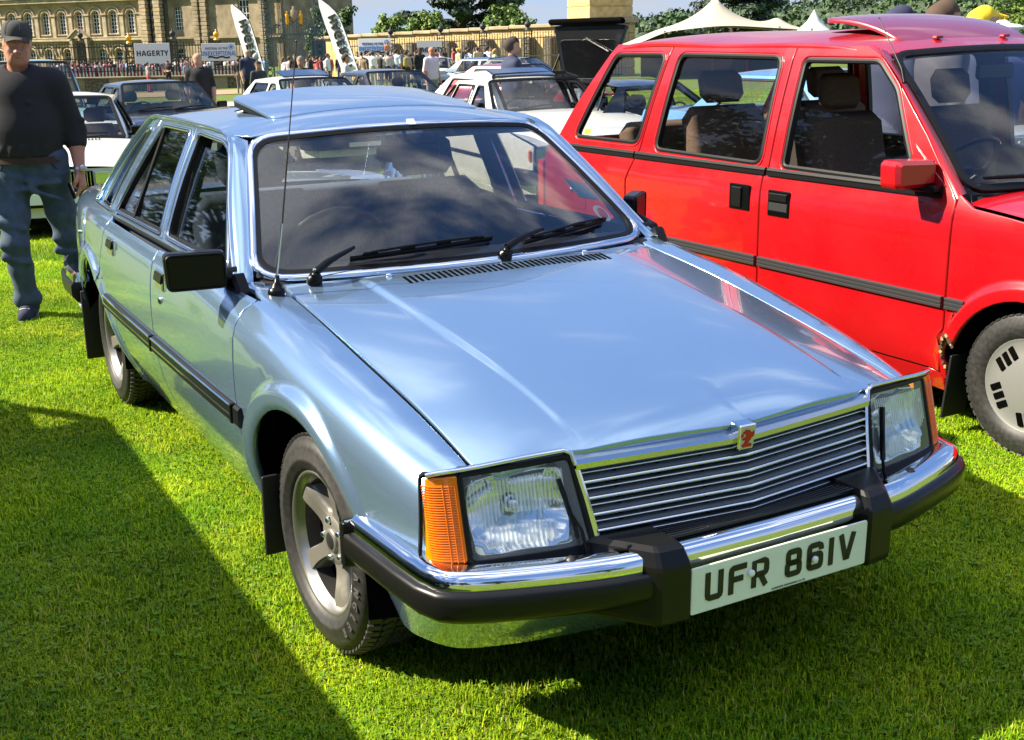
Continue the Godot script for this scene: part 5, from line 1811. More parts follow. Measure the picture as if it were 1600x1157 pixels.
		sl.panel(poly([-0.385, 0.17, -0.385, 0.252, -2.15, 0.252, -2.15, 0.17]), func(a: float, c: float) -> Vector3: return v_side(a, c) - Vector3(0.010, 0, 0), 0.1, ref)
		part("sill", mirrored(sl, s).mesh(), M.van_red, car)
		# windscreen pillar
		var pm := MB.new()
		pm.grid(func(u: float, q: float) -> Vector3:
			var a: Vector3 = v_ws(1.02, lerpf(-0.02, 1.03, q))
			var zz := lerpf(-0.385, -1.04, q)
			var yy := tab(-zz, [0.385, 0.42, 0.60, 0.82, 0.965, 1.04], [0.955, 0.990, 1.190, 1.397, 1.503, 1.538])
			return a.lerp(v_side(zz, yy) + Vector3(0.001, 0, 0), u) + Vector3(0.7, 0.3, 0.5) * 0.012 * sin(PI * u), 6, 16, Vector3(0, 1.0, -1.6))
		part("windscreen_pillar", mirrored(pm, s).mesh(), M.van_red, car)
		# door handles: a black tray with a bar
		var hr := MB.new()
		hr.box(v_side(-1.655, 0.835) , Vector3(0.012, 0.125, 0.150), 0.005)
		var h1 := part("rear_handle_tray", mirrored(hr, s).mesh(), M.blackgloss, car)
		var hp := MB.new()
		hp.box(v_side(-1.655, 0.835) + Vector3(0.008, 0, -0.016), Vector3(0.014, 0.10, 0.075), 0.006)
		part("handle", mirrored(hp, s).mesh(), M.blackplastic, h1)
		var hr2 := MB.new()
		hr2.box(v_side(-1.378, 0.830), Vector3(0.012, 0.122, 0.146), 0.005)
		var h2 := part("front_handle_tray", mirrored(hr2, s).mesh(), M.blackgloss, car)
		var hp2 := MB.new()
		hp2.box(v_side(-1.378, 0.860) + Vector3(0.008, 0, 0), Vector3(0.014, 0.040, 0.125), 0.006)
		part("handle", mirrored(hp2, s).mesh(), M.blackplastic, h2)
		var hp3 := MB.new()
		hp3.box(v_side(-1.378, 0.815) + Vector3(0.005, 0, 0), Vector3(0.006, 0.038, 0.125), 0.002)
		part("finger_plate", mirrored(hp3, s).mesh(), M.greyplastic, h2)
		# mud flap and well
		var mf := MB.new()
		mf.box(Vector3(0.755, 0.205, -0.345), Vector3(0.14, 0.27, 0.014), 0.005, Basis(Vector3(1, 0, 0), 0.10))
		part("mud_flap", mirrored(mf, s).mesh(), M.flap, car)
		for z in [0.0, -2.51]:
			var ww := MB.new()
			ww.lathe([Vector2(0.345, 0.0), Vector2(0.37, 0.08), Vector2(0.37, 0.30), Vector2(0.0, 0.30)], 22, Transform3D(Basis(Vector3(0, 0, 1), PI / 2), Vector3(0.80, 0.27, z)), deg_to_rad(-100), deg_to_rad(100))
			part("wheel_well", mirrored(ww, s).mesh(), M.void, car)
		# mirror
		var tri2 := MB.new()
		tri2.panel(poly([-0.45, 0.998, -0.645, 0.998, -0.650, 1.150]), func(a: float, c: float) -> Vector3: return v_side(a, c) + Vector3(0.006, 0, 0), 0.06, ref, 0.003, 0.014)
		var mp := part("mirror_plate", mirrored(tri2, s).mesh(), M.van_red, car)
		var mh := MB.new()
		var mc := Vector3(0.885, 1.045, -0.555)
		var mb := Basis(Vector3.UP, 0.10)
		mh.extrude(rounded(poly([-0.105, -0.052, 0.095, -0.056, 0.100, 0.040, 0.080, 0.056, -0.105, 0.050]), 0.02, 4), Transform3D(mb, mc + mb * Vector3(0, 0, 0.045)), 0.10, 0.016)
		part("mirror_housing", mirrored(mh, s).mesh(), M.van_red, mp)
		var mfoot := MB.new()
		mfoot.box(Vector3(0.80, 0.985, -0.53), Vector3(0.08, 0.03, 0.13), 0.01)
		part("mirror_foot", mirrored(mfoot, s).mesh(), M.blackplastic, mp)
		var tl := MB.new()
		tl.box(Vector3(0.765, 0.70, -3.56), Vector3(0.09, 0.34, 0.07), 0.012)
		part("tail_lamp", mirrored(tl, s).mesh(), M.amber_red, car)
		var hd := MB.new()
		hd.box(Vector3(0.55, 0.66, 0.735), Vector3(0.34, 0.15, 0.05), 0.015)
		part("headlight", mirrored(hd, s).mesh(), M.mirror, car)
	var fp := MB.new()
	fp.panel(poly([-3.02, 0.62, -3.02, 0.80, -3.20, 0.80, -3.20, 0.62]), func(a: float, c: float) -> Vector3: return v_side(a, c) + Vector3(0.003, 0, 0), 0.06, ref, 0.003, 0.006)
	var flap := part("fuel_flap", fp.mirror().mesh(), M.van_red, car)
	var lk := MB.new()
	lk.lathe([Vector2(0, 0.008), Vector2(0.012, 0.006), Vector2(0.014, 0)], 12, Transform3D(Basis(Vector3(0, 0, 1), PI / 2), Vector3(-v_side(-3.17, 0.72).x - 0.002, 0.72, -3.17)))
	part("flap_lock", lk.mesh(), M.chrome, flap)
	# roof and open sunroof
	var rm := MB.new()
	rm.panel(poly([-0.655, -2.96, -0.655, -1.05, -0.62, -0.965, 0.0, -0.915, 0.62, -0.965, 0.655, -1.05, 0.655, -2.96, 0.0, -3.02]), func(a: float, b: float) -> Vector3: return v_roof(a, b), 0.08, Vector3.ZERO, 0.006, 0.02, [rounded(poly([-0.40, -1.07, 0.40, -1.07, 0.40, -1.56, -0.40, -1.56]), 0.06)], Vector3.UP)
	part("roof", rm.mesh(), M.van_red, car)
	var sm := MB.new()
	sm.panel(rounded(poly([-0.42, -1.05, 0.42, -1.05, 0.42, -1.58, -0.42, -1.58]), 0.07), func(a: float, b: float) -> Vector3: return v_roof(a, b) + Vector3(0, 0.018 + (-1.05 - b) * 0.135 - 0.35 * pow(b + 1.32, 2.0), 0), 0.06, Vector3.ZERO, 0.006, 0.016, [], Vector3.UP)
	var sr := part("sunroof_panel", sm.mesh(), M.van_sunroof, car)
	for x in [-0.22, 0.22]:
		var hg := MB.new()
		hg.box(v_roof(x, -1.055) + Vector3(0, 0.010, 0.0), Vector3(0.045, 0.014, 0.03), 0.005)
		part("sunroof_hinge", hg.mesh(), M.van_red, sr)
	var tr := MB.new()
	tr.grid(func(u: float, q: float) -> Vector3: return v_roof(lerpf(-0.43, 0.43, u), lerpf(-1.02, -1.62, q)) - Vector3(0, 0.05, 0), 4, 4, Vector3.ZERO)
	part("sunroof_tray", tr.mesh(), M.blackplastic, car)
	# windscreen
	var wg := MB.new()
	wg.grid(func(u: float, q: float) -> Vector3: return v_ws(lerpf(-1, 1, u), q), 18, 8, Vector3(0, 1, -1.6))
	part("windscreen", wg.mesh(), M.glass_clear, car)
	var wp := []
	var wn := []
	for p in densify(rounded(poly([-1.0, 0.0, 1.0, 0.0, 1.0, 1.0, -1.0, 1.0]), 0.12, 5), 0.12):
		wp.append(v_ws(p.x, p.y)); wn.append(Vector3(p.x * 0.2, 0.72, 0.65))
	var ws := MB.new()
	ws.sweep(wp, PackedVector2Array([Vector2(-0.01, -0.016), Vector2(0.008, -0.014), Vector2(0.010, 0.0), Vector2(0.008, 0.018), Vector2(-0.01, 0.024)]), wn, false, true)
	part("windscreen_seal", ws.mesh(), M.blackplastic, car)
	var hm := MB.new()
	hm.grid(func(u: float, q: float) -> Vector3: return v_hood(lerpf(-0.765, 0.765, u) * (1.0 - 0.07 * smoothstep(0.2, 0.75, lerpf(-0.36, 0.74, q))), lerpf(-0.36, 0.74, q)), 16, 14, Vector3(0, 0, 0))
	part("bonnet", hm.mesh(), M.van_red, car)
	var nose := MB.new()
	nose.box(Vector3(0, 0.52, 0.70), Vector3(1.46, 0.42, 0.06), 0.02)
	part("nose", nose.mesh(), M.van_red, car)
	var bm := MB.new()
	bm.box(Vector3(0, 0.42, 0.78), Vector3(1.62, 0.18, 0.14), 0.04)
	part("front_bumper", bm.mesh(), M.blackplastic, car)
	var tg := MB.new()
	tg.grid(func(u: float, q: float) -> Vector3: return Vector3(lerpf(-0.74, 0.74, u), lerpf(0.35, 1.0, q), lerpf(-3.58, -3.44, q * q)), 6, 6, Vector3(0, 0.8, -2))
	part("tailgate", tg.mesh(), M.van_red, car)
	var rgl := MB.new()
	rgl.grid(func(u: float, q: float) -> Vector3: return Vector3(lerpf(-0.70, 0.70, u) * lerpf(1.0, 0.86, q), lerpf(1.0, 1.50, q), lerpf(-3.43, -2.99, q)), 6, 4, Vector3(0, 1, -2))
	part("rear_window", rgl.mesh(), M.glass_clear, car)
	var rbm := MB.new()
	rbm.box(Vector3(0, 0.42, -3.64), Vector3(1.6, 0.2, 0.14), 0.04)
	part("rear_bumper", rbm.mesh(), M.blackplastic, car)
	# wiper, aerial
	var wi := MB.new()
	wi.tube([v_ws(-0.2, 0.02) + Vector3(0, 0.02, 0.02), v_ws(-0.6, 0.04) + Vector3(0, 0.02, 0.02), v_ws(-0.9, 0.05) + Vector3(0, 0.015, 0.015)], [0.012, 0.010, 0.007], 7)
	part("wiper", wi.mesh(), M.blackgloss, car)
	var ab := v_side(-0.80, 1.385) * Vector3(-1, 1, 1) + Vector3(-0.006, 0, 0.02)
	var ae := MB.new()
	ae.tube([ab, ab + Vector3(0.012, 0.055, -0.03)], 0.010, 8)
	var aer := part("aerial_base", ae.mesh(), M.blackgloss, car)
	var am := MB.new()
	am.tube([ab + Vector3(0.012, 0.05, -0.03), ab + Vector3(0.10, 0.26, -0.26)], 0.0028, 6)
	am.ball(ab + Vector3(0.10, 0.26, -0.26), Vector3.ONE * 0.005, 6, 4)
	part("aerial_mast", am.mesh(), M.darksteel, aer)
	# cabin
	tub(car, 0.76, 0.30, 0.93, -3.40, -0.42, M.van_trim)
	tub(car, 0.62, 0.32, 0.78, -0.42, 0.66, M.void, "engine_bay")
	var dash := MB.new()
	dash.box(Vector3(0, 0.87, -0.50), Vector3(1.46, 0.18, 0.36), 0.05)
	part("dashboard", dash.mesh(), M.van_dash, car)
	for i in 12:
		var vs := MB.new()
		vs.box(Vector3(-0.40 + 0.022 * i, 0.9625, -0.42), Vector3(0.010, 0.004, 0.06), 0.001)
		part("vent_slot", vs.mesh(), M.void, car)
	for x in [-0.38, 0.38]: seat(car, Vector3(x, 0.52, -1.10), 0.50, 0.22, M.van_seat)
	for x in [-0.38, 0.38]: seat(car, Vector3(x, 0.52, -1.98), 0.56, 0.25, M.van_seat)
	var rs := MB.new()
	rs.box(Vector3(0, 0.86, -2.95), Vector3(1.2, 0.5, 0.16), 0.06, Basis(Vector3(1, 0, 0), -0.2))
	part("third_row_seat", rs.mesh(), M.van_seat, car)
	steering(car, Vector3(-0.38, 1.02, -0.74), 0.75, 0.18, M.blackplastic)
	var im := MB.new()
	im.box(Vector3(0.02, 1.41, -0.93), Vector3(0.24, 0.07, 0.03), 0.012)
	im.tube([Vector3(0.02, 1.43, -0.94), Vector3(0.02, 1.50, -0.96)], 0.008, 6)
	part("rear_view_mirror", im.mesh(), M.blackgloss, car)
	for s in [-1, 1]:
		var bp := MB.new()
		bp.sweep([Vector3(0.73, 0.93, -1.49), Vector3(0.62, 1.50, -1.49)], PackedVector2Array([Vector2(-0.02, -0.035), Vector2(0.015, -0.035), Vector2(0.015, 0.035), Vector2(-0.02, 0.035)]), Vector3(1, 0.3, 0))
		part("pillar_trim", mirrored(bp, s).mesh(), M.van_dash, car)
	var hl := MB.new()
	hl.grid(func(u: float, q: float) -> Vector3: return v_roof(lerpf(-0.63, 0.63, u), lerpf(-1.0, -2.95, q)) - Vector3(0, 0.035, 0), 6, 6, Vector3.ZERO)
	part("headlining", hl.mesh(), M.van_lining, car)
	var st1 := MB.new()   # small yellow sticker in the rear side glass
	st1.panel(poly([-3.06, 1.045, -3.06, 1.075, -3.12, 1.075, -3.12, 1.045]), func(a: float, c: float) -> Vector3: return v_side(a, c) - Vector3(0.012, 0, 0), 0.05, ref, 0.001, 0.001)
	part("yellow_sticker", st1.mirror().mesh(), M.yellow, car)
	hubcap_wheel(car, Vector3(-0.715, 0.287, 0.0), 0.02, 0.287, M.hubcap, true)
	hubcap_wheel(car, Vector3(-0.715, 0.287, -2.51), 0.0, 0.287, M.hubcap)
	hubcap_wheel(car, Vector3(0.715, 0.287, 0.0), PI, 0.287, M.hubcap)
	hubcap_wheel(car, Vector3(0.715, 0.287, -2.51), PI, 0.287, M.hubcap)
# ---------------------------------------------------------------- the other parked cars, each from its own measures
# d: w half width, fo/ro overhangs, wb wheelbase, nose, cowl, belt, boot, roof heights, zc windscreen foot, zh header, zr rear header, zb rear glass foot
func make_car(called: String, label: String, category: String, at: Vector3, turn: float, d: Dictionary, group := "") -> Node3D:
	var car := thing(called, label, category, at, turn, group)
	var paint: Material = d.paint
	var w: float = d.w
	var zf: float = d.fo
	var zr: float = -d.wb - d.ro
	var belt: float = d.belt
	var R: float = d.get("R", 0.30)
	var ref := Vector3(0, 0.6, -d.wb * 0.5)
	var top := func(z: float) -> float:
		return tab(z, [zr, d.zb, d.zb + 0.15, d.zc, lerpf(d.zc, zf, 0.6), zf], [d.boot - 0.01, d.boot, belt, d.cowl - 0.015, lerpf(d.cowl, d.nose, 0.5), d.nose - 0.02])
	var side := func(z: float, y: float) -> Vector3:
		var t := y / belt
		var x: float = w * tab(t, [0.15, 0.3, 0.55, 0.8, 0.93, 1.0], [0.91, 0.965, 0.998, 0.995, 0.965, 0.92])
		x -= 0.07 * smoothstep(zf - 0.5, zf, z) + 0.07 * smoothstep(zr + 0.5, zr, z)
		for c in [0.0, -d.wb]:
			x += 0.012 * smoothstep(R + 0.14, R + 0.09, Vector2(z - c, y - R).length())
		return Vector3(x, y, z)
	var gx := func(z: float, y: float) -> float:
		var t: float = clampf((y - belt) / (d.roof - 0.06 - belt), 0, 1.1)
		return lerpf(w * 0.92, w * 0.70, t) + 0.012 * sin(PI * clampf(t, 0, 1)) - 0.03 * smoothstep(d.zc - 0.4, d.zc + 0.1, z)
	var green := func(z: float, y: float) -> Vector3: return Vector3(gx.call(z, y), y, z)
	var hy: float = d.roof - 0.065
	var g1: float = d.get("gap1", -0.40)
	var gm: float = d.get("gapm", -d.wb * 0.52)
	var g2: float = d.get("gap2", -d.wb + 0.38)
	var four: bool = d.get("doors", 4) == 4
	for s in [-1, 1]:
		var o := PackedVector2Array()
		for z in span(g1 + 0.004, zf, 8): o.append(Vector2(z, top.call(z)))
		o.append(Vector2(zf, 0.26)); o.append(Vector2(R + 0.09, 0.22))
		o.append_array(arc2(Vector2(0, R), R + 0.07, -10, 190, 14))
		o.append(Vector2(g1 + 0.004, 0.22))
		var a := MB.new(); a.panel(o, side, 0.11, ref)
		part("wing", mirrored(a, s).mesh(), paint, car)
		var spans := [[g1 - 0.004, gm + 0.004], [gm - 0.004, g2]] if four else [[g1 - 0.004, gm - 0.20]]
		for k in spans.size():
			var p := PackedVector2Array([Vector2(spans[k][0], 0.24), Vector2(spans[k][0], belt - 0.01), Vector2(spans[k][1], belt - 0.01)])
			if k == spans.size() - 1 and four:
				p.append(Vector2(spans[k][1], 0.72))
				p.append_array(arc2(Vector2(-d.wb, R), R + 0.08, 60, 0, 6))
			p.append(Vector2(maxf(spans[k][1], -d.wb + R + 0.085), 0.24))
			var b := MB.new(); b.panel(p, side, 0.14, ref)
			var door := part("front_door" if k == 0 else "rear_door", mirrored(b, s).mesh(), paint, car)
			var h := MB.new(); h.box(side.call(spans[k][1] + 0.14, belt - 0.10) + Vector3(0.006, 0, 0), Vector3(0.02, 0.035, 0.13), 0.006)
			part("handle", mirrored(h, s).mesh(), M.blackplastic, door)
		var ge: float = spans[-1][1] - 0.008
		var q := PackedVector2Array([Vector2(ge, 0.72 if four else 0.24), Vector2(ge, belt - 0.01)])
		for z in span(d.zb, zr, 5): q.append(Vector2(z, top.call(z)))
		q.append(Vector2(zr, 0.30)); q.append(Vector2(-d.wb - R - 0.09, 0.26))
		q.append_array(arc2(Vector2(-d.wb, R), R + 0.07, 180, 60 if four else 4, 12))
		var c := MB.new(); c.panel(q, side, 0.13, ref)
		part("rear_quarter", mirrored(c, s).mesh(), paint, car)
		var sl := MB.new(); sl.panel(poly([-R - 0.08, 0.15, -R - 0.08, 0.232, -d.wb + R + 0.08, 0.232, -d.wb + R + 0.08, 0.15]), side, 0.2, ref)
		part("sill", mirrored(sl, s).mesh(), M.blackplastic if d.get("darksill", false) else paint, car)
		# side of the cabin with window openings
		var go := poly([d.zc - 0.02, belt, d.zh - 0.03, hy, d.zr + 0.03, hy, d.zb + 0.06, belt])
		var m1: float = gm + 0.05
		var fz0: float = d.zc - 0.16
		var holes := [rounded(poly([fz0, belt + 0.02, d.zh - 0.06, hy - 0.045, m1, hy - 0.045, m1, belt + 0.02]), 0.03)]
		var r1: float = gm - 0.05
		if four:
			holes.append(rounded(poly([r1, belt + 0.02, r1, hy - 0.045, d.zr + 0.12, hy - 0.045, minf(d.zr - 0.05, g2 + 0.06), belt + 0.02]), 0.03))
			if d.get("sixlight", false):
				holes.append(rounded(poly([g2 - 0.06, belt + 0.03, d.zr + 0.06, hy - 0.06, d.zr - 0.02, hy - 0.06, d.zb + 0.22, belt + 0.03]), 0.02))
		else:
			holes.append(rounded(poly([r1, belt + 0.02, r1, hy - 0.045, d.zr + 0.10, hy - 0.045, d.zb + 0.28, belt + 0.02]), 0.03))
		var gm2 := MB.new(); gm2.panel(go, green, 0.11, ref, 0.004, 0.02, holes)
		var frame_part := part("cabin_side", mirrored(gm2, s).mesh(), paint, car)
		for hh in holes:
			var gg := MB.new(); gg.panel(hh, func(u: float, v: float) -> Vector3: return green.call(u, v) - Vector3(0.012, 0, 0), 0.2, ref, 0.001, 0.002)
			part("window_glass", mirrored(gg, s).mesh(), d.get("glass", M.glass_clear), frame_part)
			var pth := []
			for p in densify(hh, 0.12): pth.append(green.call(p.x, p.y) - Vector3(0.004, 0, 0))
			var sb := MB.new(); sb.sweep(pth, PackedVector2Array([Vector2(-0.016, -0.012), Vector2(0.008, -0.012), Vector2(0.008, 0.012), Vector2(-0.016, 0.012)]), Vector3(1, 0.4, 0), false, true)
			part("window_seal", mirrored(sb, s).mesh(), M.blackplastic, frame_part)
		var bp := []
		for z in span(d.zc - 0.1, d.zb + 0.1, 8): bp.append(Vector3(gx.call(z, belt) + 0.006, belt - 0.002, z))
		h_trim(car, "belt_moulding", bp, 0.022, 0.010, Vector3(1, 0.5, 0), M.blackplastic, s)
		if d.get("strip", true):
			var zs := []
			for z in span(g1 + 0.02, -d.wb + R + 0.10, 8): zs.append(side.call(z, belt * 0.60))
			h_trim(car, "rubbing_strip", zs, 0.045, 0.014, Vector3(1, 0, 0), M.blackplastic, s)
		var mr := MB.new(); mr.box(Vector3(w * 0.92 + 0.10, belt + 0.06, d.zc - 0.28), Vector3(0.17, 0.11, 0.07), 0.02, Basis(Vector3.UP, 0.15))
		mr.tube([Vector3(w * 0.92 - 0.02, belt + 0.025, d.zc - 0.27), Vector3(w * 0.92 + 0.07, belt + 0.03, d.zc - 0.28)], 0.018, 6)
		part("mirror", mirrored(mr, s).mesh(), d.get("mirror", M.blackgloss), car)
		# lamps
		var hl := MB.new(); hl.box(Vector3(w * 0.68, d.nose - 0.12, zf - 0.005 - 0.05 * 0.68), Vector3(w * 0.36, 0.14, 0.07), 0.015, Basis(Vector3.UP, 0.08))
		var lamp := part("headlight", mirrored(hl, s).mesh(), M.mirror, car)
		var hg := MB.new(); hg.box(Vector3(w * 0.68, d.nose - 0.12, zf + 0.032 - 0.05 * 0.68), Vector3(w * 0.36, 0.14, 0.008), 0.003, Basis(Vector3.UP, 0.08))
		part("lens", mirrored(hg, s).mesh(), M.lens, lamp)
		var ind := MB.new(); ind.box(Vector3(w * 0.905, d.nose - 0.12, zf - 0.055), Vector3(w * 0.09, 0.13, 0.10), 0.02, Basis(Vector3.UP, 0.3))
		part("indicator", mirrored(ind, s).mesh(), M.amber, car)
		var tl := MB.new(); tl.box(Vector3(w * 0.74, d.boot - 0.22, zr + 0.005), Vector3(w * 0.34, 0.15, 0.06), 0.015)
		part("tail_lamp", mirrored(tl, s).mesh(), M.red_lens, car)
		for z in [0.0, -d.wb]:
			var ww := MB.new(); ww.lathe([Vector2(R + 0.06, 0.0), Vector2(R + 0.07, 0.26), Vector2(0.0, 0.26)], 16, Transform3D(Basis(Vector3(0, 0, 1), PI / 2), Vector3(w - 0.03, R, z)), deg_to_rad(-100), deg_to_rad(100))
			part("wheel_well", mirrored(ww, s).mesh(), M.void, car)
			hubcap_wheel(car, Vector3(-s * (w - 0.105), R, z), 0.0 if s > 0 else PI, R, M.hubcap)
	# tops
	var hm := MB.new()
	hm.grid(func(u: float, v: float) -> Vector3:
		var z := lerpf(d.zc + 0.04, zf, v)
		var x: float = lerpf(-1, 1, u) * (w * 0.92 - 0.07 * smoothstep(zf - 0.5, zf, z))
		return Vector3(x, top.call(z) + 0.03 * (1.0 - pow(absf(lerpf(-1, 1, u)), 3.0)), z + 0.03 * (1.0 - pow(u * 2 - 1, 2.0)) * v), 14, 14, Vector3(0, 0, -1))
	var hood := part("bonnet", hm.mesh(), paint, car)
	if d.get("vent", false):
		for i in 26:
			var x := lerpf(-0.45, 0.45, i / 25.0)
			var vs := MB.new(); vs.box(Vector3(x, top.call(d.zc + 0.20) + 0.034, d.zc + 0.20), Vector3(0.012, 0.006, 0.08), 0.001, Basis(Vector3(1, 0, 0), 0.06))
			part("vent_slot", vs.mesh(), M.void, hood)
	var bm := MB.new()
	bm.grid(func(u: float, v: float) -> Vector3:
		var z := lerpf(d.zb + 0.02, zr, v)
		return Vector3(lerpf(-1, 1, u) * (w * 0.92 - 0.06 * v), top.call(z) + 0.02 * (1.0 - pow(absf(lerpf(-1, 1, u)), 3.0)), z), 10, 6, Vector3(0, 0, -1))
	part("boot_lid", bm.mesh(), paint, car)
	var rf := MB.new()
	rf.grid(func(u: float, v: float) -> Vector3:
		var z := lerpf(d.zh, d.zr, v)
		var e := absf(lerpf(-1, 1, u))
		var y: float = d.roof - 0.035 * pow(lerpf(-1, 1, v), 2.0)
		return Vector3(lerpf(-1, 1, u) * w * 0.705, y - (y - hy) * pow(e, 3.0), z - 0.03 * (1 - e * e) * (lerpf(1, -1, v)) * -1.0), 12, 10, Vector3(0, 0, -1))
	part("roof", rf.mesh(), paint, car)
	if d.get("sunroof", false):
		var sr := MB.new()
		sr.panel(rounded(poly([-0.40, d.zh - 0.22, 0.40, d.zh - 0.22, 0.40, d.zh - 0.62, -0.40, d.zh - 0.62]), 0.04), func(a: float, b: float) -> Vector3: return Vector3(a, d.roof + 0.012 + (d.zh - 0.22 - b) * 0.20 - 0.05 * a * a, b), 0.1, Vector3.ZERO, 0.005, 0.012, [], Vector3.UP)
		part("sunroof_panel", sr.mesh(), M.glass_smoke, car)
	var wfn := func(u: float, v: float) -> Vector3:
		var x := lerpf(-1, 1, u)
		return Vector3(x * lerpf(w * 0.86, w * 0.68, v), lerpf(d.cowl, hy + 0.02, v) + 0.012 * (1 - x * x), lerpf(d.zc + 0.03, d.zh, v) + 0.05 * (1 - x * x) + 0.01 * sin(PI * v))
	var wm := MB.new(); wm.grid(wfn, 12, 5, ref)
	part("windscreen", wm.mesh(), d.get("glass", M.glass_clear), car)
	var wp := []
	for p in densify(rounded(poly([0.0, 0.0, 1.0, 0.0, 1.0, 1.0, 0.0, 1.0]), 0.06), 0.1): wp.append(wfn.call(p.x, p.y))
	var wsl := MB.new(); wsl.sweep(wp, PackedVector2Array([Vector2(-0.012, -0.018), Vector2(0.007, -0.016), Vector2(0.007, 0.02), Vector2(-0.012, 0.022)]), Vector3(0, 0.7, 0.7), false, true)
	part("windscreen_seal", wsl.mesh(), M.blackplastic, car)
	for s in [-1, 1]:   # pillar faces beside the windscreen and rear window
		var pa := MB.new(); pa.grid(func(u: float, v: float) -> Vector3:
			var a: Vector3 = wfn.call(1.0, v)
			var zz := lerpf(d.zc - 0.02, d.zh - 0.03, v)
			return a.lerp(Vector3(gx.call(zz, lerpf(belt, hy, v)), lerpf(belt, hy, v), zz), u), 3, 6, ref)
		part("windscreen_pillar", mirrored(pa, s).mesh(), paint, car)
	for k in 2:
		var wi := MB.new()
		var u0: float = [0.14, 0.52][k]
		wi.tube([wfn.call(u0, 0.0) + Vector3(0, 0.02, 0.02), wfn.call(u0 + 0.18, 0.07) + Vector3(0, 0.02, 0.02), wfn.call(u0 + 0.36, 0.09) + Vector3(0, 0.015, 0.015)], [0.012, 0.011, 0.007], 6)
		part("wiper", wi.mesh(), M.blackgloss, car)
	var rg := MB.new()
	rg.grid(func(u: float, v: float) -> Vector3:
		var x := lerpf(-1, 1, u)
		return Vector3(x * lerpf(w * 0.86, w * 0.68, v), lerpf(d.boot if not d.get("hatch", false) else belt, hy + 0.02, v), lerpf(d.zb, d.zr, v) - 0.05 * (1 - x * x)), 8, 4, ref)
	part("rear_window", rg.mesh(), d.get("glass", M.glass_clear), car)
	# nose and tail
	var nm := MB.new()
	nm.grid(func(u: float, v: float) -> Vector3:
		var x := lerpf(-1, 1, u)
		return Vector3(x * (w * 0.92 - 0.07), lerpf(0.25, d.nose - 0.02, v), zf - 0.03 + 0.03 * (1 - x * x)), 8, 3, ref)
	part("nose", nm.mesh(), paint, car)
	var gb := MB.new(); gb.box(Vector3(0, d.nose - 0.12, zf + 0.005), Vector3(w * 0.98, 0.15, 0.03), 0.006)
	var grille := part("grille", gb.mesh(), M.void, car)
	var vertical: bool = d.get("upright_bars", false)
	for i in (26 if vertical else 5):
		var g := MB.new()
		if vertical: g.box(Vector3(lerpf(-0.46, 0.46, i / 25.0) * w, d.nose - 0.12, zf + 0.024), Vector3(0.008, 0.14, 0.02), 0.002)
		else: g.box(Vector3(0, d.nose - 0.18 + 0.03 * i, zf + 0.024), Vector3(w * 0.94, 0.009, 0.02), 0.002)
		part("grille_bar", g.mesh(), M.satin, grille)
	for e in [0, 1]:
		var bb := MB.new()
		var zz: float = zf + 0.05 if e == 0 else zr - 0.05
		var sg := 1.0 if e == 0 else -1.0
		bb.sweep([Vector3(-w - 0.005, 0.45, zz - sg * 0.40), Vector3(-w + 0.0, 0.45, zz - sg * 0.12), Vector3(-w + 0.09, 0.45, zz), Vector3(0, 0.45, zz + sg * 0.05), Vector3(w - 0.09, 0.45, zz), Vector3(w, 0.45, zz - sg * 0.12), Vector3(w + 0.005, 0.45, zz - sg * 0.40)], PackedVector2Array([Vector2(-0.07, -0.09), Vector2(0.01, -0.09), Vector2(0.03, -0.05), Vector2(0.03, 0.05), Vector2(0.01, 0.08), Vector2(-0.07, 0.08)]), [Vector3(-1, 0, 0.1 * sg), Vector3(-1, 0, 0.4 * sg), Vector3(-0.5, 0, sg), Vector3(0, 0, sg), Vector3(0.5, 0, sg), Vector3(1, 0, 0.4 * sg), Vector3(1, 0, 0.1 * sg)])
		part("front_bumper" if e == 0 else "rear_bumper", bb.mesh(), d.get("bumper", M.blackplastic), car)
		var np := MB.new(); np.box(Vector3(0, 0.45, zz + sg * 0.086), Vector3(0.52, 0.11, 0.006), 0.002)
		part("number_plate", np.mesh(), M.plate if e == 0 else M.yellow, car)
	var tm := MB.new()
	tm.grid(func(u: float, v: float) -> Vector3: return Vector3(lerpf(-1, 1, u) * (w * 0.92 - 0.07), lerpf(0.28, d.boot - 0.01, v), zr + 0.01), 6, 2, ref)
	part("tail_panel", tm.mesh(), paint, car)
	tub(car, w - 0.09, 0.24, belt - 0.04, d.zb + 0.15, d.zc - 0.12, d.get("trim", M.trim))
	tub(car, w - 0.16, 0.28, minf(d.nose, d.cowl) - 0.12, d.zc - 0.10, zf - 0.08, M.void, "engine_bay")
	var da := MB.new(); da.box(Vector3(0, belt - 0.06, d.zc - 0.14), Vector3(w * 1.72, 0.14, 0.34), 0.05)
	part("dashboard", da.mesh(), M.dash, car)
	for x in [-0.36, 0.36]: seat(car, Vector3(x, 0.32, -d.wb * 0.47), 0.5, 0.3, d.get("seats", M.van_seat))
	var rs := MB.new(); rs.box(Vector3(0, 0.62, -d.wb * 0.83), Vector3(w * 1.6, 0.5, 0.16), 0.05, Basis(Vector3(1, 0, 0), -0.35))
	part("rear_seat", rs.mesh(), d.get("seats", M.van_seat), car)
	steering(car, Vector3(-0.36, belt - 0.02, d.zc - 0.40), 0.5, 0.19, M.dash)
	return car

func saloon(extra: Dictionary) -> Dictionary:
	var d := {"w": 0.83, "fo": 0.80, "ro": 0.95, "wb": 2.58, "nose": 0.74, "cowl": 0.93, "belt": 0.92, "boot": 0.93, "roof": 1.39, "zc": -0.42, "zh": -1.02, "zr": -2.15, "zb": -2.72, "paint": M.white_paint}
	d.merge(extra, true)
	return d
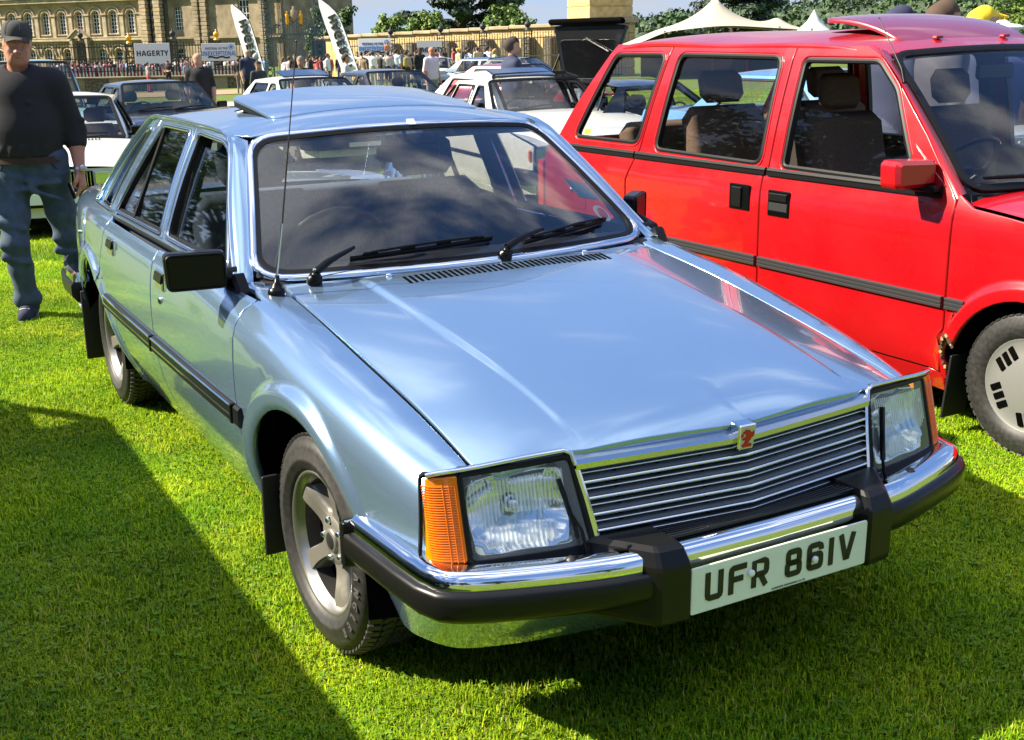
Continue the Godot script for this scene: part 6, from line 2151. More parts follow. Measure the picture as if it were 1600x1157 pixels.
# ---------------------------------------------------------------- people: limbs are tapered capsules joined into one skin
class Flesh:
	var lo := Vector3.ZERO
	var nx := 0
	var ny := 0
	var nz := 0
	var h := 0.02
	var f := PackedFloat32Array()
	var own := PackedByteArray()
	var near := PackedFloat32Array()
	func setup(a: Vector3, b: Vector3, cell: float) -> void:
		h = cell
		lo = a - Vector3.ONE * cell * 3
		nx = ceili((b.x - a.x) / cell) + 7
		ny = ceili((b.y - a.y) / cell) + 7
		nz = ceili((b.z - a.z) / cell) + 7
		f.resize(nx * ny * nz)
		f.fill(1.0)
		own.resize(nx * ny * nz)
		near.resize(nx * ny * nz)
		near.fill(1.0)
	func bone(a: Vector3, b: Vector3, ra: float, rb: float, k: float, id := 0, sq := Vector3.ONE) -> void:
		# sq squeezes the space round the bone, for flat chests and hands
		var m := maxf(ra, rb) + maxf(k, 2.5 * h)
		var p0 := (a.min(b) - Vector3.ONE * m / minf(sq.x, minf(sq.y, sq.z)) - lo) / h
		var p1 := (a.max(b) + Vector3.ONE * m / minf(sq.x, minf(sq.y, sq.z)) - lo) / h
		var i0 := maxi(0, floori(p0.x)); var i1 := mini(nx - 1, ceili(p1.x))
		var j0 := maxi(0, floori(p0.y)); var j1 := mini(ny - 1, ceili(p1.y))
		var k0 := maxi(0, floori(p0.z)); var k1 := mini(nz - 1, ceili(p1.z))
		var ab := (b - a) * sq
		var l2 := maxf(ab.length_squared(), 1e-9)
		for j in range(j0, j1 + 1):
			for kk in range(k0, k1 + 1):
				var q := Vector3(lo.x + i0 * h, lo.y + j * h, lo.z + kk * h)
				var ix := (j * nz + kk) * nx + i0
				for i in range(i0, i1 + 1):
					var w := (q - a) * sq
					var t := clampf(w.dot(ab) / l2, 0.0, 1.0)
					var d := (w - ab * t).length() - ra - (rb - ra) * t
					if d < near[ix]:
						near[ix] = d
						own[ix] = id
					var e := f[ix]
					var g := maxf(k - absf(e - d), 0.0) / k
					f[ix] = minf(e, d) - g * g * k * 0.25
					q.x += h
					ix += 1
	func cut_below(y0: float) -> void:
		for j in ny:
			var d := y0 - (lo.y + j * h)
			for q in range(j * nx * nz, (j + 1) * nx * nz): f[q] = maxf(f[q], d)
	func dent(c: Vector3, r: float, k: float) -> void:   # carve a hollow
		var m := r + k + h
		var p0 := (c - Vector3.ONE * m - lo) / h
		var p1 := (c + Vector3.ONE * m - lo) / h
		for j in range(maxi(0, floori(p0.y)), mini(ny - 1, ceili(p1.y)) + 1):
			for kk in range(maxi(0, floori(p0.z)), mini(nz - 1, ceili(p1.z)) + 1):
				for i in range(maxi(0, floori(p0.x)), mini(nx - 1, ceili(p1.x)) + 1):
					var ix := (j * nz + kk) * nx + i
					var d := r - (Vector3(lo.x + i * h, lo.y + j * h, lo.z + kk * h) - c).length()
					var e := f[ix]
					var g := maxf(k - absf(e - d), 0.0) / k
					f[ix] = maxf(e, d) + g * g * k * 0.25
	func net(b: MB, colors: Array) -> void:
		var sx := 1
		var sz := nx
		var sy := nx * nz
		var at := {}
		var off := [0, sx, sz, sx + sz, sy, sy + sx, sy + sz, sy + sx + sz]
		var pos := [Vector3(0, 0, 0), Vector3(1, 0, 0), Vector3(0, 0, 1), Vector3(1, 0, 1), Vector3(0, 1, 0), Vector3(1, 1, 0), Vector3(0, 1, 1), Vector3(1, 1, 1)]
		var edges := [[0, 1], [0, 2], [0, 4], [1, 3], [1, 5], [2, 3], [2, 6], [3, 7], [4, 5], [4, 6], [5, 7], [6, 7]]
		var lim := h * 2.2
		for j in ny - 1:
			for k in nz - 1:
				var row := j * sy + k * sz
				for i in nx - 1:
					var c := row + i
					if absf(f[c]) > lim: continue
					var mask := 0
					for q in 8:
						if f[c + off[q]] < 0: mask |= 1 << q
					if mask == 0 or mask == 255: continue
					var s := Vector3.ZERO
					var n := 0
					for e in edges:
						var a := f[c + off[e[0]]]
						var d := f[c + off[e[1]]]
						if (a < 0) != (d < 0):
							s += pos[e[0]].lerp(pos[e[1]], a / (a - d))
							n += 1
					s /= n
					var g := Vector3.ZERO
					g.x = (f[c + 1] - f[c]) * (1 - s.y) + (f[c + sy + 1] - f[c + sy]) * s.y + (f[c + sz + 1] - f[c + sz])
					g.y = (f[c + sy] - f[c]) * (1 - s.x) + (f[c + sy + 1] - f[c + 1]) * s.x + (f[c + sy + sz] - f[c + sz])
					g.z = (f[c + sz] - f[c]) * (1 - s.y) + (f[c + sy + sz] - f[c + sy]) * s.y + (f[c + sz + 1] - f[c + 1])
					if not colors.is_empty(): b.col = colors[own[c]]
					at[c] = b.vert(lo + (Vector3(i, j, k) + s) * h, g.normalized())
		for c in at:
			var i: int = c % nx
			var k: int = (c / nx) % nz
			var j: int = c / sy
			var v0 := f[c] < 0
			# edges that leave the cell's first corner
			if i < nx - 1 and (f[c + sx] < 0) != v0 and j > 0 and k > 0:
				var q := [c, c - sy, c - sy - sz, c - sz]
				if at.has(q[1]) and at.has(q[2]) and at.has(q[3]): b.quad(at[q[0]], at[q[1]], at[q[2]], at[q[3]])
			if j < ny - 1 and (f[c + sy] < 0) != v0 and i > 0 and k > 0:
				var q := [c, c - sx, c - sx - sz, c - sz]
				if at.has(q[1]) and at.has(q[2]) and at.has(q[3]): b.quad(at[q[0]], at[q[1]], at[q[2]], at[q[3]])
			if k < nz - 1 and (f[c + sz] < 0) != v0 and i > 0 and j > 0:
				var q := [c, c - sx, c - sx - sy, c - sy]
				if at.has(q[1]) and at.has(q[2]) and at.has(q[3]): b.quad(at[q[0]], at[q[1]], at[q[2]], at[q[3]])

const SKIN_TONE := Color(0.42, 0.24, 0.17)

func stander(label: String, at: Vector3, turn: float, o: Dictionary, group := "") -> MeshInstance3D:
	# a person seen from afar: one mesh, coloured by what covers each part
	var H: float = o.get("h", 1.74) / 1.74
	var cell: float = o.get("cell", 0.028)
	var s := Flesh.new()
	s.setup(Vector3(-0.42, 0, -0.28), Vector3(0.42, 1.98, 0.34), cell)
	var shirt: Color = o.get("shirt", Color(0.1, 0.1, 0.12))
	var legs: Color = o.get("legs", Color(0.05, 0.07, 0.12))
	var hair: Color = o.get("hair", Color(0.04, 0.03, 0.02))
	var skin: Color = o.get("skin", SKIN_TONE)
	var short: bool = o.get("shorts", false)
	var sleeve: bool = o.get("sleeves", false)
	var colors := [skin, shirt, legs, hair, o.get("shoes", Color(0.05, 0.05, 0.05)), o.get("pack", Color(0.25, 0.2, 0.08))]
	var g: float = o.get("girth", 1.0)
	var st: float = o.get("step", 0.05)
	for e in [-1, 1]:
		var hip := Vector3(0.085 * e * g, 0.90, 0)
		var knee := Vector3(0.10 * e, 0.49, st * e + 0.02)
		var ank := Vector3(0.11 * e, 0.08, st * e * 1.2 - 0.02)
		s.bone(hip, knee, 0.088 * g, 0.062, 0.04, 2)
		s.bone(knee, ank, 0.060 if not short else 0.052, 0.045, 0.02, 0 if short else 2)
		s.bone(ank + Vector3(0, -0.04, -0.02), ank + Vector3(0.02 * e, -0.045, 0.15), 0.042, 0.036, 0.02, 4)
		var sh := Vector3(0.185 * e * sqrt(g), 1.43, 0)
		var el := Vector3(0.235 * e, 1.15, -0.03)
		var wr := Vector3(0.235 * e, 0.90, 0.06)
		match o.get("pose", "down"):
			"folded":
				el = Vector3(0.235 * e, 1.15, 0.04)
				wr = Vector3(-0.10 * e, 1.17 + 0.03 * e, 0.20)
			"head":
				el = Vector3(0.40 * e, 1.50, 0.04)
				wr = Vector3(0.12 * e, 1.66, 0.05)
			"hold":
				el = Vector3(0.23 * e, 1.16, 0.03)
				wr = Vector3(0.08 * e, 1.25, 0.27)
			"point":
				if e > 0:
					el = Vector3(0.30, 1.34, 0.16); wr = Vector3(0.30, 1.46, 0.36)
		s.bone(sh, el, 0.056, 0.045, 0.035, 1)
		s.bone(el, wr, 0.043, 0.032, 0.02, 1 if sleeve else 0)
		var hd := (wr - el).normalized()
		s.bone(wr + hd * 0.03, wr + hd * 0.12, 0.034, 0.024, 0.02, 0)
	s.bone(Vector3(0, 0.93, 0), Vector3(0, 1.08, 0.01 * g), 0.135 * g, 0.130 * g, 0.05, 2, Vector3(0.86, 1, 1.15))
	s.bone(Vector3(0, 1.02, 0.02 * g), Vector3(0, 1.36, 0.0), 0.142 * g, 0.150 * sqrt(g), 0.05, 1, Vector3(0.82, 1, 1.2))
	s.bone(Vector3(-0.15, 1.42, -0.01), Vector3(0.15, 1.42, -0.01), 0.07, 0.07, 0.05, 1)
	s.bone(Vector3(0, 1.45, -0.01), Vector3(0, 1.55, 0.02), 0.055, 0.052, 0.03, 0)
	s.bone(Vector3(0, 1.60, 0.035), Vector3(0, 1.655, 0.02), 0.073, 0.087, 0.03, 0)
	if o.get("bald", false): pass
	else: s.bone(Vector3(0, 1.66, -0.02), Vector3(0, 1.685, 0.02), 0.088, 0.084, 0.015, 3)
	if o.get("long", false): s.bone(Vector3(0, 1.62, -0.05), Vector3(0, 1.45, -0.09), 0.08, 0.06, 0.03, 3)
	if o.get("brim", false):
		s.bone(Vector3(-0.06, 1.70, 0.0), Vector3(0.06, 1.70, 0.0), 0.11, 0.11, 0.01, 3, Vector3(1, 3.2, 1))
	if o.get("peak", false): s.bone(Vector3(0, 1.70, 0.06), Vector3(0, 1.685, 0.16), 0.06, 0.05, 0.01, 3, Vector3(1, 2.5, 1))
	if o.has("pack"): s.bone(Vector3(0, 1.12, -0.17), Vector3(0, 1.36, -0.17), 0.13, 0.11, 0.03, 5, Vector3(0.95, 1, 1.3))
	var b := MB.new()
	b.tinted = true
	s.net(b, colors)
	var m := part("person", b.mesh(), M.people, self)
	m.position = at
	m.rotation.y = turn
	m.scale = Vector3.ONE * H
	tag(m, label, "person", group)
	return m

func facing(px_right: float) -> float:
	# a turn that faces the photographer (0), the photo's right (1) or left (-1), or away (2)
	return -0.508 + px_right * PI / 2

func lat_of(px: float, dep: float) -> float: return (px - 791.0) / 1932.0 * dep

func build_people() -> void:
	big_man()
	var P := func(px: float, dep: float) -> Vector3: return view_point(lat_of(px, dep), dep)
	var K := Color(0.012, 0.012, 0.015)
	var NAVY := Color(0.02, 0.028, 0.07)
	var WHITE := Color(0.72, 0.72, 0.74)
	var GREY := Color(0.22, 0.22, 0.23)
	var JEAN := Color(0.045, 0.075, 0.15)
	var BEIGE := Color(0.45, 0.36, 0.22)
	var RED := Color(0.45, 0.06, 0.09)
	var HW := Color(0.45, 0.44, 0.42)
	stander("bald man in black T-shirt standing behind the black saloon", P.call(308, 22), facing(0.1), {"shirt": K, "bald": true, "h": 1.76, "cell": 0.02})
	stander("heavy bald man in navy polo shirt beside the feather flag", P.call(386, 38), facing(0.45), {"shirt": NAVY, "legs": K, "bald": true, "girth": 1.35, "h": 1.82, "cell": 0.022})
	stander("grey haired person right behind the heavy man in navy", P.call(399, 42), facing(1.6), {"shirt": Color(0.12, 0.12, 0.16), "hair": HW, "h": 1.72})
	stander("dark haired man in charcoal jumper, head lowered, right of navy polo shirt", P.call(401, 30), facing(0.5), {"shirt": Color(0.035, 0.037, 0.045), "h": 1.50, "cell": 0.02, "sleeves": true})
	stander("man in black top seen from behind, left of the heavy man in navy", P.call(371, 62), facing(2), {"shirt": K, "legs": Color(0.16, 0.14, 0.11), "h": 1.74, "hair": Color(0.05, 0.04, 0.03)})
	stander("person in grey top and red trousers before the low stone wall", P.call(228, 72), facing(1.2), {"shirt": Color(0.3, 0.27, 0.25), "legs": RED, "pose": "hold", "h": 1.72})
	stander("man in black T-shirt with arms folded under the white board", P.call(260, 73), facing(-0.2), {"shirt": K, "legs": K, "pose": "folded", "h": 1.78})
	stander("woman in pale blue top with bag by the railings", P.call(288, 73), facing(0.8), {"shirt": Color(0.2, 0.27, 0.4), "legs": Color(0.3, 0.24, 0.2), "long": true, "hair": Color(0.14, 0.08, 0.04), "h": 1.66})
	stander("woman in light blue blouse and jeans near the iron gate", P.call(442, 60), facing(1.3), {"shirt": Color(0.34, 0.44, 0.62), "legs": JEAN, "long": true, "hair": Color(0.16, 0.07, 0.03), "h": 1.68})
	stander("person in pinkish grey top beside the light blue blouse", P.call(451, 58), facing(1.8), {"shirt": Color(0.40, 0.33, 0.33), "legs": K, "h": 1.70, "hair": Color(0.1, 0.06, 0.03)})
	stander("man in black with dark glasses right of pinkish grey top", P.call(460, 57), facing(0.2), {"shirt": K, "legs": K, "h": 1.78})
	stander("man in dark shirt looking over the white saloon with raised sunroof", P.call(469, 26), facing(0.0), {"shirt": Color(0.02, 0.02, 0.025), "hair": Color(0.2, 0.18, 0.15), "h": 1.62, "cell": 0.02})
	stander("man in black jacket pointing in front of the gate", P.call(484, 60), facing(1.0), {"shirt": K, "legs": K, "pose": "point", "sleeves": true, "h": 1.76})
	stander("man in white T-shirt left of the second feather flag", P.call(511, 60), facing(0.9), {"shirt": WHITE, "legs": JEAN, "h": 1.76})
	stander("man in white vest turned aside, below the second feather flag", P.call(539, 30), facing(1.1), {"shirt": Color(0.5, 0.5, 0.5), "h": 1.62, "cell": 0.022})
	stander("person in brown top behind the man with raised elbows", P.call(568, 60), facing(1.6), {"shirt": Color(0.16, 0.11, 0.08), "legs": Color(0.25, 0.27, 0.25), "h": 1.62})
	stander("man in white T-shirt with raised elbows seen from behind", P.call(582, 58), facing(2.0), {"shirt": WHITE, "legs": Color(0.28, 0.29, 0.22), "pose": "head", "h": 1.78})
	stander("man in grey T-shirt and dark shorts carrying a child", P.call(606, 58), facing(2.0), {"shirt": Color(0.42, 0.38, 0.38), "legs": NAVY, "shorts": true, "h": 1.74})
	stander("child in orange top riding on a man's shoulders", P.call(606, 58.1) + Vector3(0, 1.30, 0), facing(2.2), {"shirt": Color(0.75, 0.19, 0.02), "legs": Color(0.3, 0.25, 0.3), "hair": Color(0.3, 0.06, 0.02), "h": 0.86})
	stander("man in white T-shirt and blue shorts walking", P.call(619, 58), facing(1.7), {"shirt": Color(0.55, 0.60, 0.68), "legs": Color(0.07, 0.10, 0.2), "shorts": true, "h": 1.82, "step": 0.14})
	stander("person with khaki backpack seen from behind", P.call(634, 58), facing(2.0), {"shirt": Color(0.3, 0.26, 0.18), "legs": K, "pack": Color(0.26, 0.21, 0.07), "h": 1.72})
	stander("man in long black jacket left of the distant white car", P.call(656, 50), facing(0.4), {"shirt": K, "legs": Color(0.04, 0.05, 0.07), "sleeves": true, "skin": Color(0.12, 0.06, 0.04), "h": 1.80})
	stander("bald man in pale pink T-shirt with sunglasses", P.call(674, 32), facing(0.5), {"shirt": Color(0.68, 0.54, 0.66), "legs": Color(0.2, 0.2, 0.22), "bald": true, "skin": Color(0.5, 0.2, 0.13), "h": 1.76, "cell": 0.02})
	stander("person in beige coat and straw hat", P.call(717, 55), facing(1.3), {"shirt": BEIGE, "legs": BEIGE, "sleeves": true, "hair": Color(0.55, 0.33, 0.08), "brim": true, "h": 1.76})
	stander("person in white patterned shirt right of the straw hat", P.call(733, 55), facing(1.5), {"shirt": Color(0.55, 0.58, 0.66), "legs": Color(0.35, 0.3, 0.3), "h": 1.72})
	stander("man in white T-shirt with rucksack strap", P.call(762, 52), facing(1.4), {"shirt": WHITE, "legs": JEAN, "pack": K, "h": 1.78})
	stander("person in pale green top beside the rucksack strap", P.call(774, 50), facing(1.0), {"shirt": Color(0.42, 0.52, 0.4), "legs": K, "long": true, "hair": Color(0.3, 0.2, 0.08), "h": 1.66})
	stander("tall dark haired man in navy T-shirt looking down over white car", P.call(800, 17.2), facing(1.15), {"shirt": NAVY, "legs": K, "girth": 1.25, "h": 1.92, "pose": "hold", "cell": 0.018})
	stander("person in striped shirt leaning into the raised tailgate", P.call(901, 17.5), facing(1.3), {"shirt": Color(0.38, 0.42, 0.55), "legs": Color(0.2, 0.2, 0.2), "h": 1.50, "pose": "point", "cell": 0.022})
	stander("person in navy cap behind the red roof", P.call(1404, 7.9), facing(1.15), {"shirt": NAVY, "hair": Color(0.02, 0.025, 0.06), "h": 1.77, "cell": 0.013})
	stander("dark haired man right of the raised red sunroof", P.call(1472, 7.6), facing(1.2), {"shirt": Color(0.05, 0.05, 0.06), "hair": Color(0.07, 0.04, 0.025), "h": 1.78, "cell": 0.013})
	stander("person in yellow cap and navy top", P.call(1533, 9.3), facing(1.15), {"shirt": NAVY, "hair": Color(0.75, 0.52, 0.02), "peak": true, "h": 1.86, "cell": 0.013})
	stander("grey haired person between yellow cap and white hat", P.call(1549, 10.2), facing(1.8), {"shirt": Color(0.5, 0.5, 0.5), "hair": Color(0.5, 0.46, 0.4), "h": 1.80, "cell": 0.02})
	stander("person in white brimmed hat and navy top", P.call(1568, 9.9), facing(2.0), {"shirt": Color(0.03, 0.04, 0.12), "hair": Color(0.7, 0.68, 0.62), "brim": true, "h": 1.80})
	# the crowd beyond the railings: six figures repeated
	var cols := [[WHITE, JEAN], [NAVY, K], [Color(0.45, 0.1, 0.1), GREY], [Color(0.2, 0.35, 0.55), BEIGE], [GREY, K], [Color(0.55, 0.45, 0.3), JEAN], [Color(0.55, 0.3, 0.4), GREY], [K, JEAN]]
	var wear := ["white top and jeans", "navy top", "dark red top", "blue top and beige trousers", "grey top", "beige top", "pink top", "black top and jeans"]
	var base := []
	var k := 0
	for c in cols:
		base.append(stander("small figure in %s in the crowd beyond the railings" % wear[k], P.call(90 + 12 * k, 86), facing(k * 0.6), {"shirt": c[0], "legs": c[1], "cell": 0.013}, "crowd beyond the railings"))
		k += 1
	for i in 96:
		var px := 84.0 + 330.0 * i / 95.0 + rng.randf_range(-3, 3)
		var dep := rng.randf_range(79, 96)
		var src: MeshInstance3D = base[rng.randi() % base.size()]
		var r := copy(src, "", P.call(px, dep), rng.randf() * TAU)
		r.scale = Vector3.ONE * rng.randf_range(0.88, 1.06)
	for i in 54:
		var px := rng.randf_range(420, 830)
		var dep := rng.randf_range(66, 74)
		var src: MeshInstance3D = base[rng.randi() % base.size()]
		var r := copy(src, String(src.get_meta("label")).replace("in the crowd beyond the railings", "standing along the far railings"), P.call(px, dep), rng.randf() * TAU)
		r.set_meta("group", "people along the far railings")
		r.scale = Vector3.ONE * rng.randf_range(0.9, 1.05)

func big_man() -> void:
	# local z towards the photographer, x towards the photo's right
	var man := thing("person", "man in grey cap, black jumper and jeans walking beside the boot", "person", view_point(-2.88, 7.25, 0.0), facing(0.0) + 0.24)
	man.scale = Vector3.ONE * 1.02
	var cell := 0.0125
	# trousers
	var s := Flesh.new()
	s.setup(Vector3(-0.34, 0.03, -0.55), Vector3(0.42, 1.02, 0.30), cell)
	var hipR := Vector3(-0.10, 0.86, 0.0)
	var hipL := Vector3(0.11, 0.86, -0.02)
	var kR := Vector3(-0.115, 0.47, 0.10)
	var aR := Vector3(-0.095, 0.09, 0.03)
	var kL := Vector3(0.160, 0.47, -0.08)
	var aL := Vector3(0.215, 0.115, -0.34)
	for q in [[hipR, kR, aR], [hipL, kL, aL]]:
		s.bone(q[0], q[0].lerp(q[1], 0.6), 0.102, 0.084, 0.05)
		s.bone(q[0].lerp(q[1], 0.6), q[1], 0.084, 0.071, 0.04)
		s.bone(q[1], q[1].lerp(q[2], 0.4), 0.071, 0.068, 0.04)
		s.bone(q[1].lerp(q[2], 0.4), q[2] + Vector3(0, 0.005, 0), 0.068, 0.061, 0.03)
		s.bone(q[2] + Vector3(-0.03, 0.03, 0.02), q[2] + Vector3(0.03, 0.035, 0.02), 0.055, 0.055, 0.02)   # cloth stacked on the shoe
		for w in 3:   # folds behind and across the knee
			var c: Vector3 = q[1] + Vector3(0, 0.10 - 0.10 * w, 0.0)
			s.bone(c + Vector3(-0.062, 0.02 - 0.03 * (w % 2), 0.035), c + Vector3(0.062, -0.015, 0.040), 0.026, 0.022, 0.02)
	s.bone(Vector3(-0.075, 0.88, -0.01), Vector3(0.085, 0.88, -0.01), 0.128, 0.128, 0.05)
	s.bone(Vector3(-0.05, 0.96, 0.0), Vector3(0.06, 0.96, 0.0), 0.150, 0.150, 0.04, 0, Vector3(0.92, 1.6, 1.05))
	for w in 4: s.bone(Vector3(0.02, 0.83 - 0.02 * w, 0.12), Vector3(0.02 + 0.15 * (1 if w % 2 else -1), 0.86 - 0.05 * w, 0.09), 0.016, 0.012, 0.02)
	var b := MB.new()
	s.net(b, [])
	part("jeans", b.mesh(), M.denim, man)
	for q in [[Vector3(-0.115, 0.955, 0.125), Vector3(-0.165, 0.875, 0.08)], [Vector3(0.125, 0.955, 0.125), Vector3(0.18, 0.875, 0.07)]]:   # pocket edges
		var pk := MB.new()
		pk.tube([q[0], q[0].lerp(q[1], 0.5) + Vector3(0, -0.012, 0.012), q[1]], 0.004, 5)
		part("pocket_seam", pk.mesh(), M.denim_dark, man)
	# jumper
	s = Flesh.new()
	s.setup(Vector3(-0.46, 0.90, -0.30), Vector3(0.46, 1.52, 0.34), cell)
	var shR := Vector3(-0.205, 1.375, 0.0)
	var shL := Vector3(0.195, 1.375, 0.0)
	var elL := Vector3(0.272, 1.10, -0.03)
	var wrL := Vector3(0.285, 0.875, 0.05)
	var elR := Vector3(-0.30, 1.11, -0.02)
	var wrR := Vector3(-0.31, 0.88, 0.06)
	s.bone(Vector3(0, 0.98, 0.008), Vector3(0, 1.12, 0.018), 0.166, 0.166, 0.05, 0, Vector3(0.83, 1, 1.06))
	s.bone(Vector3(0, 1.12, 0.02), Vector3(0, 1.30, 0.005), 0.172, 0.168, 0.05, 0, Vector3(0.90, 1, 1.12))
	s.bone(Vector3(-0.15, 1.375, -0.01), Vector3(0.15, 1.375, -0.01), 0.088, 0.088, 0.06)
	s.bone(Vector3(-0.06, 1.415, -0.015), Vector3(0.06, 1.415, -0.015), 0.062, 0.062, 0.05)
	for q in [[shR, elR, wrR], [shL, elL, wrL]]:
		s.bone(q[0], q[1], 0.078, 0.066, 0.05)
		s.bone(q[1], q[1].lerp(q[2], 0.28), 0.068, 0.063, 0.02)
		for w in 3: s.bone(q[1] + Vector3(-0.05, 0.045 * w - 0.05, 0.03), q[1] + Vector3(0.05, 0.045 * w - 0.03, 0.035), 0.020, 0.020, 0.015)
	for w in 5: s.bone(Vector3(-0.13 + 0.06 * w, 0.985, 0.155 - 0.02 * absf(w - 2.0)), Vector3(-0.11 + 0.055 * w, 1.02, 0.175 - 0.02 * absf(w - 2.0)), 0.022, 0.014, 0.02)
	for w in 4: s.bone(Vector3(0.20, 1.20 - 0.05 * w, 0.03), Vector3(0.05, 1.28 - 0.06 * w, 0.155), 0.012, 0.010, 0.02)
	s.dent(Vector3(0.008, 1.512, 0.045), 0.076, 0.012)
	s.cut_below(0.962)
	b = MB.new()
	s.net(b, [])
	part("jumper", b.mesh(), M.black_cloth, man)
	var col := MB.new()
	var cp := []
	for i in 21: cp.append(Vector3(0.008 + cos(TAU * i / 20.0) * 0.068, 1.458 - 0.030 * maxf(0, sin(TAU * i / 20.0)), 0.008 + sin(TAU * i / 20.0) * 0.068))
	col.tube(cp, 0.008, 6, false)
	part("neckband", col.mesh(), M.black_cloth, man)
	# belt with buckle
	var bl := MB.new()
	var bp := []
	for i in 40: bp.append(Vector3(0.005 + cos(TAU * i / 40.0) * 0.208, 0.948, sin(TAU * i / 40.0) * 0.158))
	bl.sweep(bp, PackedVector2Array([Vector2(-0.004, -0.018), Vector2(0.006, -0.018), Vector2(0.006, 0.018), Vector2(-0.004, 0.018)]), bp.map(func(p): return Vector3(p.x, 0, p.z)), false, true)
	part("belt", bl.mesh(), M.leather, man)
	# bare arms and hands with five fingers
	s = Flesh.new()
	s.setup(Vector3(-0.42, 0.66, -0.12), Vector3(0.40, 1.12, 0.22), 0.0085)
	for q in [[elR, wrR, -1.0], [elL, wrL, 1.0]]:
		s.bone(q[0], q[0].lerp(q[1], 0.35), 0.046, 0.047, 0.02)
		s.bone(q[0].lerp(q[1], 0.35), q[1], 0.047, 0.030, 0.02)
		var e: float = q[2]
		var d: Vector3 = Vector3(0.02 * e, -1.0, 0.14).normalized()
		var wv: Vector3 = q[1]
		s.bone(wv, wv + d * 0.085, 0.030, 0.036, 0.02, 0, Vector3(1.25, 1, 0.9))
		for i in 4:
			var r0: Vector3 = wv + d * 0.088 + Vector3(-0.004 * e, 0, 0.030 - 0.020 * i)
			var L: float = [0.068, 0.076, 0.072, 0.056][i]
			var c := r0 + d * L * 0.5 + Vector3(-0.012 * e, 0, 0)
			s.bone(r0, c, 0.0105, 0.010, 0.008)
			s.bone(c, c + (d + Vector3(-0.75 * e, 0, 0)).normalized() * L * 0.5, 0.010, 0.0085, 0.006)
		var t0 := wv + d * 0.03 + Vector3(-0.012 * e, 0, 0.030)
		s.bone(t0, t0 + Vector3(-0.014 * e, -0.035, 0.026), 0.0145, 0.012, 0.01)
		s.bone(t0 + Vector3(-0.014 * e, -0.035, 0.026), t0 + Vector3(-0.026 * e, -0.066, 0.022), 0.012, 0.009, 0.006)
	b = MB.new()
	s.net(b, [])
	part("arms", b.mesh(), M.skin, man)
	var ph := MB.new()
	ph.box(wrL + Vector3(-0.052, -0.115, 0.045), Vector3(0.018, 0.10, 0.055), 0.006, Basis(Vector3(0, 0, 1), 0.25))
	var phone := part("telephone", ph.mesh(), M.blackgloss, self)
	phone.transform = man.transform
	tag(phone, "black telephone held in the left hand of the man in grey cap", "phone")
	var wt := MB.new()
	var wp := []
	for i in 24: wp.append(wrL + Vector3(cos(TAU * i / 24.0) * 0.035, 0.012, sin(TAU * i / 24.0) * 0.034 - 0.003))
	wt.sweep(wp, PackedVector2Array([Vector2(-0.003, -0.011), Vector2(0.005, -0.009), Vector2(0.005, 0.009), Vector2(-0.003, 0.011)]), wp.map(func(p): return p - wrL), false, true)
	var wd := part("wristwatch", wt.mesh(), M.rim, man)
	var wf := MB.new()
	wf.lathe([Vector2(0, 0.012), Vector2(0.017, 0.012), Vector2(0.021, 0.008), Vector2(0.022, 0.0)], 20, Transform3D(Basis(Vector3(1, 0, 0), PI / 2 - 0.2) * Basis(Vector3(0, 0, 1), -0.5), wrL + Vector3(0.018, 0.012, 0.033)))
	part("watch_face", wf.mesh(), M.rim, wd)
	# head
	var C := Vector3(0.022, 1.585, 0.045)
	s = Flesh.new()
	s.setup(Vector3(-0.16, -0.27, -0.15), Vector3(0.16, 0.16, 0.17), 0.0052)
	s.bone(Vector3(0, 0.035, -0.02), Vector3(0, 0.045, 0.015), 0.088, 0.084, 0.03)
	s.bone(Vector3(0, -0.03, 0.025), Vector3(0, 0.0, 0.02), 0.068, 0.072, 0.04)
	s.bone(Vector3(0, -0.085, 0.048), Vector3(0, -0.055, 0.03), 0.034, 0.052, 0.04)
	s.bone(Vector3(-0.028, -0.082, 0.040), Vector3(0.028, -0.082, 0.040), 0.030, 0.030, 0.03)
	s.bone(Vector3(-0.046, -0.055, 0.0), Vector3(-0.030, -0.085, 0.03), 0.030, 0.026, 0.03)   # jaw
	s.bone(Vector3(0.046, -0.055, 0.0), Vector3(0.030, -0.085, 0.03), 0.030, 0.026, 0.03)
	s.bone(Vector3(0.0, -0.06, -0.02), Vector3(-0.01, -0.25, -0.05), 0.062, 0.072, 0.03)   # neck
	for e in [-1, 1]:
		s.bone(Vector3(0.040 * e, -0.022, 0.066), Vector3(0.032 * e, -0.038, 0.068), 0.022, 0.020, 0.02)   # cheeks
		s.bone(Vector3(0.012 * e, 0.022, 0.092), Vector3(0.046 * e, 0.022, 0.078), 0.010, 0.010, 0.015)     # brow
		s.dent(Vector3(0.031 * e, 0.001, 0.100), 0.014, 0.012)
		s.bone(Vector3(0.084 * e, 0.012, -0.008), Vector3(0.081 * e, -0.032, 0.0), 0.015, 0.011, 0.008, 0, Vector3(1.6, 1, 0.9))   # ears
		s.bone(Vector3(0.024 * e, -0.045, 0.090), Vector3(0.036 * e, -0.068, 0.080), 0.008, 0.007, 0.012)   # folds beside the mouth
	s.bone(Vector3(0, 0.006, 0.096), Vector3(0, -0.026, 0.112), 0.009, 0.013, 0.012)   # nose
	s.bone(Vector3(-0.012, -0.030, 0.100), Vector3(0.012, -0.030, 0.100), 0.009, 0.009, 0.008)
	s.bone(Vector3(-0.020, -0.058, 0.084), Vector3(0.020, -0.058, 0.084), 0.007, 0.007, 0.006)
	s.bone(Vector3(-0.016, -0.069, 0.083), Vector3(0.016, -0.069, 0.083), 0.007, 0.007, 0.006)
	s.dent(Vector3(0.0, -0.0635, 0.0965), 0.004, 0.004)
	b = MB.new()
	s.net(b, [])
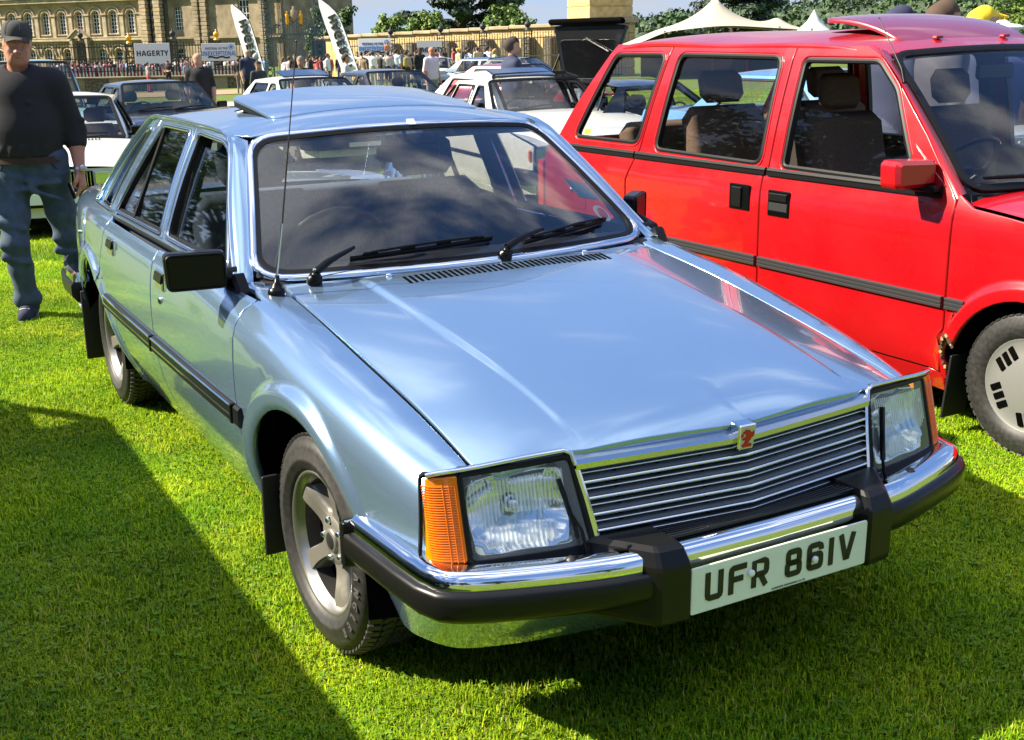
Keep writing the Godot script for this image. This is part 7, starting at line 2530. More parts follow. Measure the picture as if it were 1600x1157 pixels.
	var ht := Transform3D(Basis(Vector3.UP, 0.12) * Basis(Vector3(1, 0, 0), 0.06) * Basis(Vector3(0, 0, 1), -0.08) * Basis.from_scale(Vector3(0.86, 0.89, 0.88)), C)
	b.xf(ht)
	var head := part("head", b.mesh(), M.skin_face, man)
	for e in [-1, 1]:
		var ey := MB.new()
		ey.ball(Vector3(0.031 * e, 0.0, 0.076), Vector3(0.013, 0.0075, 0.010), 10, 6)
		ey.xf(ht)
		part("eye", ey.mesh(), M.eye, head)
		var br := MB.new()
		br.tube([Vector3(0.014 * e, 0.023, 0.100), Vector3(0.034 * e, 0.028, 0.092), Vector3(0.050 * e, 0.020, 0.078)], [0.004, 0.005, 0.002], 6)
		br.xf(ht)
		part("eyebrow", br.mesh(), M.hair_brown, head)
	var lip := MB.new()
	lip.tube([Vector3(-0.022, -0.062, 0.086), Vector3(0, -0.064, 0.0935), Vector3(0.022, -0.062, 0.086)], [0.002, 0.0035, 0.002], 6)
	lip.xf(ht)
	part("mouth", lip.mesh(), M.lip, head)
	var hr := MB.new()
	hr.ball(Vector3(0, 0.045, -0.022), Vector3(0.094, 0.082, 0.094), 18, 10)
	hr.xf(ht)
	part("hair", hr.mesh(), M.hair_brown, man)
	var cap := MB.new()
	cap.lathe([Vector2(0.101, 0.020), Vector2(0.103, 0.045), Vector2(0.100, 0.075), Vector2(0.088, 0.103), Vector2(0.066, 0.122), Vector2(0.034, 0.131), Vector2(0.0, 0.133)], 28, Transform3D(Basis(Vector3(1, 0, 0), -0.06) * Basis.from_scale(Vector3(0.96, 1, 1.08)), Vector3(0, 0.030, -0.010)))
	for i in 6:
		var a := TAU * i / 6.0 + 0.3
		var sp := []
		for j in 6:
			var q: Vector2 = [Vector2(0.104, 0.045), Vector2(0.101, 0.075), Vector2(0.089, 0.103), Vector2(0.067, 0.122), Vector2(0.034, 0.131), Vector2(0.004, 0.133)][j]
			sp.append(Vector3(cos(a) * q.x * 0.96, q.y + 0.030 + 0.06 * sin(a) * q.x, sin(a) * q.x * 1.08 - 0.010))
		cap.tube(sp, 0.0016, 4, false)
	cap.ball(Vector3(0, 0.165, -0.016), Vector3(0.008, 0.005, 0.008), 8, 5)
	cap.xf(ht)
	var cp2 := part("cap", cap.mesh(), M.cap_cloth, man)
	var pk := MB.new()
	pk.grid(func(u: float, v: float) -> Vector3:
		var a := lerpf(-1.05, 1.05, u)
		var r := lerpf(0.098, 0.098 + 0.072 * cos(a * 0.95), v)
		return Vector3(sin(a) * lerpf(0.097, 0.088, v), 0.066 - 0.040 * pow(sin(a), 2.0) * v - 0.014 * v, cos(a) * r * 1.02 + 0.002), 16, 6, Vector3(0, -0.3, 0.05))
	pk.xf(ht)
	part("cap_peak", pk.mesh(), M.cap_cloth, cp2)
	# canvas shoes
	for q in [[aR, 0.12], [aL, -0.25]]:
		var a: Vector3 = q[0]
		var t := Transform3D(Basis(Vector3.UP, -0.12) * Basis(Vector3(1, 0, 0), -q[1] * 0.4 if q[1] < 0 else 0.0), Vector3(a.x, maxf(0.0, a.y - 0.09), a.z))
		s = Flesh.new()
		s.setup(Vector3(-0.08, 0.0, -0.12), Vector3(0.08, 0.14, 0.24), 0.009)
		s.bone(Vector3(0, 0.055, -0.05), Vector3(0, 0.045, 0.06), 0.046, 0.046, 0.03)
		s.bone(Vector3(0, 0.042, 0.06), Vector3(0.006, 0.036, 0.16), 0.046, 0.038, 0.03)
		s.bone(Vector3(0, 0.09, -0.03), Vector3(0, 0.08, 0.0), 0.044, 0.046, 0.03)
		b = MB.new()
		s.net(b, [])
		b.xf(t)
		var shoe := part("shoe", b.mesh(), M.navy_canvas, man)
		var so := MB.new()
		var outl := PackedVector2Array()
		for i in 24:
			var an := TAU * i / 24.0
			outl.append(Vector2(sin(an) * (0.048 - 0.006 * cos(an)), 0.055 + cos(an) * 0.148))
		so.extrude(outl, Transform3D(Basis(Vector3(1, 0, 0), -PI / 2), Vector3(0, 0.022, 0)) * Transform3D(Basis.from_scale(Vector3(1, -1, 1)), Vector3.ZERO), 0.022, 0.003)
		so.xf(t)
		part("sole", so.mesh(), M.white_rubber, shoe)
		for i in 4:
			var la := MB.new()
			la.tube([Vector3(-0.028, 0.074 + 0.004 * (3 - i), 0.045 + 0.02 * i), Vector3(0, 0.093 - 0.004 * i, 0.05 + 0.02 * i), Vector3(0.028, 0.074 + 0.004 * (3 - i), 0.045 + 0.02 * i)], 0.0045, 5)
			la.xf(t)
			part("lace", la.mesh(), M.lace, shoe)
# ---------------------------------------------------------------- lawn, palace, railings, trees, tents, cars in place
func blade_patch(seed_n: int, size: float, count: int, long: float) -> ArrayMesh:
	var r := RandomNumberGenerator.new()
	r.seed = seed_n
	var b := MB.new()
	b.tinted = true
	var tones := [Color(0.185, 0.305, 0.008), Color(0.250, 0.370, 0.010), Color(0.120, 0.225, 0.008), Color(0.30, 0.40, 0.014), Color(0.165, 0.29, 0.010), Color(0.36, 0.33, 0.10)]
	for i in count:
		var p := Vector3(r.randf_range(-size, size) / 2, 0, r.randf_range(-size, size) / 2)
		var a := r.randf() * TAU
		var d := Vector3(cos(a), 0, sin(a))
		var sd := Vector3(-d.z, 0, d.x)
		var L := long * r.randf_range(0.55, 1.15)
		var lean := r.randf_range(0.15, 1.15)
		var w := r.randf_range(0.0011, 0.0022) * (1.0 + (long - 0.03) * 18.0)
		b.col = tones[r.randi() % (6 if r.randf() < 0.25 else 5)] * r.randf_range(0.85, 1.3)
		b.col.a = 1.0
		var m := p + Vector3(0, L * 0.55, 0) + d * L * 0.25 * lean
		var e := p + Vector3(0, L * (1.0 - 0.33 * lean), 0) + d * L * 0.75 * lean
		var n := (Vector3.UP * 0.9 - d * 0.3).normalized()
		var k := b.vert(p - sd * w, n)
		b.vert(p + sd * w, n); b.vert(m + sd * w * 0.8, n); b.vert(m - sd * w * 0.8, n); b.vert(e, n)
		b.quad(k, k + 1, k + 2, k + 3)
		b.tri(k + 3, k + 2, k + 4)
	if true:   # clover and daisy leaves low in the sward
		for i in count / 90:
			var c := Vector3(r.randf_range(-size, size) / 2, r.randf_range(0.010, 0.022), r.randf_range(-size, size) / 2)
			b.col = Color(0.12, 0.23, 0.02) * r.randf_range(0.8, 1.3)
			b.col.a = 1.0
			for j in 3:
				var a := TAU * j / 3.0 + i
				var o := Vector3(cos(a), 0, sin(a)) * 0.005
				var k := b.v.size()
				var q := Vector3(r.randf_range(-0.4, 0.4), 1, r.randf_range(-0.4, 0.4)).normalized()
				for t in 6:
					var e := TAU * t / 6.0
					b.vert(c + o + Vector3(cos(e) * 0.0048, 0.001 * sin(e * 2), sin(e) * 0.0048), q)
				for t in range(1, 5): b.tri(k, k + t, k + t + 1)
	return b.mesh()

func build_ground() -> void:
	var b := MB.new()
	var g := func(u: float, v: float) -> Vector3:
		var dep := -60.0 + 66.0 * u / 0.25 if u < 0.25 else 6.0 * pow(150.0, (u - 0.25) / 0.75)
		var lat := signf(v - 0.5) * pow(absf(v - 0.5) * 2.0, 1.6) * (40.0 + 0.9 * absf(dep))
		var p: Vector3 = view_point(lat, dep)
		return p
	b.grid(g, 60, 48, Vector3(0, -500, 0))
	for i in b.v.size(): b.uv[i] = Vector2(b.v[i].x, b.v[i].z)
	var m := mat(Color.WHITE, 0.95)
	m.albedo_texture = noise_tex(0.02, Color(0.36, 0.46, 0.04), Color(0.55, 0.65, 0.06), 1024, 5)
	m.uv1_triplanar = true
	m.uv1_world_triplanar = true
	m.uv1_scale = Vector3.ONE * 0.33
	m.detail_enabled = true
	m.detail_albedo = noise_tex(0.05, Color(0.45, 0.45, 0.40), Color(1.0, 1.0, 0.95), 1024, 5)
	m.detail_blend_mode = BaseMaterial3D.BLEND_MODE_MUL
	m.normal_enabled = true
	m.normal_texture = noise_tex(0.06, Color.BLACK, Color.WHITE, 1024, 5, true, 5.0)
	struct("lawn", b.mesh(), m)
	var gm := mat(Color.WHITE, 0.75)
	gm.metallic_specular = 0.22
	gm.vertex_color_use_as_albedo = true
	gm.backlight_enabled = true
	gm.backlight = Color(0.50, 0.60, 0.05)
	var r := RandomNumberGenerator.new()
	r.seed = 99
	var worn := FastNoiseLite.new()
	worn.seed = 4
	worn.frequency = 0.55
	worn.fractal_octaves = 3
	for band in 2:
		for v in 3:
			var mm := MultiMesh.new()
			mm.transform_format = MultiMesh.TRANSFORM_3D
			mm.use_colors = true
			mm.mesh = blade_patch(40 + v + band * 10, [0.30, 0.52][band], [1350, 900][band], [0.026, 0.042][band])
			var xs := []
			var st: float = [0.165, 0.40][band]
			var d0: float = [0.9, 9.5][band]
			var d1: float = [9.8, 44.0][band]
			var dep := d0
			var row := 0
			while dep < d1:
				var half := dep * 0.46 + 0.9
				var n := ceili(2 * half / st)
				for i in n:
					row += 1
					if row % 3 != v: continue
					var lat := -half + 2 * half * (i + r.randf_range(-0.3, 0.3)) / n
					if band == 1 and lat > 0.16 * dep + 1.5 and dep < 26: continue
					var p := view_point(lat, dep + r.randf_range(-0.06, 0.06))
					var h := 0.90 + 0.38 * sin(p.x * 2.1 + 1.3 * sin(p.z * 1.7)) * sin(p.z * 2.6) + r.randf_range(-0.15, 0.2) + (0.5 if r.randf() < 0.06 else 0.0)
					var k := 1.0 + (0.4 * smoothstep(12.0, 40.0, dep) if band == 1 else 0.0)
					xs.append(Transform3D(Basis(Vector3.UP, r.randf() * TAU) * Basis.from_scale(Vector3(k, h * k, k)), p))
				dep += st
			mm.instance_count = xs.size()
			for i in xs.size():
				mm.set_instance_transform(i, xs[i])
				var q: Vector3 = xs[i].origin
				var n1 := worn.get_noise_2d(q.x * 1.0, q.z * 1.0)
				var n2 := worn.get_noise_2d(q.x * 3.7 + 50.0, q.z * 3.7)
				var k := 1.0 + 0.45 * n1 + 0.50 * n2
				mm.set_instance_color(i, Color(k * (1.0 + 0.40 * n2), k, k * (1.0 + 0.8 * maxf(0.0, -n1))))
			var o := MultiMeshInstance3D.new()
			o.multimesh = mm
			o.material_override = gm
			o.name = numbered("grass_blades")
			add_child(o)
			tag(o, "short mown grass, blades and clover covering the lawn", "grass", "lawn grass", "stuff")
	# gravel walk in front of the low wall
	var gw := MB.new()
	gw.grid(func(u: float, v: float) -> Vector3: return view_point(lerpf(-42, -9, u), lerpf(61, 71.5, v), 0.03), 24, 6, Vector3(0, -500, 0))
	struct("gravel_path", gw.mesh(), grainy(Color(0.60, 0.50, 0.36), 0.95, 0.05, 0.2, 0.5))

func arch_hole(x: float, y0: float, y1: float, w: float) -> PackedVector2Array:
	var p := PackedVector2Array([Vector2(x - w / 2, y0), Vector2(x + w / 2, y0)])
	p.append_array(arc2(Vector2(x, y1 - w / 2), w / 2, 0, 180, 10))
	return p

func bx(parent: Node, called: String, m: Material, at: Vector3, size: Vector3, bev := 0.02) -> MeshInstance3D:
	var b := MB.new()
	b.box(at, size, bev)
	return part(called, b.mesh(), m, parent)

func build_palace() -> void:
	# facade 150 m away: local x runs to the photo's right, z towards it
	var o := thing("palace", "long yellow stone palace front with rows of arched white windows", "palace", view_point(-42, 150, 0), facing(0) - 0.45)
	var X := func(px: float) -> float: return (lat_of(px, 150) + 42.0) * 1.11
	var flatf := func(a: float, c: float) -> Vector3: return Vector3(a, c, 0)
	var holes := []
	var wins := []
	for px in [-60, -27, 6, 40, 73, 106, 138, 171, 203]:
		holes.append(arch_hole(X.call(px), 4.15, 6.85, 1.30)); wins.append([X.call(px), 4.15, 6.85, 1.30, 3, 5])
	for px in [-60, -27, 6, 40, 77, 143, 176, 215]:
		holes.append(arch_hole(X.call(px), -1.2, 2.35, 1.30)); wins.append([X.call(px), -1.2, 2.35, 1.30, 3, 6])
	var b := MB.new()
	var x1: float = X.call(226)
	b.panel(poly([-29, -2.5, x1, -2.5, x1, 14, -29, 14]), flatf, 1.6, Vector3(0, 0, -50), 0.02, 0.5, holes)
	var wall := part("wall", b.mesh(), M.stone, o)
	for w in wins:
		var t := Transform3D(Basis.IDENTITY, Vector3(0, 0, 0.02))
		# moulded arch round the opening
		var pth := [Vector3(w[0] - w[3] / 2 - 0.10, w[1], 0.0)]
		for p in arc2(Vector2(w[0], w[2] - w[3] / 2), w[3] / 2 + 0.10, 180, 0, 12): pth.append(Vector3(p.x, p.y, 0))
		pth.append(Vector3(w[0] + w[3] / 2 + 0.10, w[1], 0))
		var a := MB.new()
		a.sweep(pth, PackedVector2Array([Vector2(-0.1, -0.10), Vector2(0.10, -0.10), Vector2(0.16, 0.0), Vector2(0.08, 0.10), Vector2(-0.1, 0.10)]), Vector3(0, 0, 1))
		var win := part("window", a.mesh(), M.stone_pale, o)
		var big := [Vector3(w[0] - w[3] * 0.92, (w[2] - w[3] / 2), 0.0)]
		big.clear()
		for p in arc2(Vector2(w[0], w[2] - w[3] / 2), w[3] * 0.90, 180, 0, 14): big.append(Vector3(p.x, p.y, 0))
		var ab := MB.new()
		ab.sweep(big, PackedVector2Array([Vector2(-0.1, -0.13), Vector2(0.14, -0.13), Vector2(0.22, 0.02), Vector2(0.10, 0.13), Vector2(-0.1, 0.13)]), Vector3(0, 0, 1))
		part("outer_arch", ab.mesh(), M.stone_pale, win)
		var g := MB.new()
		var gh := arch_hole(w[0], w[1], w[2], w[3])
		g.extrude(gh, Transform3D(Basis.IDENTITY, Vector3(0, 0, -0.30)), 0.05)
		part("pane", g.mesh(), M.dark_pane, win)
		var f := MB.new()
		for i in w[4] + 1:
			var x: float = w[0] - w[3] / 2 + w[3] * i / w[4]
			var top: float = w[2] - w[3] / 2 + sqrt(maxf(0.0, pow(w[3] / 2, 2.0) - pow(x - w[0], 2.0)))
			f.box(Vector3(x, (w[1] + top) / 2, -0.26), Vector3(0.075, top - w[1], 0.08), 0.01)
		for i in w[5] + 1: f.box(Vector3(w[0], w[1] + 0.03 + (w[2] - w[3] * 0.35 - w[1]) * i / w[5], -0.262), Vector3(w[3], 0.06, 0.07), 0.01)
		part("glazing_bars", f.mesh(), M.window_white, win)
		var sill := MB.new()
		sill.box(Vector3(w[0], w[1] - 0.08, 0.08), Vector3(w[3] + 0.5, 0.16, 0.3), 0.03)
		part("sill", sill.mesh(), M.stone_pale, win)
	for px in [-43.5, -10.5, 23, 56.5, 89.5, 122, 154.5, 187, 219]:   # piers between the windows
		bx(o, "pier", M.stone_pale, Vector3(X.call(px), 5.0, 0.11), Vector3(0.62, 2.7, 0.22))
		bx(o, "pier_capital", M.stone_pale, Vector3(X.call(px), 6.42, 0.17), Vector3(0.95, 0.20, 0.34))
	for yy in [[3.45, 0.26, 0.50], [3.72, 0.14, 0.32], [8.2, 0.5, 0.7], [8.6, 0.2, 0.95]]:
		bx(o, "string_course", M.stone_pale, Vector3((x1 - 29) / 2, yy[0], yy[2] / 2), Vector3(x1 + 29, yy[1], yy[2]))
	# pedimented doorway
	var dx: float = X.call(109)
	var pd := MB.new()
	pd.extrude(poly([dx - 1.7, 3.62, dx + 1.7, 3.62, dx, 4.75]), Transform3D(Basis.IDENTITY, Vector3(0, 0, 0.9)), 0.9, 0.04)
	var door := part("doorway_pediment", pd.mesh(), M.stone, o)
	for s in [-1, 1]:
		var sl := MB.new()
		sl.box(Vector3(dx + s * 0.85, 4.24, 0.85), Vector3(2.05, 0.18, 0.5), 0.03, Basis(Vector3(0, 0, 1), -s * 0.585))
		part("raking_cornice", sl.mesh(), M.stone_pale, door)
		bx(door, "door_column", M.stone_pale, Vector3(dx + s * 1.25, 0.9, 0.45), Vector3(0.5, 5.2, 0.9), 0.06)
	bx(door, "door_leaf", M.stone_dark, Vector3(dx, 0.6, 0.1), Vector3(1.7, 4.6, 0.2))
	# rusticated corner strips with the rain pipe between
	for q in [[232, 0.6], [257, 0.6]]:
		for i in 38:
			bx(o, "quoin", M.stone_pale if i % 3 else M.stone, Vector3(X.call(q[0]), -2.3 + 0.43 * i, 0.35), Vector3(0.95 + 0.12 * (i % 2), 0.39, 0.7), 0.04)
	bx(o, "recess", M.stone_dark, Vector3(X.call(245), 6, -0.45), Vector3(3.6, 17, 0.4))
	var rp := MB.new()
	rp.tube([Vector3(X.call(245), -2.4, 0.05), Vector3(X.call(245), 14, 0.05)], 0.32, 10)
	part("rain_pipe", rp.mesh(), M.iron, o)
	# the plainer wing to the right
	var h2 := []
	var w2 := []
	for q in [[283, 4.35, 7.05, 1.15], [283, -1.4, 2.2, 1.3]]: h2.append(arch_hole(X.call(q[0]), q[1], q[2], q[3])); w2.append([X.call(q[0]), q[1], q[2], q[3]])
	h2.append(poly([X.call(387), 4.6, X.call(405), 4.6, X.call(405), 9.0, X.call(387), 9.0])); w2.append([X.call(396), 4.6, 9.0, 1.4])
	var x2: float = X.call(458)
	var b2 := MB.new()
	b2.panel(poly([X.call(262), -2.5, x2, -2.5, x2, 14, X.call(262), 14]), func(a: float, c: float) -> Vector3: return Vector3(a, c, -0.5), 1.6, Vector3(0, 0, -50), 0.02, 0.5, h2)
	part("wing_wall", b2.mesh(), M.stone_grey, o)
	for w in w2:
		var g := MB.new()
		g.box(Vector3(w[0], (w[1] + w[2]) / 2, -0.85), Vector3(w[3] + 0.1, w[2] - w[1] + 0.1, 0.05))
		var win := part("window", g.mesh(), M.dark_pane, o)
		var f := MB.new()
		for i in 4: f.box(Vector3(w[0] - w[3] / 2 + w[3] * i / 3.0, (w[1] + w[2]) / 2, -0.78), Vector3(0.08, w[2] - w[1], 0.08), 0.01)
		for i in 7: f.box(Vector3(w[0], lerpf(w[1], w[2], i / 6.0), -0.782), Vector3(w[3], 0.07, 0.07), 0.01)
		part("glazing_bars", f.mesh(), M.window_white, win)
	for px in [318, 332, 430]:
		for i in 38: bx(o, "quoin", M.stone_grey, Vector3(X.call(px), -2.3 + 0.43 * i, -0.25), Vector3(0.85 + 0.10 * (i % 2), 0.39, 0.6), 0.04)
	for yy in [[3.45, 0.26, 0.4], [8.4, 0.5, 0.6]]:
		bx(o, "string_course", M.stone_grey, Vector3((X.call(264) + x2) / 2, yy[0], -0.5 + yy[2] / 2), Vector3(x2 - X.call(264), yy[1], yy[2]))
	bx(o, "return_wall", M.stone_grey, Vector3(x2 - 0.3, 5.7, -8.0), Vector3(0.6, 16.4, 15))

func railings(label: String, a: Vector3, b: Vector3, hgt: float, group: String) -> Node3D:
	var o := thing("railings", label, "fence", a, 0.0, group)
	var d := b - a
	var L := Vector2(d.x, d.z).length()
	var t := d / L
	o.rotation.y = atan2(-t.z, t.x)
	var n := int(L / 0.17)
	var m := MB.new()
	for i in n:
		var x := L * (i + 0.5) / n
		m.box(Vector3(x, t.y * x + hgt * 0.5, 0), Vector3(0.030, hgt * (1.0 if i % 2 else 0.94), 0.030), 0.0)
		m.face([Vector3(x - 0.04, t.y * x + hgt * 0.99, 0), Vector3(x + 0.04, t.y * x + hgt * 0.99, 0), Vector3(x, t.y * x + hgt * 1.06, 0)], Vector3(x, hgt, -1))
	var bars := part("railing_bars", m.mesh(), M.iron, o)
	bars.set_meta("kind", "stuff")
	for y in [0.12, hgt * 0.5, hgt * 0.9]:
		var r := MB.new()
		r.box(Vector3(L / 2, t.y * L / 2 + y, 0), Vector3(L, 0.05, 0.05), 0.0, Basis(Vector3(0, 0, 1), atan(t.y)))
		part("rail", r.mesh(), M.iron, o)
	return o

func finial_post(called: String, label: String, at: Vector3, hgt: float, gold: bool, group: String) -> void:
	var o := thing(called, label, "post", at, facing(0), group)
	var m := MB.new()
	for s in [-1, 1]: m.box(Vector3(0.2 * s, hgt / 2, 0), Vector3(0.06, hgt, 0.06), 0.01)
	for i in 5: m.box(Vector3(0, hgt * (0.12 + 0.2 * i), 0), Vector3(0.40, 0.05, 0.05), 0.01)
	for i in 4:
		var c := []
		for j in 13: c.append(Vector3(0.13 * cos(TAU * j / 12.0), hgt * (0.22 + 0.2 * i) + 0.13 * sin(TAU * j / 12.0), 0))
		m.tube(c, 0.018, 5, false)
	part("post_frame", m.mesh(), M.iron, o)
	var f := MB.new()
	f.lathe([Vector2(0.0, 0.62), Vector2(0.05, 0.56), Vector2(0.03, 0.48), Vector2(0.15, 0.42), Vector2(0.19, 0.30), Vector2(0.12, 0.18), Vector2(0.05, 0.12), Vector2(0.16, 0.06), Vector2(0.18, 0.0)], 12, Transform3D(Basis.IDENTITY, Vector3(0, hgt, 0)))
	part("finial", f.mesh(), M.gold if gold else M.iron, o)

func board(label: String, at: Vector3, turn: float, w: float, h: float, m: Material, kind: int) -> void:
	var o := thing("board", label, "sign", at, turn)
	var b := MB.new()
	b.box(Vector3(0, h / 2, 0), Vector3(w, h, 0.05), 0.01)
	part("panel", b.mesh(), m, o)
	var put := func(text: String, mm: Material, size: float, x: float, y: float, serif: bool, bold := 1.0) -> void:
		var q := TextMesh.new()
		q.text = text; q.font = M.font_serif if serif else M.font_bold; q.font_size = 48; q.pixel_size = size / 36.0; q.depth = 0.02
		var e := part("lettering", q, mm, o)
		e.position = Vector3(x, y, 0.03)
		e.scale = Vector3(bold, 1, 1)
	if kind == 0:
		put.call("HAGERTY", M.ink_black, h * 0.27, 0, h * 0.50, false, 1.0)
	elif kind == 1:
		put.call("FESTIVAL OF THE", M.ink_steel, h * 0.13, -w * 0.06, h * 0.70, false, 0.95)
		put.call("UNEXCEPTIONAL", M.ink_sky, h * 0.27, 0, h * 0.41, false, 0.70)
		var rb := MB.new()
		var p := []
		for i in 17: p.append(Vector3(lerpf(-0.32, 0.32, i / 16.0) * w, h * (0.20 + 0.035 * sin(i * 0.8)), 0.03))
		rb.sweep(p, PackedVector2Array([Vector2(0, -h * 0.045), Vector2(0.015, -h * 0.045), Vector2(0.015, h * 0.045), Vector2(0, h * 0.045)]), Vector3(0, 0, 1))
		part("printed_ribbon", rb.mesh(), M.ink_black, o)
		var c := MB.new()
		var cp := []
		for i in 25: cp.append(Vector3(w * 0.37 + cos(TAU * i / 24.0) * h * 0.13, h * 0.78 + sin(TAU * i / 24.0) * h * 0.13, 0.032))
		c.tube(cp, h * 0.014, 5, false)
		c.lathe([Vector2(0, 0.012), Vector2(h * 0.07, 0.010), Vector2(h * 0.07, 0)], 14, Transform3D(Basis(Vector3(1, 0, 0), PI / 2), Vector3(w * 0.37, h * 0.78, 0.026)))
		part("round_emblem", c.mesh(), M.ink_sky, o)

func feather_flag(label: String, at: Vector3, turn: float, lean: float) -> void:
	var o := thing("feather_flag", label, "flag", at, turn, "feather flags")
	o.scale = Vector3(1.15, 1.22, 1.15)
	var cl := MB.new()
	var right := []
	for i in 13:
		var t := i / 12.0
		right.append(Vector2(0.30 - 0.10 * pow(t, 3.0) - 0.42 * pow(maxf(0, t - 0.72) / 0.28, 2.0) * 0.9, 0.75 + 2.15 * t + 0.10 * sin(PI * t) * 0.0))
	var outl := PackedVector2Array([Vector2(-0.26, 0.80)])
	for p in right: outl.append(p)
	outl.append(Vector2(-0.26, 2.88)); outl.append(Vector2(-0.31, 2.70)); outl.append(Vector2(-0.33, 2.2)); outl.append(Vector2(-0.30, 1.4))
	var sk := func(p: Vector2) -> Vector3: return Vector3(p.x - (p.y - 0.8) * lean, p.y, 0.035 * sin(p.y * 2.6) * (0.3 - p.x))
	cl.panel(outl, func(a: float, c: float) -> Vector3: return sk.call(Vector2(a, c)), 0.13, Vector3(0, 1.5, -5), 0.003, 0.004)
	part("cloth", cl.mesh(), M.flag_cloth, o)
	var pole := MB.new()
	var pp := [Vector3(0.31, 0.0, 0.0)]
	for p in right: pp.append(sk.call(p + Vector2(0.012, 0)))
	pole.tube(pp, 0.014, 6)
	part("pole", pole.mesh(), M.darksteel, o)
	# printed name, seen through from behind, so it runs reversed from the top down
	var word := "HAGERTY"
	for i in word.length():
		var q := TextMesh.new()
		q.text = word[i]; q.font = M.font_bold; q.font_size = 48; q.pixel_size = 0.27 / 36.0; q.depth = 0.09
		var y := 2.34 - 0.225 * i
		var e := part("lettering", q, M.ink_black, o)
		var c: Vector3 = sk.call(Vector2(0.02, y))
		var dn := (sk.call(Vector2(0.02, y - 0.1)) - c).normalized() as Vector3
		# text x runs downwards; the face turned away, so the front shows it reversed
		var zz := Vector3(0, 0, -1)
		var xx := Vector3(dn.x, dn.y, 0).normalized()
		e.transform = Transform3D(Basis(xx, zz.cross(xx), zz), c)

func leafy(spots: Array, per: int, size: float, seed_n: int, tones: Array, flatten := 0.6) -> ArrayMesh:
	# leaf clumps spread through balls [centre, radius]
	var r := RandomNumberGenerator.new()
	r.seed = seed_n
	var b := MB.new()
	b.tinted = true
	for s in spots:
		var c: Vector3 = s[0]
		var tone: Color = tones[r.randi() % tones.size()]
		for i in per:
			var d := Vector3(r.randfn(), r.randfn(), r.randfn()).normalized() * pow(r.randf(), 0.45)
			var p: Vector3 = c + Vector3(d.x, d.y * flatten, d.z) * float(s[1])
			var n := (d + Vector3(r.randf_range(-0.7, 0.7), r.randf_range(-0.2, 1.0), r.randf_range(-0.7, 0.7))).normalized()
			var a := n.cross(Vector3(r.randf() - 0.5, r.randf() - 0.5, r.randf() - 0.5)).normalized()
			var q := n.cross(a)
			var z := size * r.randf_range(0.5, 1.3)
			b.col = tone * r.randf_range(0.6, 1.4)
			b.col.a = 1.0
			var k := b.vert(p - a * z * 0.5, n)
			b.vert(p + q * z * 0.28, n); b.vert(p + a * z * 0.5, n); b.vert(p - q * z * 0.28, n)
			b.quad(k, k + 1, k + 2, k + 3)
	return b.mesh()

func tree(called: String, label: String, at: Vector3, hgt: float, rad: float, seed_n: int, cedar: bool, tones: Array, leaf: float, per: int, group := "") -> Node3D:
	var r := RandomNumberGenerator.new()
	r.seed = seed_n
	var o := thing(called, label, "tree", at, r.randf() * TAU, group)
	var spots := []
	var wood := MB.new()
	wood.tube([Vector3(0, -0.4, 0), Vector3(0.05, hgt * 0.2, 0), Vector3(-0.1, hgt * 0.5, 0.1), Vector3(0.05, hgt * 0.9, 0)], [rad * 0.11, rad * 0.08, rad * 0.055, rad * 0.015], 10)
	var n := 46 if cedar else 40
	for i in n:
		var t := (i + r.randf()) / n
		var a := r.randf() * TAU
		if cedar:
			var y := hgt * lerpf(0.20, 1.0, floorf(t * 9.0) / 9.0 + r.randf() * 0.03)
			var reach := rad * lerpf(1.0, 0.25, t * t) * r.randf_range(0.35, 1.0)
			var e := Vector3(cos(a) * reach, y - 0.04 * reach, sin(a) * reach)
			wood.tube([Vector3(0, y - reach * 0.25, 0), e * Vector3(0.5, 1, 0.5) + Vector3(0, 0.0, 0), e], [rad * 0.03, rad * 0.02, rad * 0.006], 5)
			for k in 4: spots.append([e + Vector3(r.randf_range(-1, 1) * rad * 0.13, r.randf_range(-0.02, 0.03) * hgt, r.randf_range(-1, 1) * rad * 0.13) - Vector3(e.x, 0, e.z) * 0.13 * k, rad * r.randf_range(0.10, 0.19)])
		else:
			var y := hgt * lerpf(0.28, 0.95, t)
			var reach := rad * sqrt(maxf(0.05, 1.0 - pow((y / hgt - 0.55) / 0.5, 2.0))) * r.randf_range(0.3, 0.9)
			var e := Vector3(cos(a) * reach, y, sin(a) * reach)
			wood.tube([Vector3(0, y * 0.7, 0), e * Vector3(0.5, 0.9, 0.5), e], [rad * 0.03, rad * 0.018, rad * 0.006], 5)
			for k in 3: spots.append([e + Vector3(r.randf_range(-1, 1), r.randf_range(-1, 1), r.randf_range(-1, 1)) * rad * 0.16, rad * r.randf_range(0.14, 0.26)])
	part("trunk", wood.mesh(), M.bark, o)
	part("crown", leafy(spots, per, leaf, seed_n + 1, tones, 0.42 if cedar else 0.8), M.leaf, o)
	return o

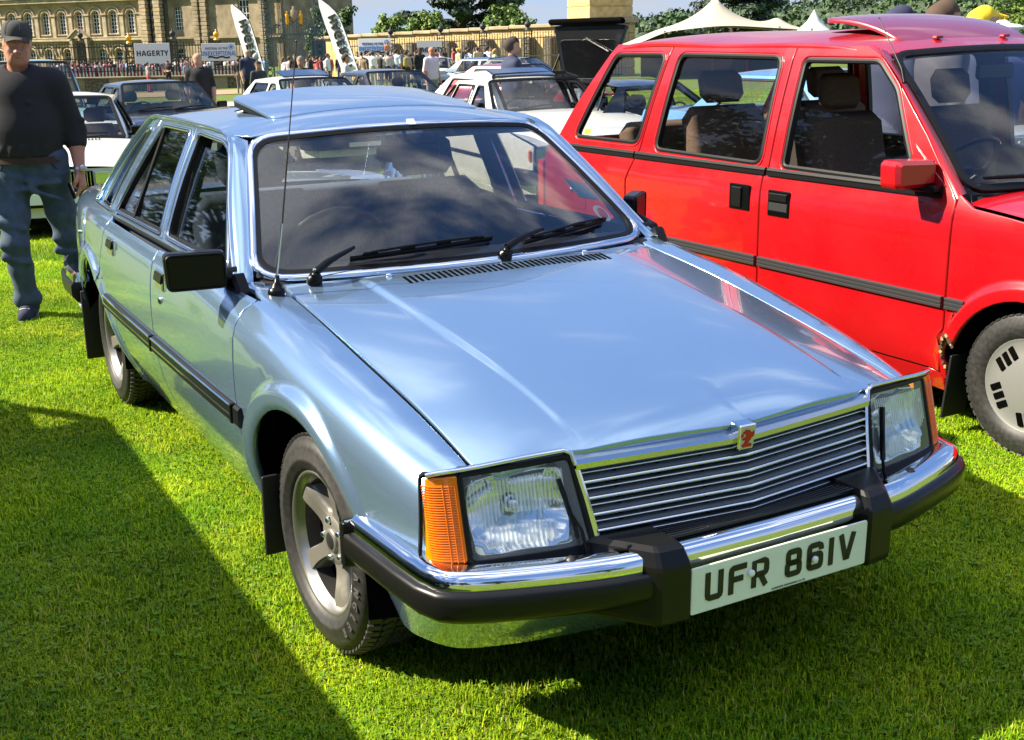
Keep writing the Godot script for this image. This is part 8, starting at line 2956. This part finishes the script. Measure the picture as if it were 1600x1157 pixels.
func build_scenery() -> void:
	build_palace()
	var V := func(px: float, dep: float, up := 0.0) -> Vector3: return view_point(lat_of(px, dep), dep, up)
	# low wall with iron railings
	var lw := thing("low_wall", "low weathered stone wall under the iron railings", "wall", view_point(-25, 75, 0), facing(0))
	for i in 16:
		bx(lw, "wall_block", M.stone_dark if i % 2 else M.stone_grey, Vector3(-13 + 1.45 * i, 0.30, 0), Vector3(1.44, 1.0, 0.5), 0.02)
	bx(lw, "coping", M.stone_grey, Vector3(-2, 0.86, 0), Vector3(24, 0.12, 0.66), 0.03)
	var posts := [55, 128, 203, 272, 340, 405]
	for i in posts.size() - 1:
		var a: Vector3 = V.call(posts[i], 75.0)
		var b: Vector3 = V.call(posts[i + 1], 75.0)
		a.y = -0.08; b.y = -0.08
		var names := ["at the far left of the palace", "behind the head of the man in grey cap", "carrying the left white board", "between the two gold urns", "carrying the blue lettered banner"]
		railings("dark iron railings on the low wall, %s" % names[i], a, b, 1.72, "railings on the low wall")
	finial_post("railing_post", "scrolled iron railing post with dark urn, left of both gold urns", V.call(128, 75.0) * Vector3(1, 0, 1) + Vector3(0, -0.08, 0), 1.95, false, "railing posts")
	finial_post("railing_post", "scrolled iron post with gold urn left of the white board", V.call(203, 75.0) * Vector3(1, 0, 1) + Vector3(0, -0.08, 0), 1.75, true, "railing posts")
	finial_post("railing_post", "scrolled iron railing post with dark urn right of the white board", V.call(272, 75.0) * Vector3(1, 0, 1) + Vector3(0, -0.08, 0), 1.95, false, "railing posts")
	finial_post("railing_post", "scrolled iron post with gold urn above the blue lettered banner", V.call(340, 75.0) * Vector3(1, 0, 1) + Vector3(0, -0.08, 0), 1.85, true, "railing posts")
	# ornate gate
	var gt := thing("iron_gate", "ornate wrought iron gate with gold figures over it", "gate", V.call(458, 75), facing(0))
	var gx0: float = lat_of(420, 75) - lat_of(458, 75)
	var gx1: float = lat_of(500, 75) - lat_of(458, 75)
	for x in [gx0, gx1]:
		var m := MB.new()
		for s in [-1, 1]: m.box(Vector3(x + 0.24 * s, 2.6, 0), Vector3(0.07, 5.4, 0.07), 0.01)
		for i in 14: m.box(Vector3(x, 0.2 + 0.38 * i, 0), Vector3(0.48, 0.045, 0.05), 0.0)
		for i in 13:
			var c := []
			for j in 11: c.append(Vector3(x + 0.16 * cos(TAU * j / 10.0), 0.39 + 0.38 * i + 0.15 * sin(TAU * j / 10.0), 0))
			m.tube(c, 0.028, 4, false)
		part("gate_pier", m.mesh(), M.iron_blue, gt)
	var ov := MB.new()
	ov.box(Vector3((gx0 + gx1) / 2, 3.05, 0), Vector3(gx1 - gx0, 0.09, 0.08), 0.01)
	ov.box(Vector3((gx0 + gx1) / 2, 2.72, 0), Vector3(gx1 - gx0, 0.06, 0.06), 0.01)
	for i in 22:
		var t := (i + 0.5) / 22.0
		var cx := lerpf(gx0, gx1, t)
		var cy := 3.15 + 1.15 * pow(sin(PI * t), 1.5) * (0.35 + 0.65 * fmod(i * 0.618, 1.0))
		var rr := 0.10 + 0.09 * fmod(i * 0.37, 1.0)
		var c := []
		for j in 15: c.append(Vector3(cx + rr * (1.0 - j / 20.0) * cos(TAU * 1.3 * j / 14.0), cy + rr * (1.0 - j / 20.0) * sin(TAU * 1.3 * j / 14.0), 0))
		ov.tube(c, 0.026, 4, false)
		ov.tube([Vector3(cx, 3.05, 0), Vector3(cx + 0.04, cy - rr, 0)], 0.02, 4, false)
	for i in 16:
		var cx := lerpf(gx0, gx1, (i + 0.5) / 16.0)
		var c := []
		for j in 9: c.append(Vector3(cx + 0.09 * cos(TAU * j / 8.0), 2.89 + 0.11 * sin(TAU * j / 8.0), 0))
		ov.tube(c, 0.018, 4, false)
	part("scrolled_overthrow", ov.mesh(), M.iron_blue, gt)
	for q in [[-0.22, 0.5], [0.60, 0.36]]:
		var gm := MB.new()
		gm.lathe([Vector2(0, 0.78), Vector2(0.07, 0.73), Vector2(0.05, 0.64), Vector2(0.13, 0.56), Vector2(0.10, 0.38), Vector2(0.13, 0.16), Vector2(0.09, 0.0)], 10, Transform3D(Basis.from_scale(Vector3(1, 1, 0.7)), Vector3(q[0], 3.6, 0)))
		part("gold_figure", gm.mesh(), M.gold, gt)
	var cr := MB.new()
	cr.lathe([Vector2(0, 0.9), Vector2(0.1, 0.86), Vector2(0.08, 0.74), Vector2(0.20, 0.62), Vector2(0.23, 0.35), Vector2(0.15, 0.08), Vector2(0.0, 0.0)], 12, Transform3D(Basis.from_scale(Vector3(1, 1, 0.4)), Vector3(0.2, 3.75, 0)))
	part("crest", cr.mesh(), M.stone_grey, gt)
	var gb := MB.new()
	for i in 18:
		gb.box(Vector3(lerpf(gx0 + 0.3, gx1 - 0.3, i / 17.0), 1.3, 0), Vector3(0.03, 2.8, 0.03), 0.0)
	part("gate_bars", gb.mesh(), M.iron_blue, gt).set_meta("kind", "stuff")
	var gl := MB.new()
	gl.box(Vector3(gx1 - 0.12, 1.4, -0.4), Vector3(0.9, 2.5, 0.08), 0.01)
	part("gate_leaf", gl.mesh(), M.iron_sheet, gt)
	# far railings and stone wall on the right
	var rp := [530, 612, 690, 756, 826, 905, 985]
	var wherers := ["right of the iron gate", "carrying the second blue lettered banner", "carrying the grey board", "behind the straw hat", "behind the tall man in navy", "behind the raised tailgate"]
	for i in rp.size() - 1:
		var da := lerpf(74.0, 64.0, i / 6.0)
		var db := lerpf(74.0, 64.0, (i + 1) / 6.0)
		var a: Vector3 = V.call(rp[i], da)
		var b: Vector3 = V.call(rp[i + 1], db)
		railings("tall railings before the yellow wall, %s" % wherers[i], a, b, 2.38, "railings before the yellow wall")
		if i > 0: finial_post("railing_post", "iron post with urn where tall railings meet, %s" % wherers[i], a, 2.55, false, "posts of the tall railings")
	var wl := thing("garden_wall", "long sunlit yellow stone wall behind the railings", "wall", view_point(0, 0) * 0.0)
	var w0: Vector3 = V.call(500, 84)
	var w1: Vector3 = V.call(905, 69)
	for i in 14:
		var a := w0.lerp(w1, i / 14.0)
		var b := w0.lerp(w1, (i + 1) / 14.0)
		var mid := (a + b) / 2
		var bas := Basis(Vector3.UP, atan2(-(b - a).z, (b - a).x))
		var m := MB.new()
		m.box(Vector3(mid.x, 0.75 + mid.y, mid.z), Vector3(a.distance_to(b) - 0.01, 3.9, 0.6), 0.01, bas)
		part("wall_bay", m.mesh(), M.stone_yellow, wl)
		var cp := MB.new()
		cp.box(Vector3(mid.x, 2.78 + mid.y, mid.z), Vector3(a.distance_to(b) - 0.006, 0.20, 0.95), 0.04, bas)
		part("coping", cp.mesh(), M.stone_pale, wl)
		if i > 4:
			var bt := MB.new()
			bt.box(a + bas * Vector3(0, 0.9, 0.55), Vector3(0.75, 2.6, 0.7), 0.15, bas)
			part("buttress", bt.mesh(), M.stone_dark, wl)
	var pr := thing("gate_pier", "massive square stone pier with moulded courses at the wall's end", "pier", V.call(938, 66), facing(0) + 0.42)
	bx(pr, "pier_shaft", M.stone_yellow, Vector3(0, 0.7, 0), Vector3(2.7, 4.0, 2.7), 0.03)
	for i in 6: bx(pr, "stone_course", M.stone_yellow, Vector3(0, 0.2 + 0.45 * i, 0), Vector3(2.78, 0.42, 2.78), 0.03)
	bx(pr, "moulded_course", M.stone_pale, Vector3(0, 2.86, 0), Vector3(3.1, 0.28, 3.1), 0.06)
	bx(pr, "upper_block", M.stone_yellow, Vector3(0, 3.9, 0), Vector3(2.5, 1.9, 2.5), 0.03)
	for i in 3: bx(pr, "stone_course", M.stone_yellow, Vector3(0, 3.28 + 0.6 * i, 0), Vector3(2.58, 0.56, 2.58), 0.03)
	bx(pr, "cornice", M.stone_pale, Vector3(0, 4.95, 0), Vector3(3.2, 0.3, 3.2), 0.08)
	# boards and banners
	board("white board with black capitals hung on the railings", V.call(238, 74.2) * Vector3(1, 0, 1) + Vector3(0, 0.46, 0), facing(0.12), 2.05, 1.18, M.board_white, 0)
	board("pale banner with blue lettering and dark ribbon, left of the flags", V.call(342, 74.2) * Vector3(1, 0, 1) + Vector3(0, 0.55, 0), facing(0.05), 2.0, 1.02, M.board_white, 1)
	board("pale banner with blue lettering, partly hidden by raised elbows", V.call(586, 71.5) * Vector3(1, 0, 1) + Vector3(0, 0.72, 0), facing(-0.1), 1.95, 0.95, M.board_white, 1)
	board("light grey board with dark capitals on the far railings", V.call(672, 70.0) * Vector3(1, 0, 1) + Vector3(0, 0.50, 0), facing(-0.1), 1.45, 1.0, M.board_grey, 0)
	feather_flag("white feather flag with reversed capitals beside the palace wing", V.call(400, 46) , facing(0) - 0.35, 0.26)
	feather_flag("white feather flag with reversed capitals right of the iron gate", V.call(546, 44) , facing(0) - 0.35, 0.34)
	# trees
	var dark := [Color(0.020, 0.045, 0.022), Color(0.030, 0.062, 0.026), Color(0.016, 0.034, 0.020), Color(0.045, 0.080, 0.032)]
	var mid := [Color(0.05, 0.10, 0.02), Color(0.07, 0.13, 0.025), Color(0.035, 0.075, 0.018)]
	var bright := [Color(0.13, 0.20, 0.03), Color(0.10, 0.17, 0.025), Color(0.17, 0.24, 0.04)]
	tree("cedar_tree", "spreading dark cedar rising behind the yellow wall", V.call(722, 112), 11.5, 6.9, 3, true, dark, 0.42, 190)
	tree("cedar_tree", "dark conifer behind the cream marquee", V.call(1148, 120), 8.4, 6.6, 8, true, dark, 0.45, 120)
	for q in [[612, 96, 4.2, 1.6], [668, 100, 4.4, 2.0], [795, 94, 4.5, 2.2], [520, 100, 5.2, 2.4]]:
		tree("shrub", ["yellow green bush over the wall, left of the cedar", "yellow green bush under the cedar's left boughs", "bright bush over the wall under the cedar's right boughs", "small tree seen through the iron gate"][[612, 668, 795, 520].find(q[0])], V.call(q[0], q[1]), q[2], q[3], int(q[0]), false, bright if q[0] != 520 else mid, 0.30, 60)
	tree("broadleaf_tree", "sunlit light green tree at the right edge behind the white hat", V.call(1612, 62), 5.6, 2.6, 21, false, bright, 0.20, 130)
	# wooded hill
	var hl := MB.new()
	hl.grid(func(u: float, v: float) -> Vector3:
		var dep := lerpf(240, 620, v)
		var p := view_point(lerpf(30, 420, u), dep)
		p.y += (3.0 + 11.0 * sin(PI * minf(u * 1.1, 1.0))) * smoothstep(0.0, 0.7, v)
		return p, 30, 10, Vector3(0, -500, 0))
	struct("hill", hl.mesh(), grainy(Color(0.20, 0.27, 0.10), 0.95, 0.04, 0.3, 0.1))
	var sp := []
	for i in 620:
		var u := rng.randf()
		var v := pow(rng.randf(), 0.8)
		var p := view_point(lerpf(34, 400, u), lerpf(235, 560, v))
		p.y += (3.0 + 11.0 * sin(PI * minf(u * 1.1, 1.0))) * smoothstep(0.0, 0.7, v) + rng.randf_range(0.5, 3.0)
		sp.append([p, rng.randf_range(2.6, 5.0)])
	var wood := part("woodland", leafy(sp, 46, 1.9, 77, [Color(0.035, 0.075, 0.02), Color(0.05, 0.10, 0.025), Color(0.028, 0.055, 0.02)], 0.8), M.leaf, self)
	tag(wood, "far wooded hillside beyond the tents", "woodland", "", "stuff")
	# tall trees outside the picture on the left, seen mirrored in the side windows
	var t0 := tree("parkland_tree", "tall park tree mirrored in the saloon's side windows", Vector3(-18, -0.9, -56), 17.0, 7.5, 31, false, mid, 0.55, 80, "park trees beyond the left edge")
	var k := 0
	for p in [[-28, -48], [-34, -38], [-37, -27], [-40, -16], [-41, -5], [-40, 6], [-39, 17], [-35, 28], [-28, 38], [-14, 46], [4, 48], [-28, -66], [-14, -78]]:
		k += 1
		copy(t0, "", Vector3(p[0], -0.6, p[1]), k * 1.1)
	# tents
	var mq := thing("marquee", "cream stretch tent with pointed peak behind the red people carrier", "tent", V.call(1112, 60), facing(0))
	var cm := MB.new()
	cm.grid(func(u: float, v: float) -> Vector3:
		var x := lerpf(-4.6, 4.4, u)
		var z := lerpf(-3.0, 3.0, v)
		var r := Vector2((x - 0.15) / 1.9, z / 2.4).length()
		var y := 1.55 + 1.75 * exp(-r * 1.25) + 0.55 * exp(-Vector2((x - 3.2) / 0.9, z / 1.6).length() * 1.3) - 0.55 * smoothstep(-2.2, -4.6, x) * 1.0
		return Vector3(x, y + 0.45, z), 40, 16, Vector3(0, -20, 0))
	part("canopy", cm.mesh(), M.canvas_cloth, mq)
	for q in [[0.1, 0.0, 3.4], [2.7, 2.8, 2.3], [-2.6, 2.8, 2.2], [4.2, 2.8, 2.2]]:
		var po := MB.new()
		po.tube([Vector3(q[0], -0.3, q[1]), Vector3(q[0], q[2], q[1])], 0.05, 6)
		part("tent_pole", po.mesh(), M.wood, mq)
	bx(mq, "back_cloth", M.tent_back, Vector3(0.6, 0.9, -2.7), Vector3(7.4, 2.3, 0.05))
	var mt := thing("marquee", "small white pointed tent right of the cream marquee", "tent", V.call(1272, 84), facing(0))
	var sm := MB.new()
	sm.lathe([Vector2(1.9, 1.75), Vector2(1.1, 2.15), Vector2(0.45, 2.75), Vector2(0.10, 3.35), Vector2(0.0, 3.5)], 20)
	part("canopy", sm.mesh(), M.window_white, mt)
	for s in [-1, 1]:
		var po := MB.new()
		po.tube([Vector3(1.5 * s, -0.3, 0.6), Vector3(1.5 * s, 1.9, 0.6)], 0.05, 6)
		part("tent_pole", po.mesh(), M.wood, mt)
	# striped barriers in front of the crowd
	for i in 9:
		var q := thing("barrier", "%s striped crowd barrier from the left behind the railings" % ["first", "second", "third", "fourth", "fifth", "sixth", "seventh", "eighth", "ninth"][i], "barrier", V.call(95 + 36 * i, 78.5) * Vector3(1, 0, 1) + Vector3(0, -0.9, 0), facing(0), "striped barriers behind the railings")
		for j in 12: bx(q, "stripe", M.barrier_red if j % 2 else M.window_white, Vector3(-0.62 + 0.112 * j, 0.78, 0), Vector3(0.108, 0.62, 0.02), 0.0)
		for x in [-0.66, 0.66]: bx(q, "barrier_post", M.darksteel, Vector3(x, 0.5, -0.02), Vector3(0.05, 1.2, 0.05), 0.0)

func build_cars() -> void:
	var V := func(lat: float, dep: float) -> Vector3: return view_point(lat, dep)
	make_car("parked_car", "white saloon with upright grille bars behind the walking man", "car", V.call(-4.78, 12.75), -0.235, saloon({"vent": true, "upright_bars": true, "sixlight": true}))
	make_car("parked_car", "black saloon with green tinted windscreen at the left rear", "car", V.call(-5.0, 18.6), 0.02, saloon({"paint": M.black_paint, "glass": M.glass_green, "bumper": M.black_paint, "roof": 1.38, "w": 0.86, "seats": M.velour_grey}))
	make_car("parked_car", "white saloon with smoked glass sunroof raised, behind silver roof", "car", V.call(-2.62, 19.0), 0.03, saloon({"sunroof": true, "seats": M.velour_grey}))
	make_car("parked_car", "dark blue car half hidden right of the white sunroof saloon", "car", V.call(-1.62, 22.5), 0.03, saloon({"paint": M.navy_paint}))
	make_car("parked_car", "white hatchback with black sunroof and red seats beside the red people carrier", "car", V.call(0.70, 14.2), -0.14, saloon({"sunroof": true, "seats": M.red_seat, "hatch": true, "zb": -2.85, "ro": 0.80, "sixlight": true, "fo": 0.85, "roof": 1.47, "belt": 0.95, "cowl": 0.97, "nose": 0.80, "w": 0.86, "glass": M.glass_clear}))
	make_car("parked_car", "far white saloon facing the camera near the railings", "car", V.call(-3.3, 54), -0.62, saloon({}))
	make_car("parked_car", "magenta red hatchback behind the white hatchback's sunroof", "car", V.call(1.25, 26.5), 0.35, saloon({"paint": M.magenta_paint, "hatch": true, "ro": 0.6, "zb": -2.8, "wb": 2.45}))
	make_car("parked_car", "dark blue saloon beyond the magenta hatchback", "car", V.call(1.6, 38), 0.55, saloon({"paint": M.navy_paint}))
	make_car("parked_car", "grey blue saloon beyond the tall man in navy", "car", V.call(0.6, 41), 0.55, saloon({"paint": M.steel_paint}))
	make_car("parked_car", "white van at the left edge behind the walking man's shoulder", "car", V.call(-6.85, 17.6), -0.15, saloon({"paint": M.teal_paint, "roof": 1.74, "belt": 1.06, "cowl": 1.05, "nose": 0.86, "glass": M.glass_green, "hatch": true, "zb": -2.95, "zr": -2.6})).set_meta("label", "pale green car at the left edge behind the walking man's head")
	make_car("parked_car", "pale grey saloon with white boot seen through the red people carrier's windscreen", "car", Vector3(5.75, -0.05, 0.55), 0.0, saloon({"paint": M.pale_paint, "boot": 0.96, "wb": 2.6}))
	make_car("parked_car", "bright blue saloon beyond the red people carrier's roof", "car", Vector3(8.4, -0.1, -0.6), 0.0, saloon({"paint": M.blue_paint}))
	make_car("parked_car", "light blue saloon seen through the red people carrier's rear windows", "car", Vector3(7.2, -0.15, -5.2), 0.0, saloon({"paint": M.sky_paint}))
	make_car("parked_car", "dark estate car outside the left edge whose shadow falls on the grass", "car", Vector3(-2.98, 0.0, 0.84), 0.0, saloon({"paint": M.navy_paint, "roof": 1.44, "zh": -0.80, "zr": -4.1, "zb": -4.3, "wb": 3.1, "ro": 1.25, "w": 0.86, "hatch": true}))
	make_car("parked_car", "white saloon in the far row seen through the red people carrier's middle window", "car", Vector3(6.1, -0.2, -9.6), 0.0, saloon({}))
	# dark hatchback with its tailgate raised, facing away to the right
	var th := make_car("parked_car", "dark navy hatchback with tailgate raised high", "car", V.call(2.62, 16.9), facing(1.45), saloon({"paint": M.black_paint, "hatch": true, "zb": -2.75, "ro": 0.62, "wb": 2.45}))
	var tgp := Vector3(0, 1.36, -2.16)
	var tb := Basis(Vector3(1, 0, 0), 0.42)
	var fr := MB.new()
	fr.panel(rounded(poly([-0.40, 0.0, 0.40, 0.0, 0.62, 0.70, 0.66, 0.80, 0.0, 0.85, -0.66, 0.80, -0.62, 0.70]), 0.05), func(a: float, c: float) -> Vector3: return tgp + tb * Vector3(a, c * 0.85, -c * 0.25), 0.1, Vector3(0, 0, 5), 0.01, 0.04, [rounded(poly([-0.34, 0.07, 0.34, 0.07, 0.52, 0.60, -0.52, 0.60]), 0.08)])
	var gate := part("tailgate", fr.mesh(), M.black_paint, th)
	var gg := MB.new()
	gg.panel(rounded(poly([-0.35, 0.06, 0.35, 0.06, 0.53, 0.61, -0.53, 0.61]), 0.08), func(a: float, c: float) -> Vector3: return tgp + tb * Vector3(a, c * 0.85, -c * 0.25 + 0.012), 0.2, Vector3(0, 0, 5), 0.002, 0.002)
	part("tailgate_glass", gg.mesh(), mat(Color(0.045, 0.045, 0.055), 0.06, 0.0, 1.0), gate)
	var spl := MB.new()
	spl.box(tgp + tb * Vector3(0, 0.70, -0.27), Vector3(1.34, 0.07, 0.10), 0.03, tb)
	part("spoiler", spl.mesh(), M.void, gate)
	var wi := MB.new()
	wi.tube([tgp + tb * Vector3(0.02, 0.52, -0.17), tgp + tb * Vector3(-0.2, 0.44, -0.16), tgp + tb * Vector3(-0.42, 0.36, -0.13)], 0.014, 6)
	part("rear_wiper", wi.mesh(), M.blackgloss, gate)
	for s in [-1, 1]:
		var st := MB.new()
		st.tube([Vector3(0.55 * s, 0.95, -2.5), tgp + tb * Vector3(0.5 * s, 0.35, -0.09)], 0.014, 6)
		part("gas_strut", st.mesh(), M.blackplastic, gate)
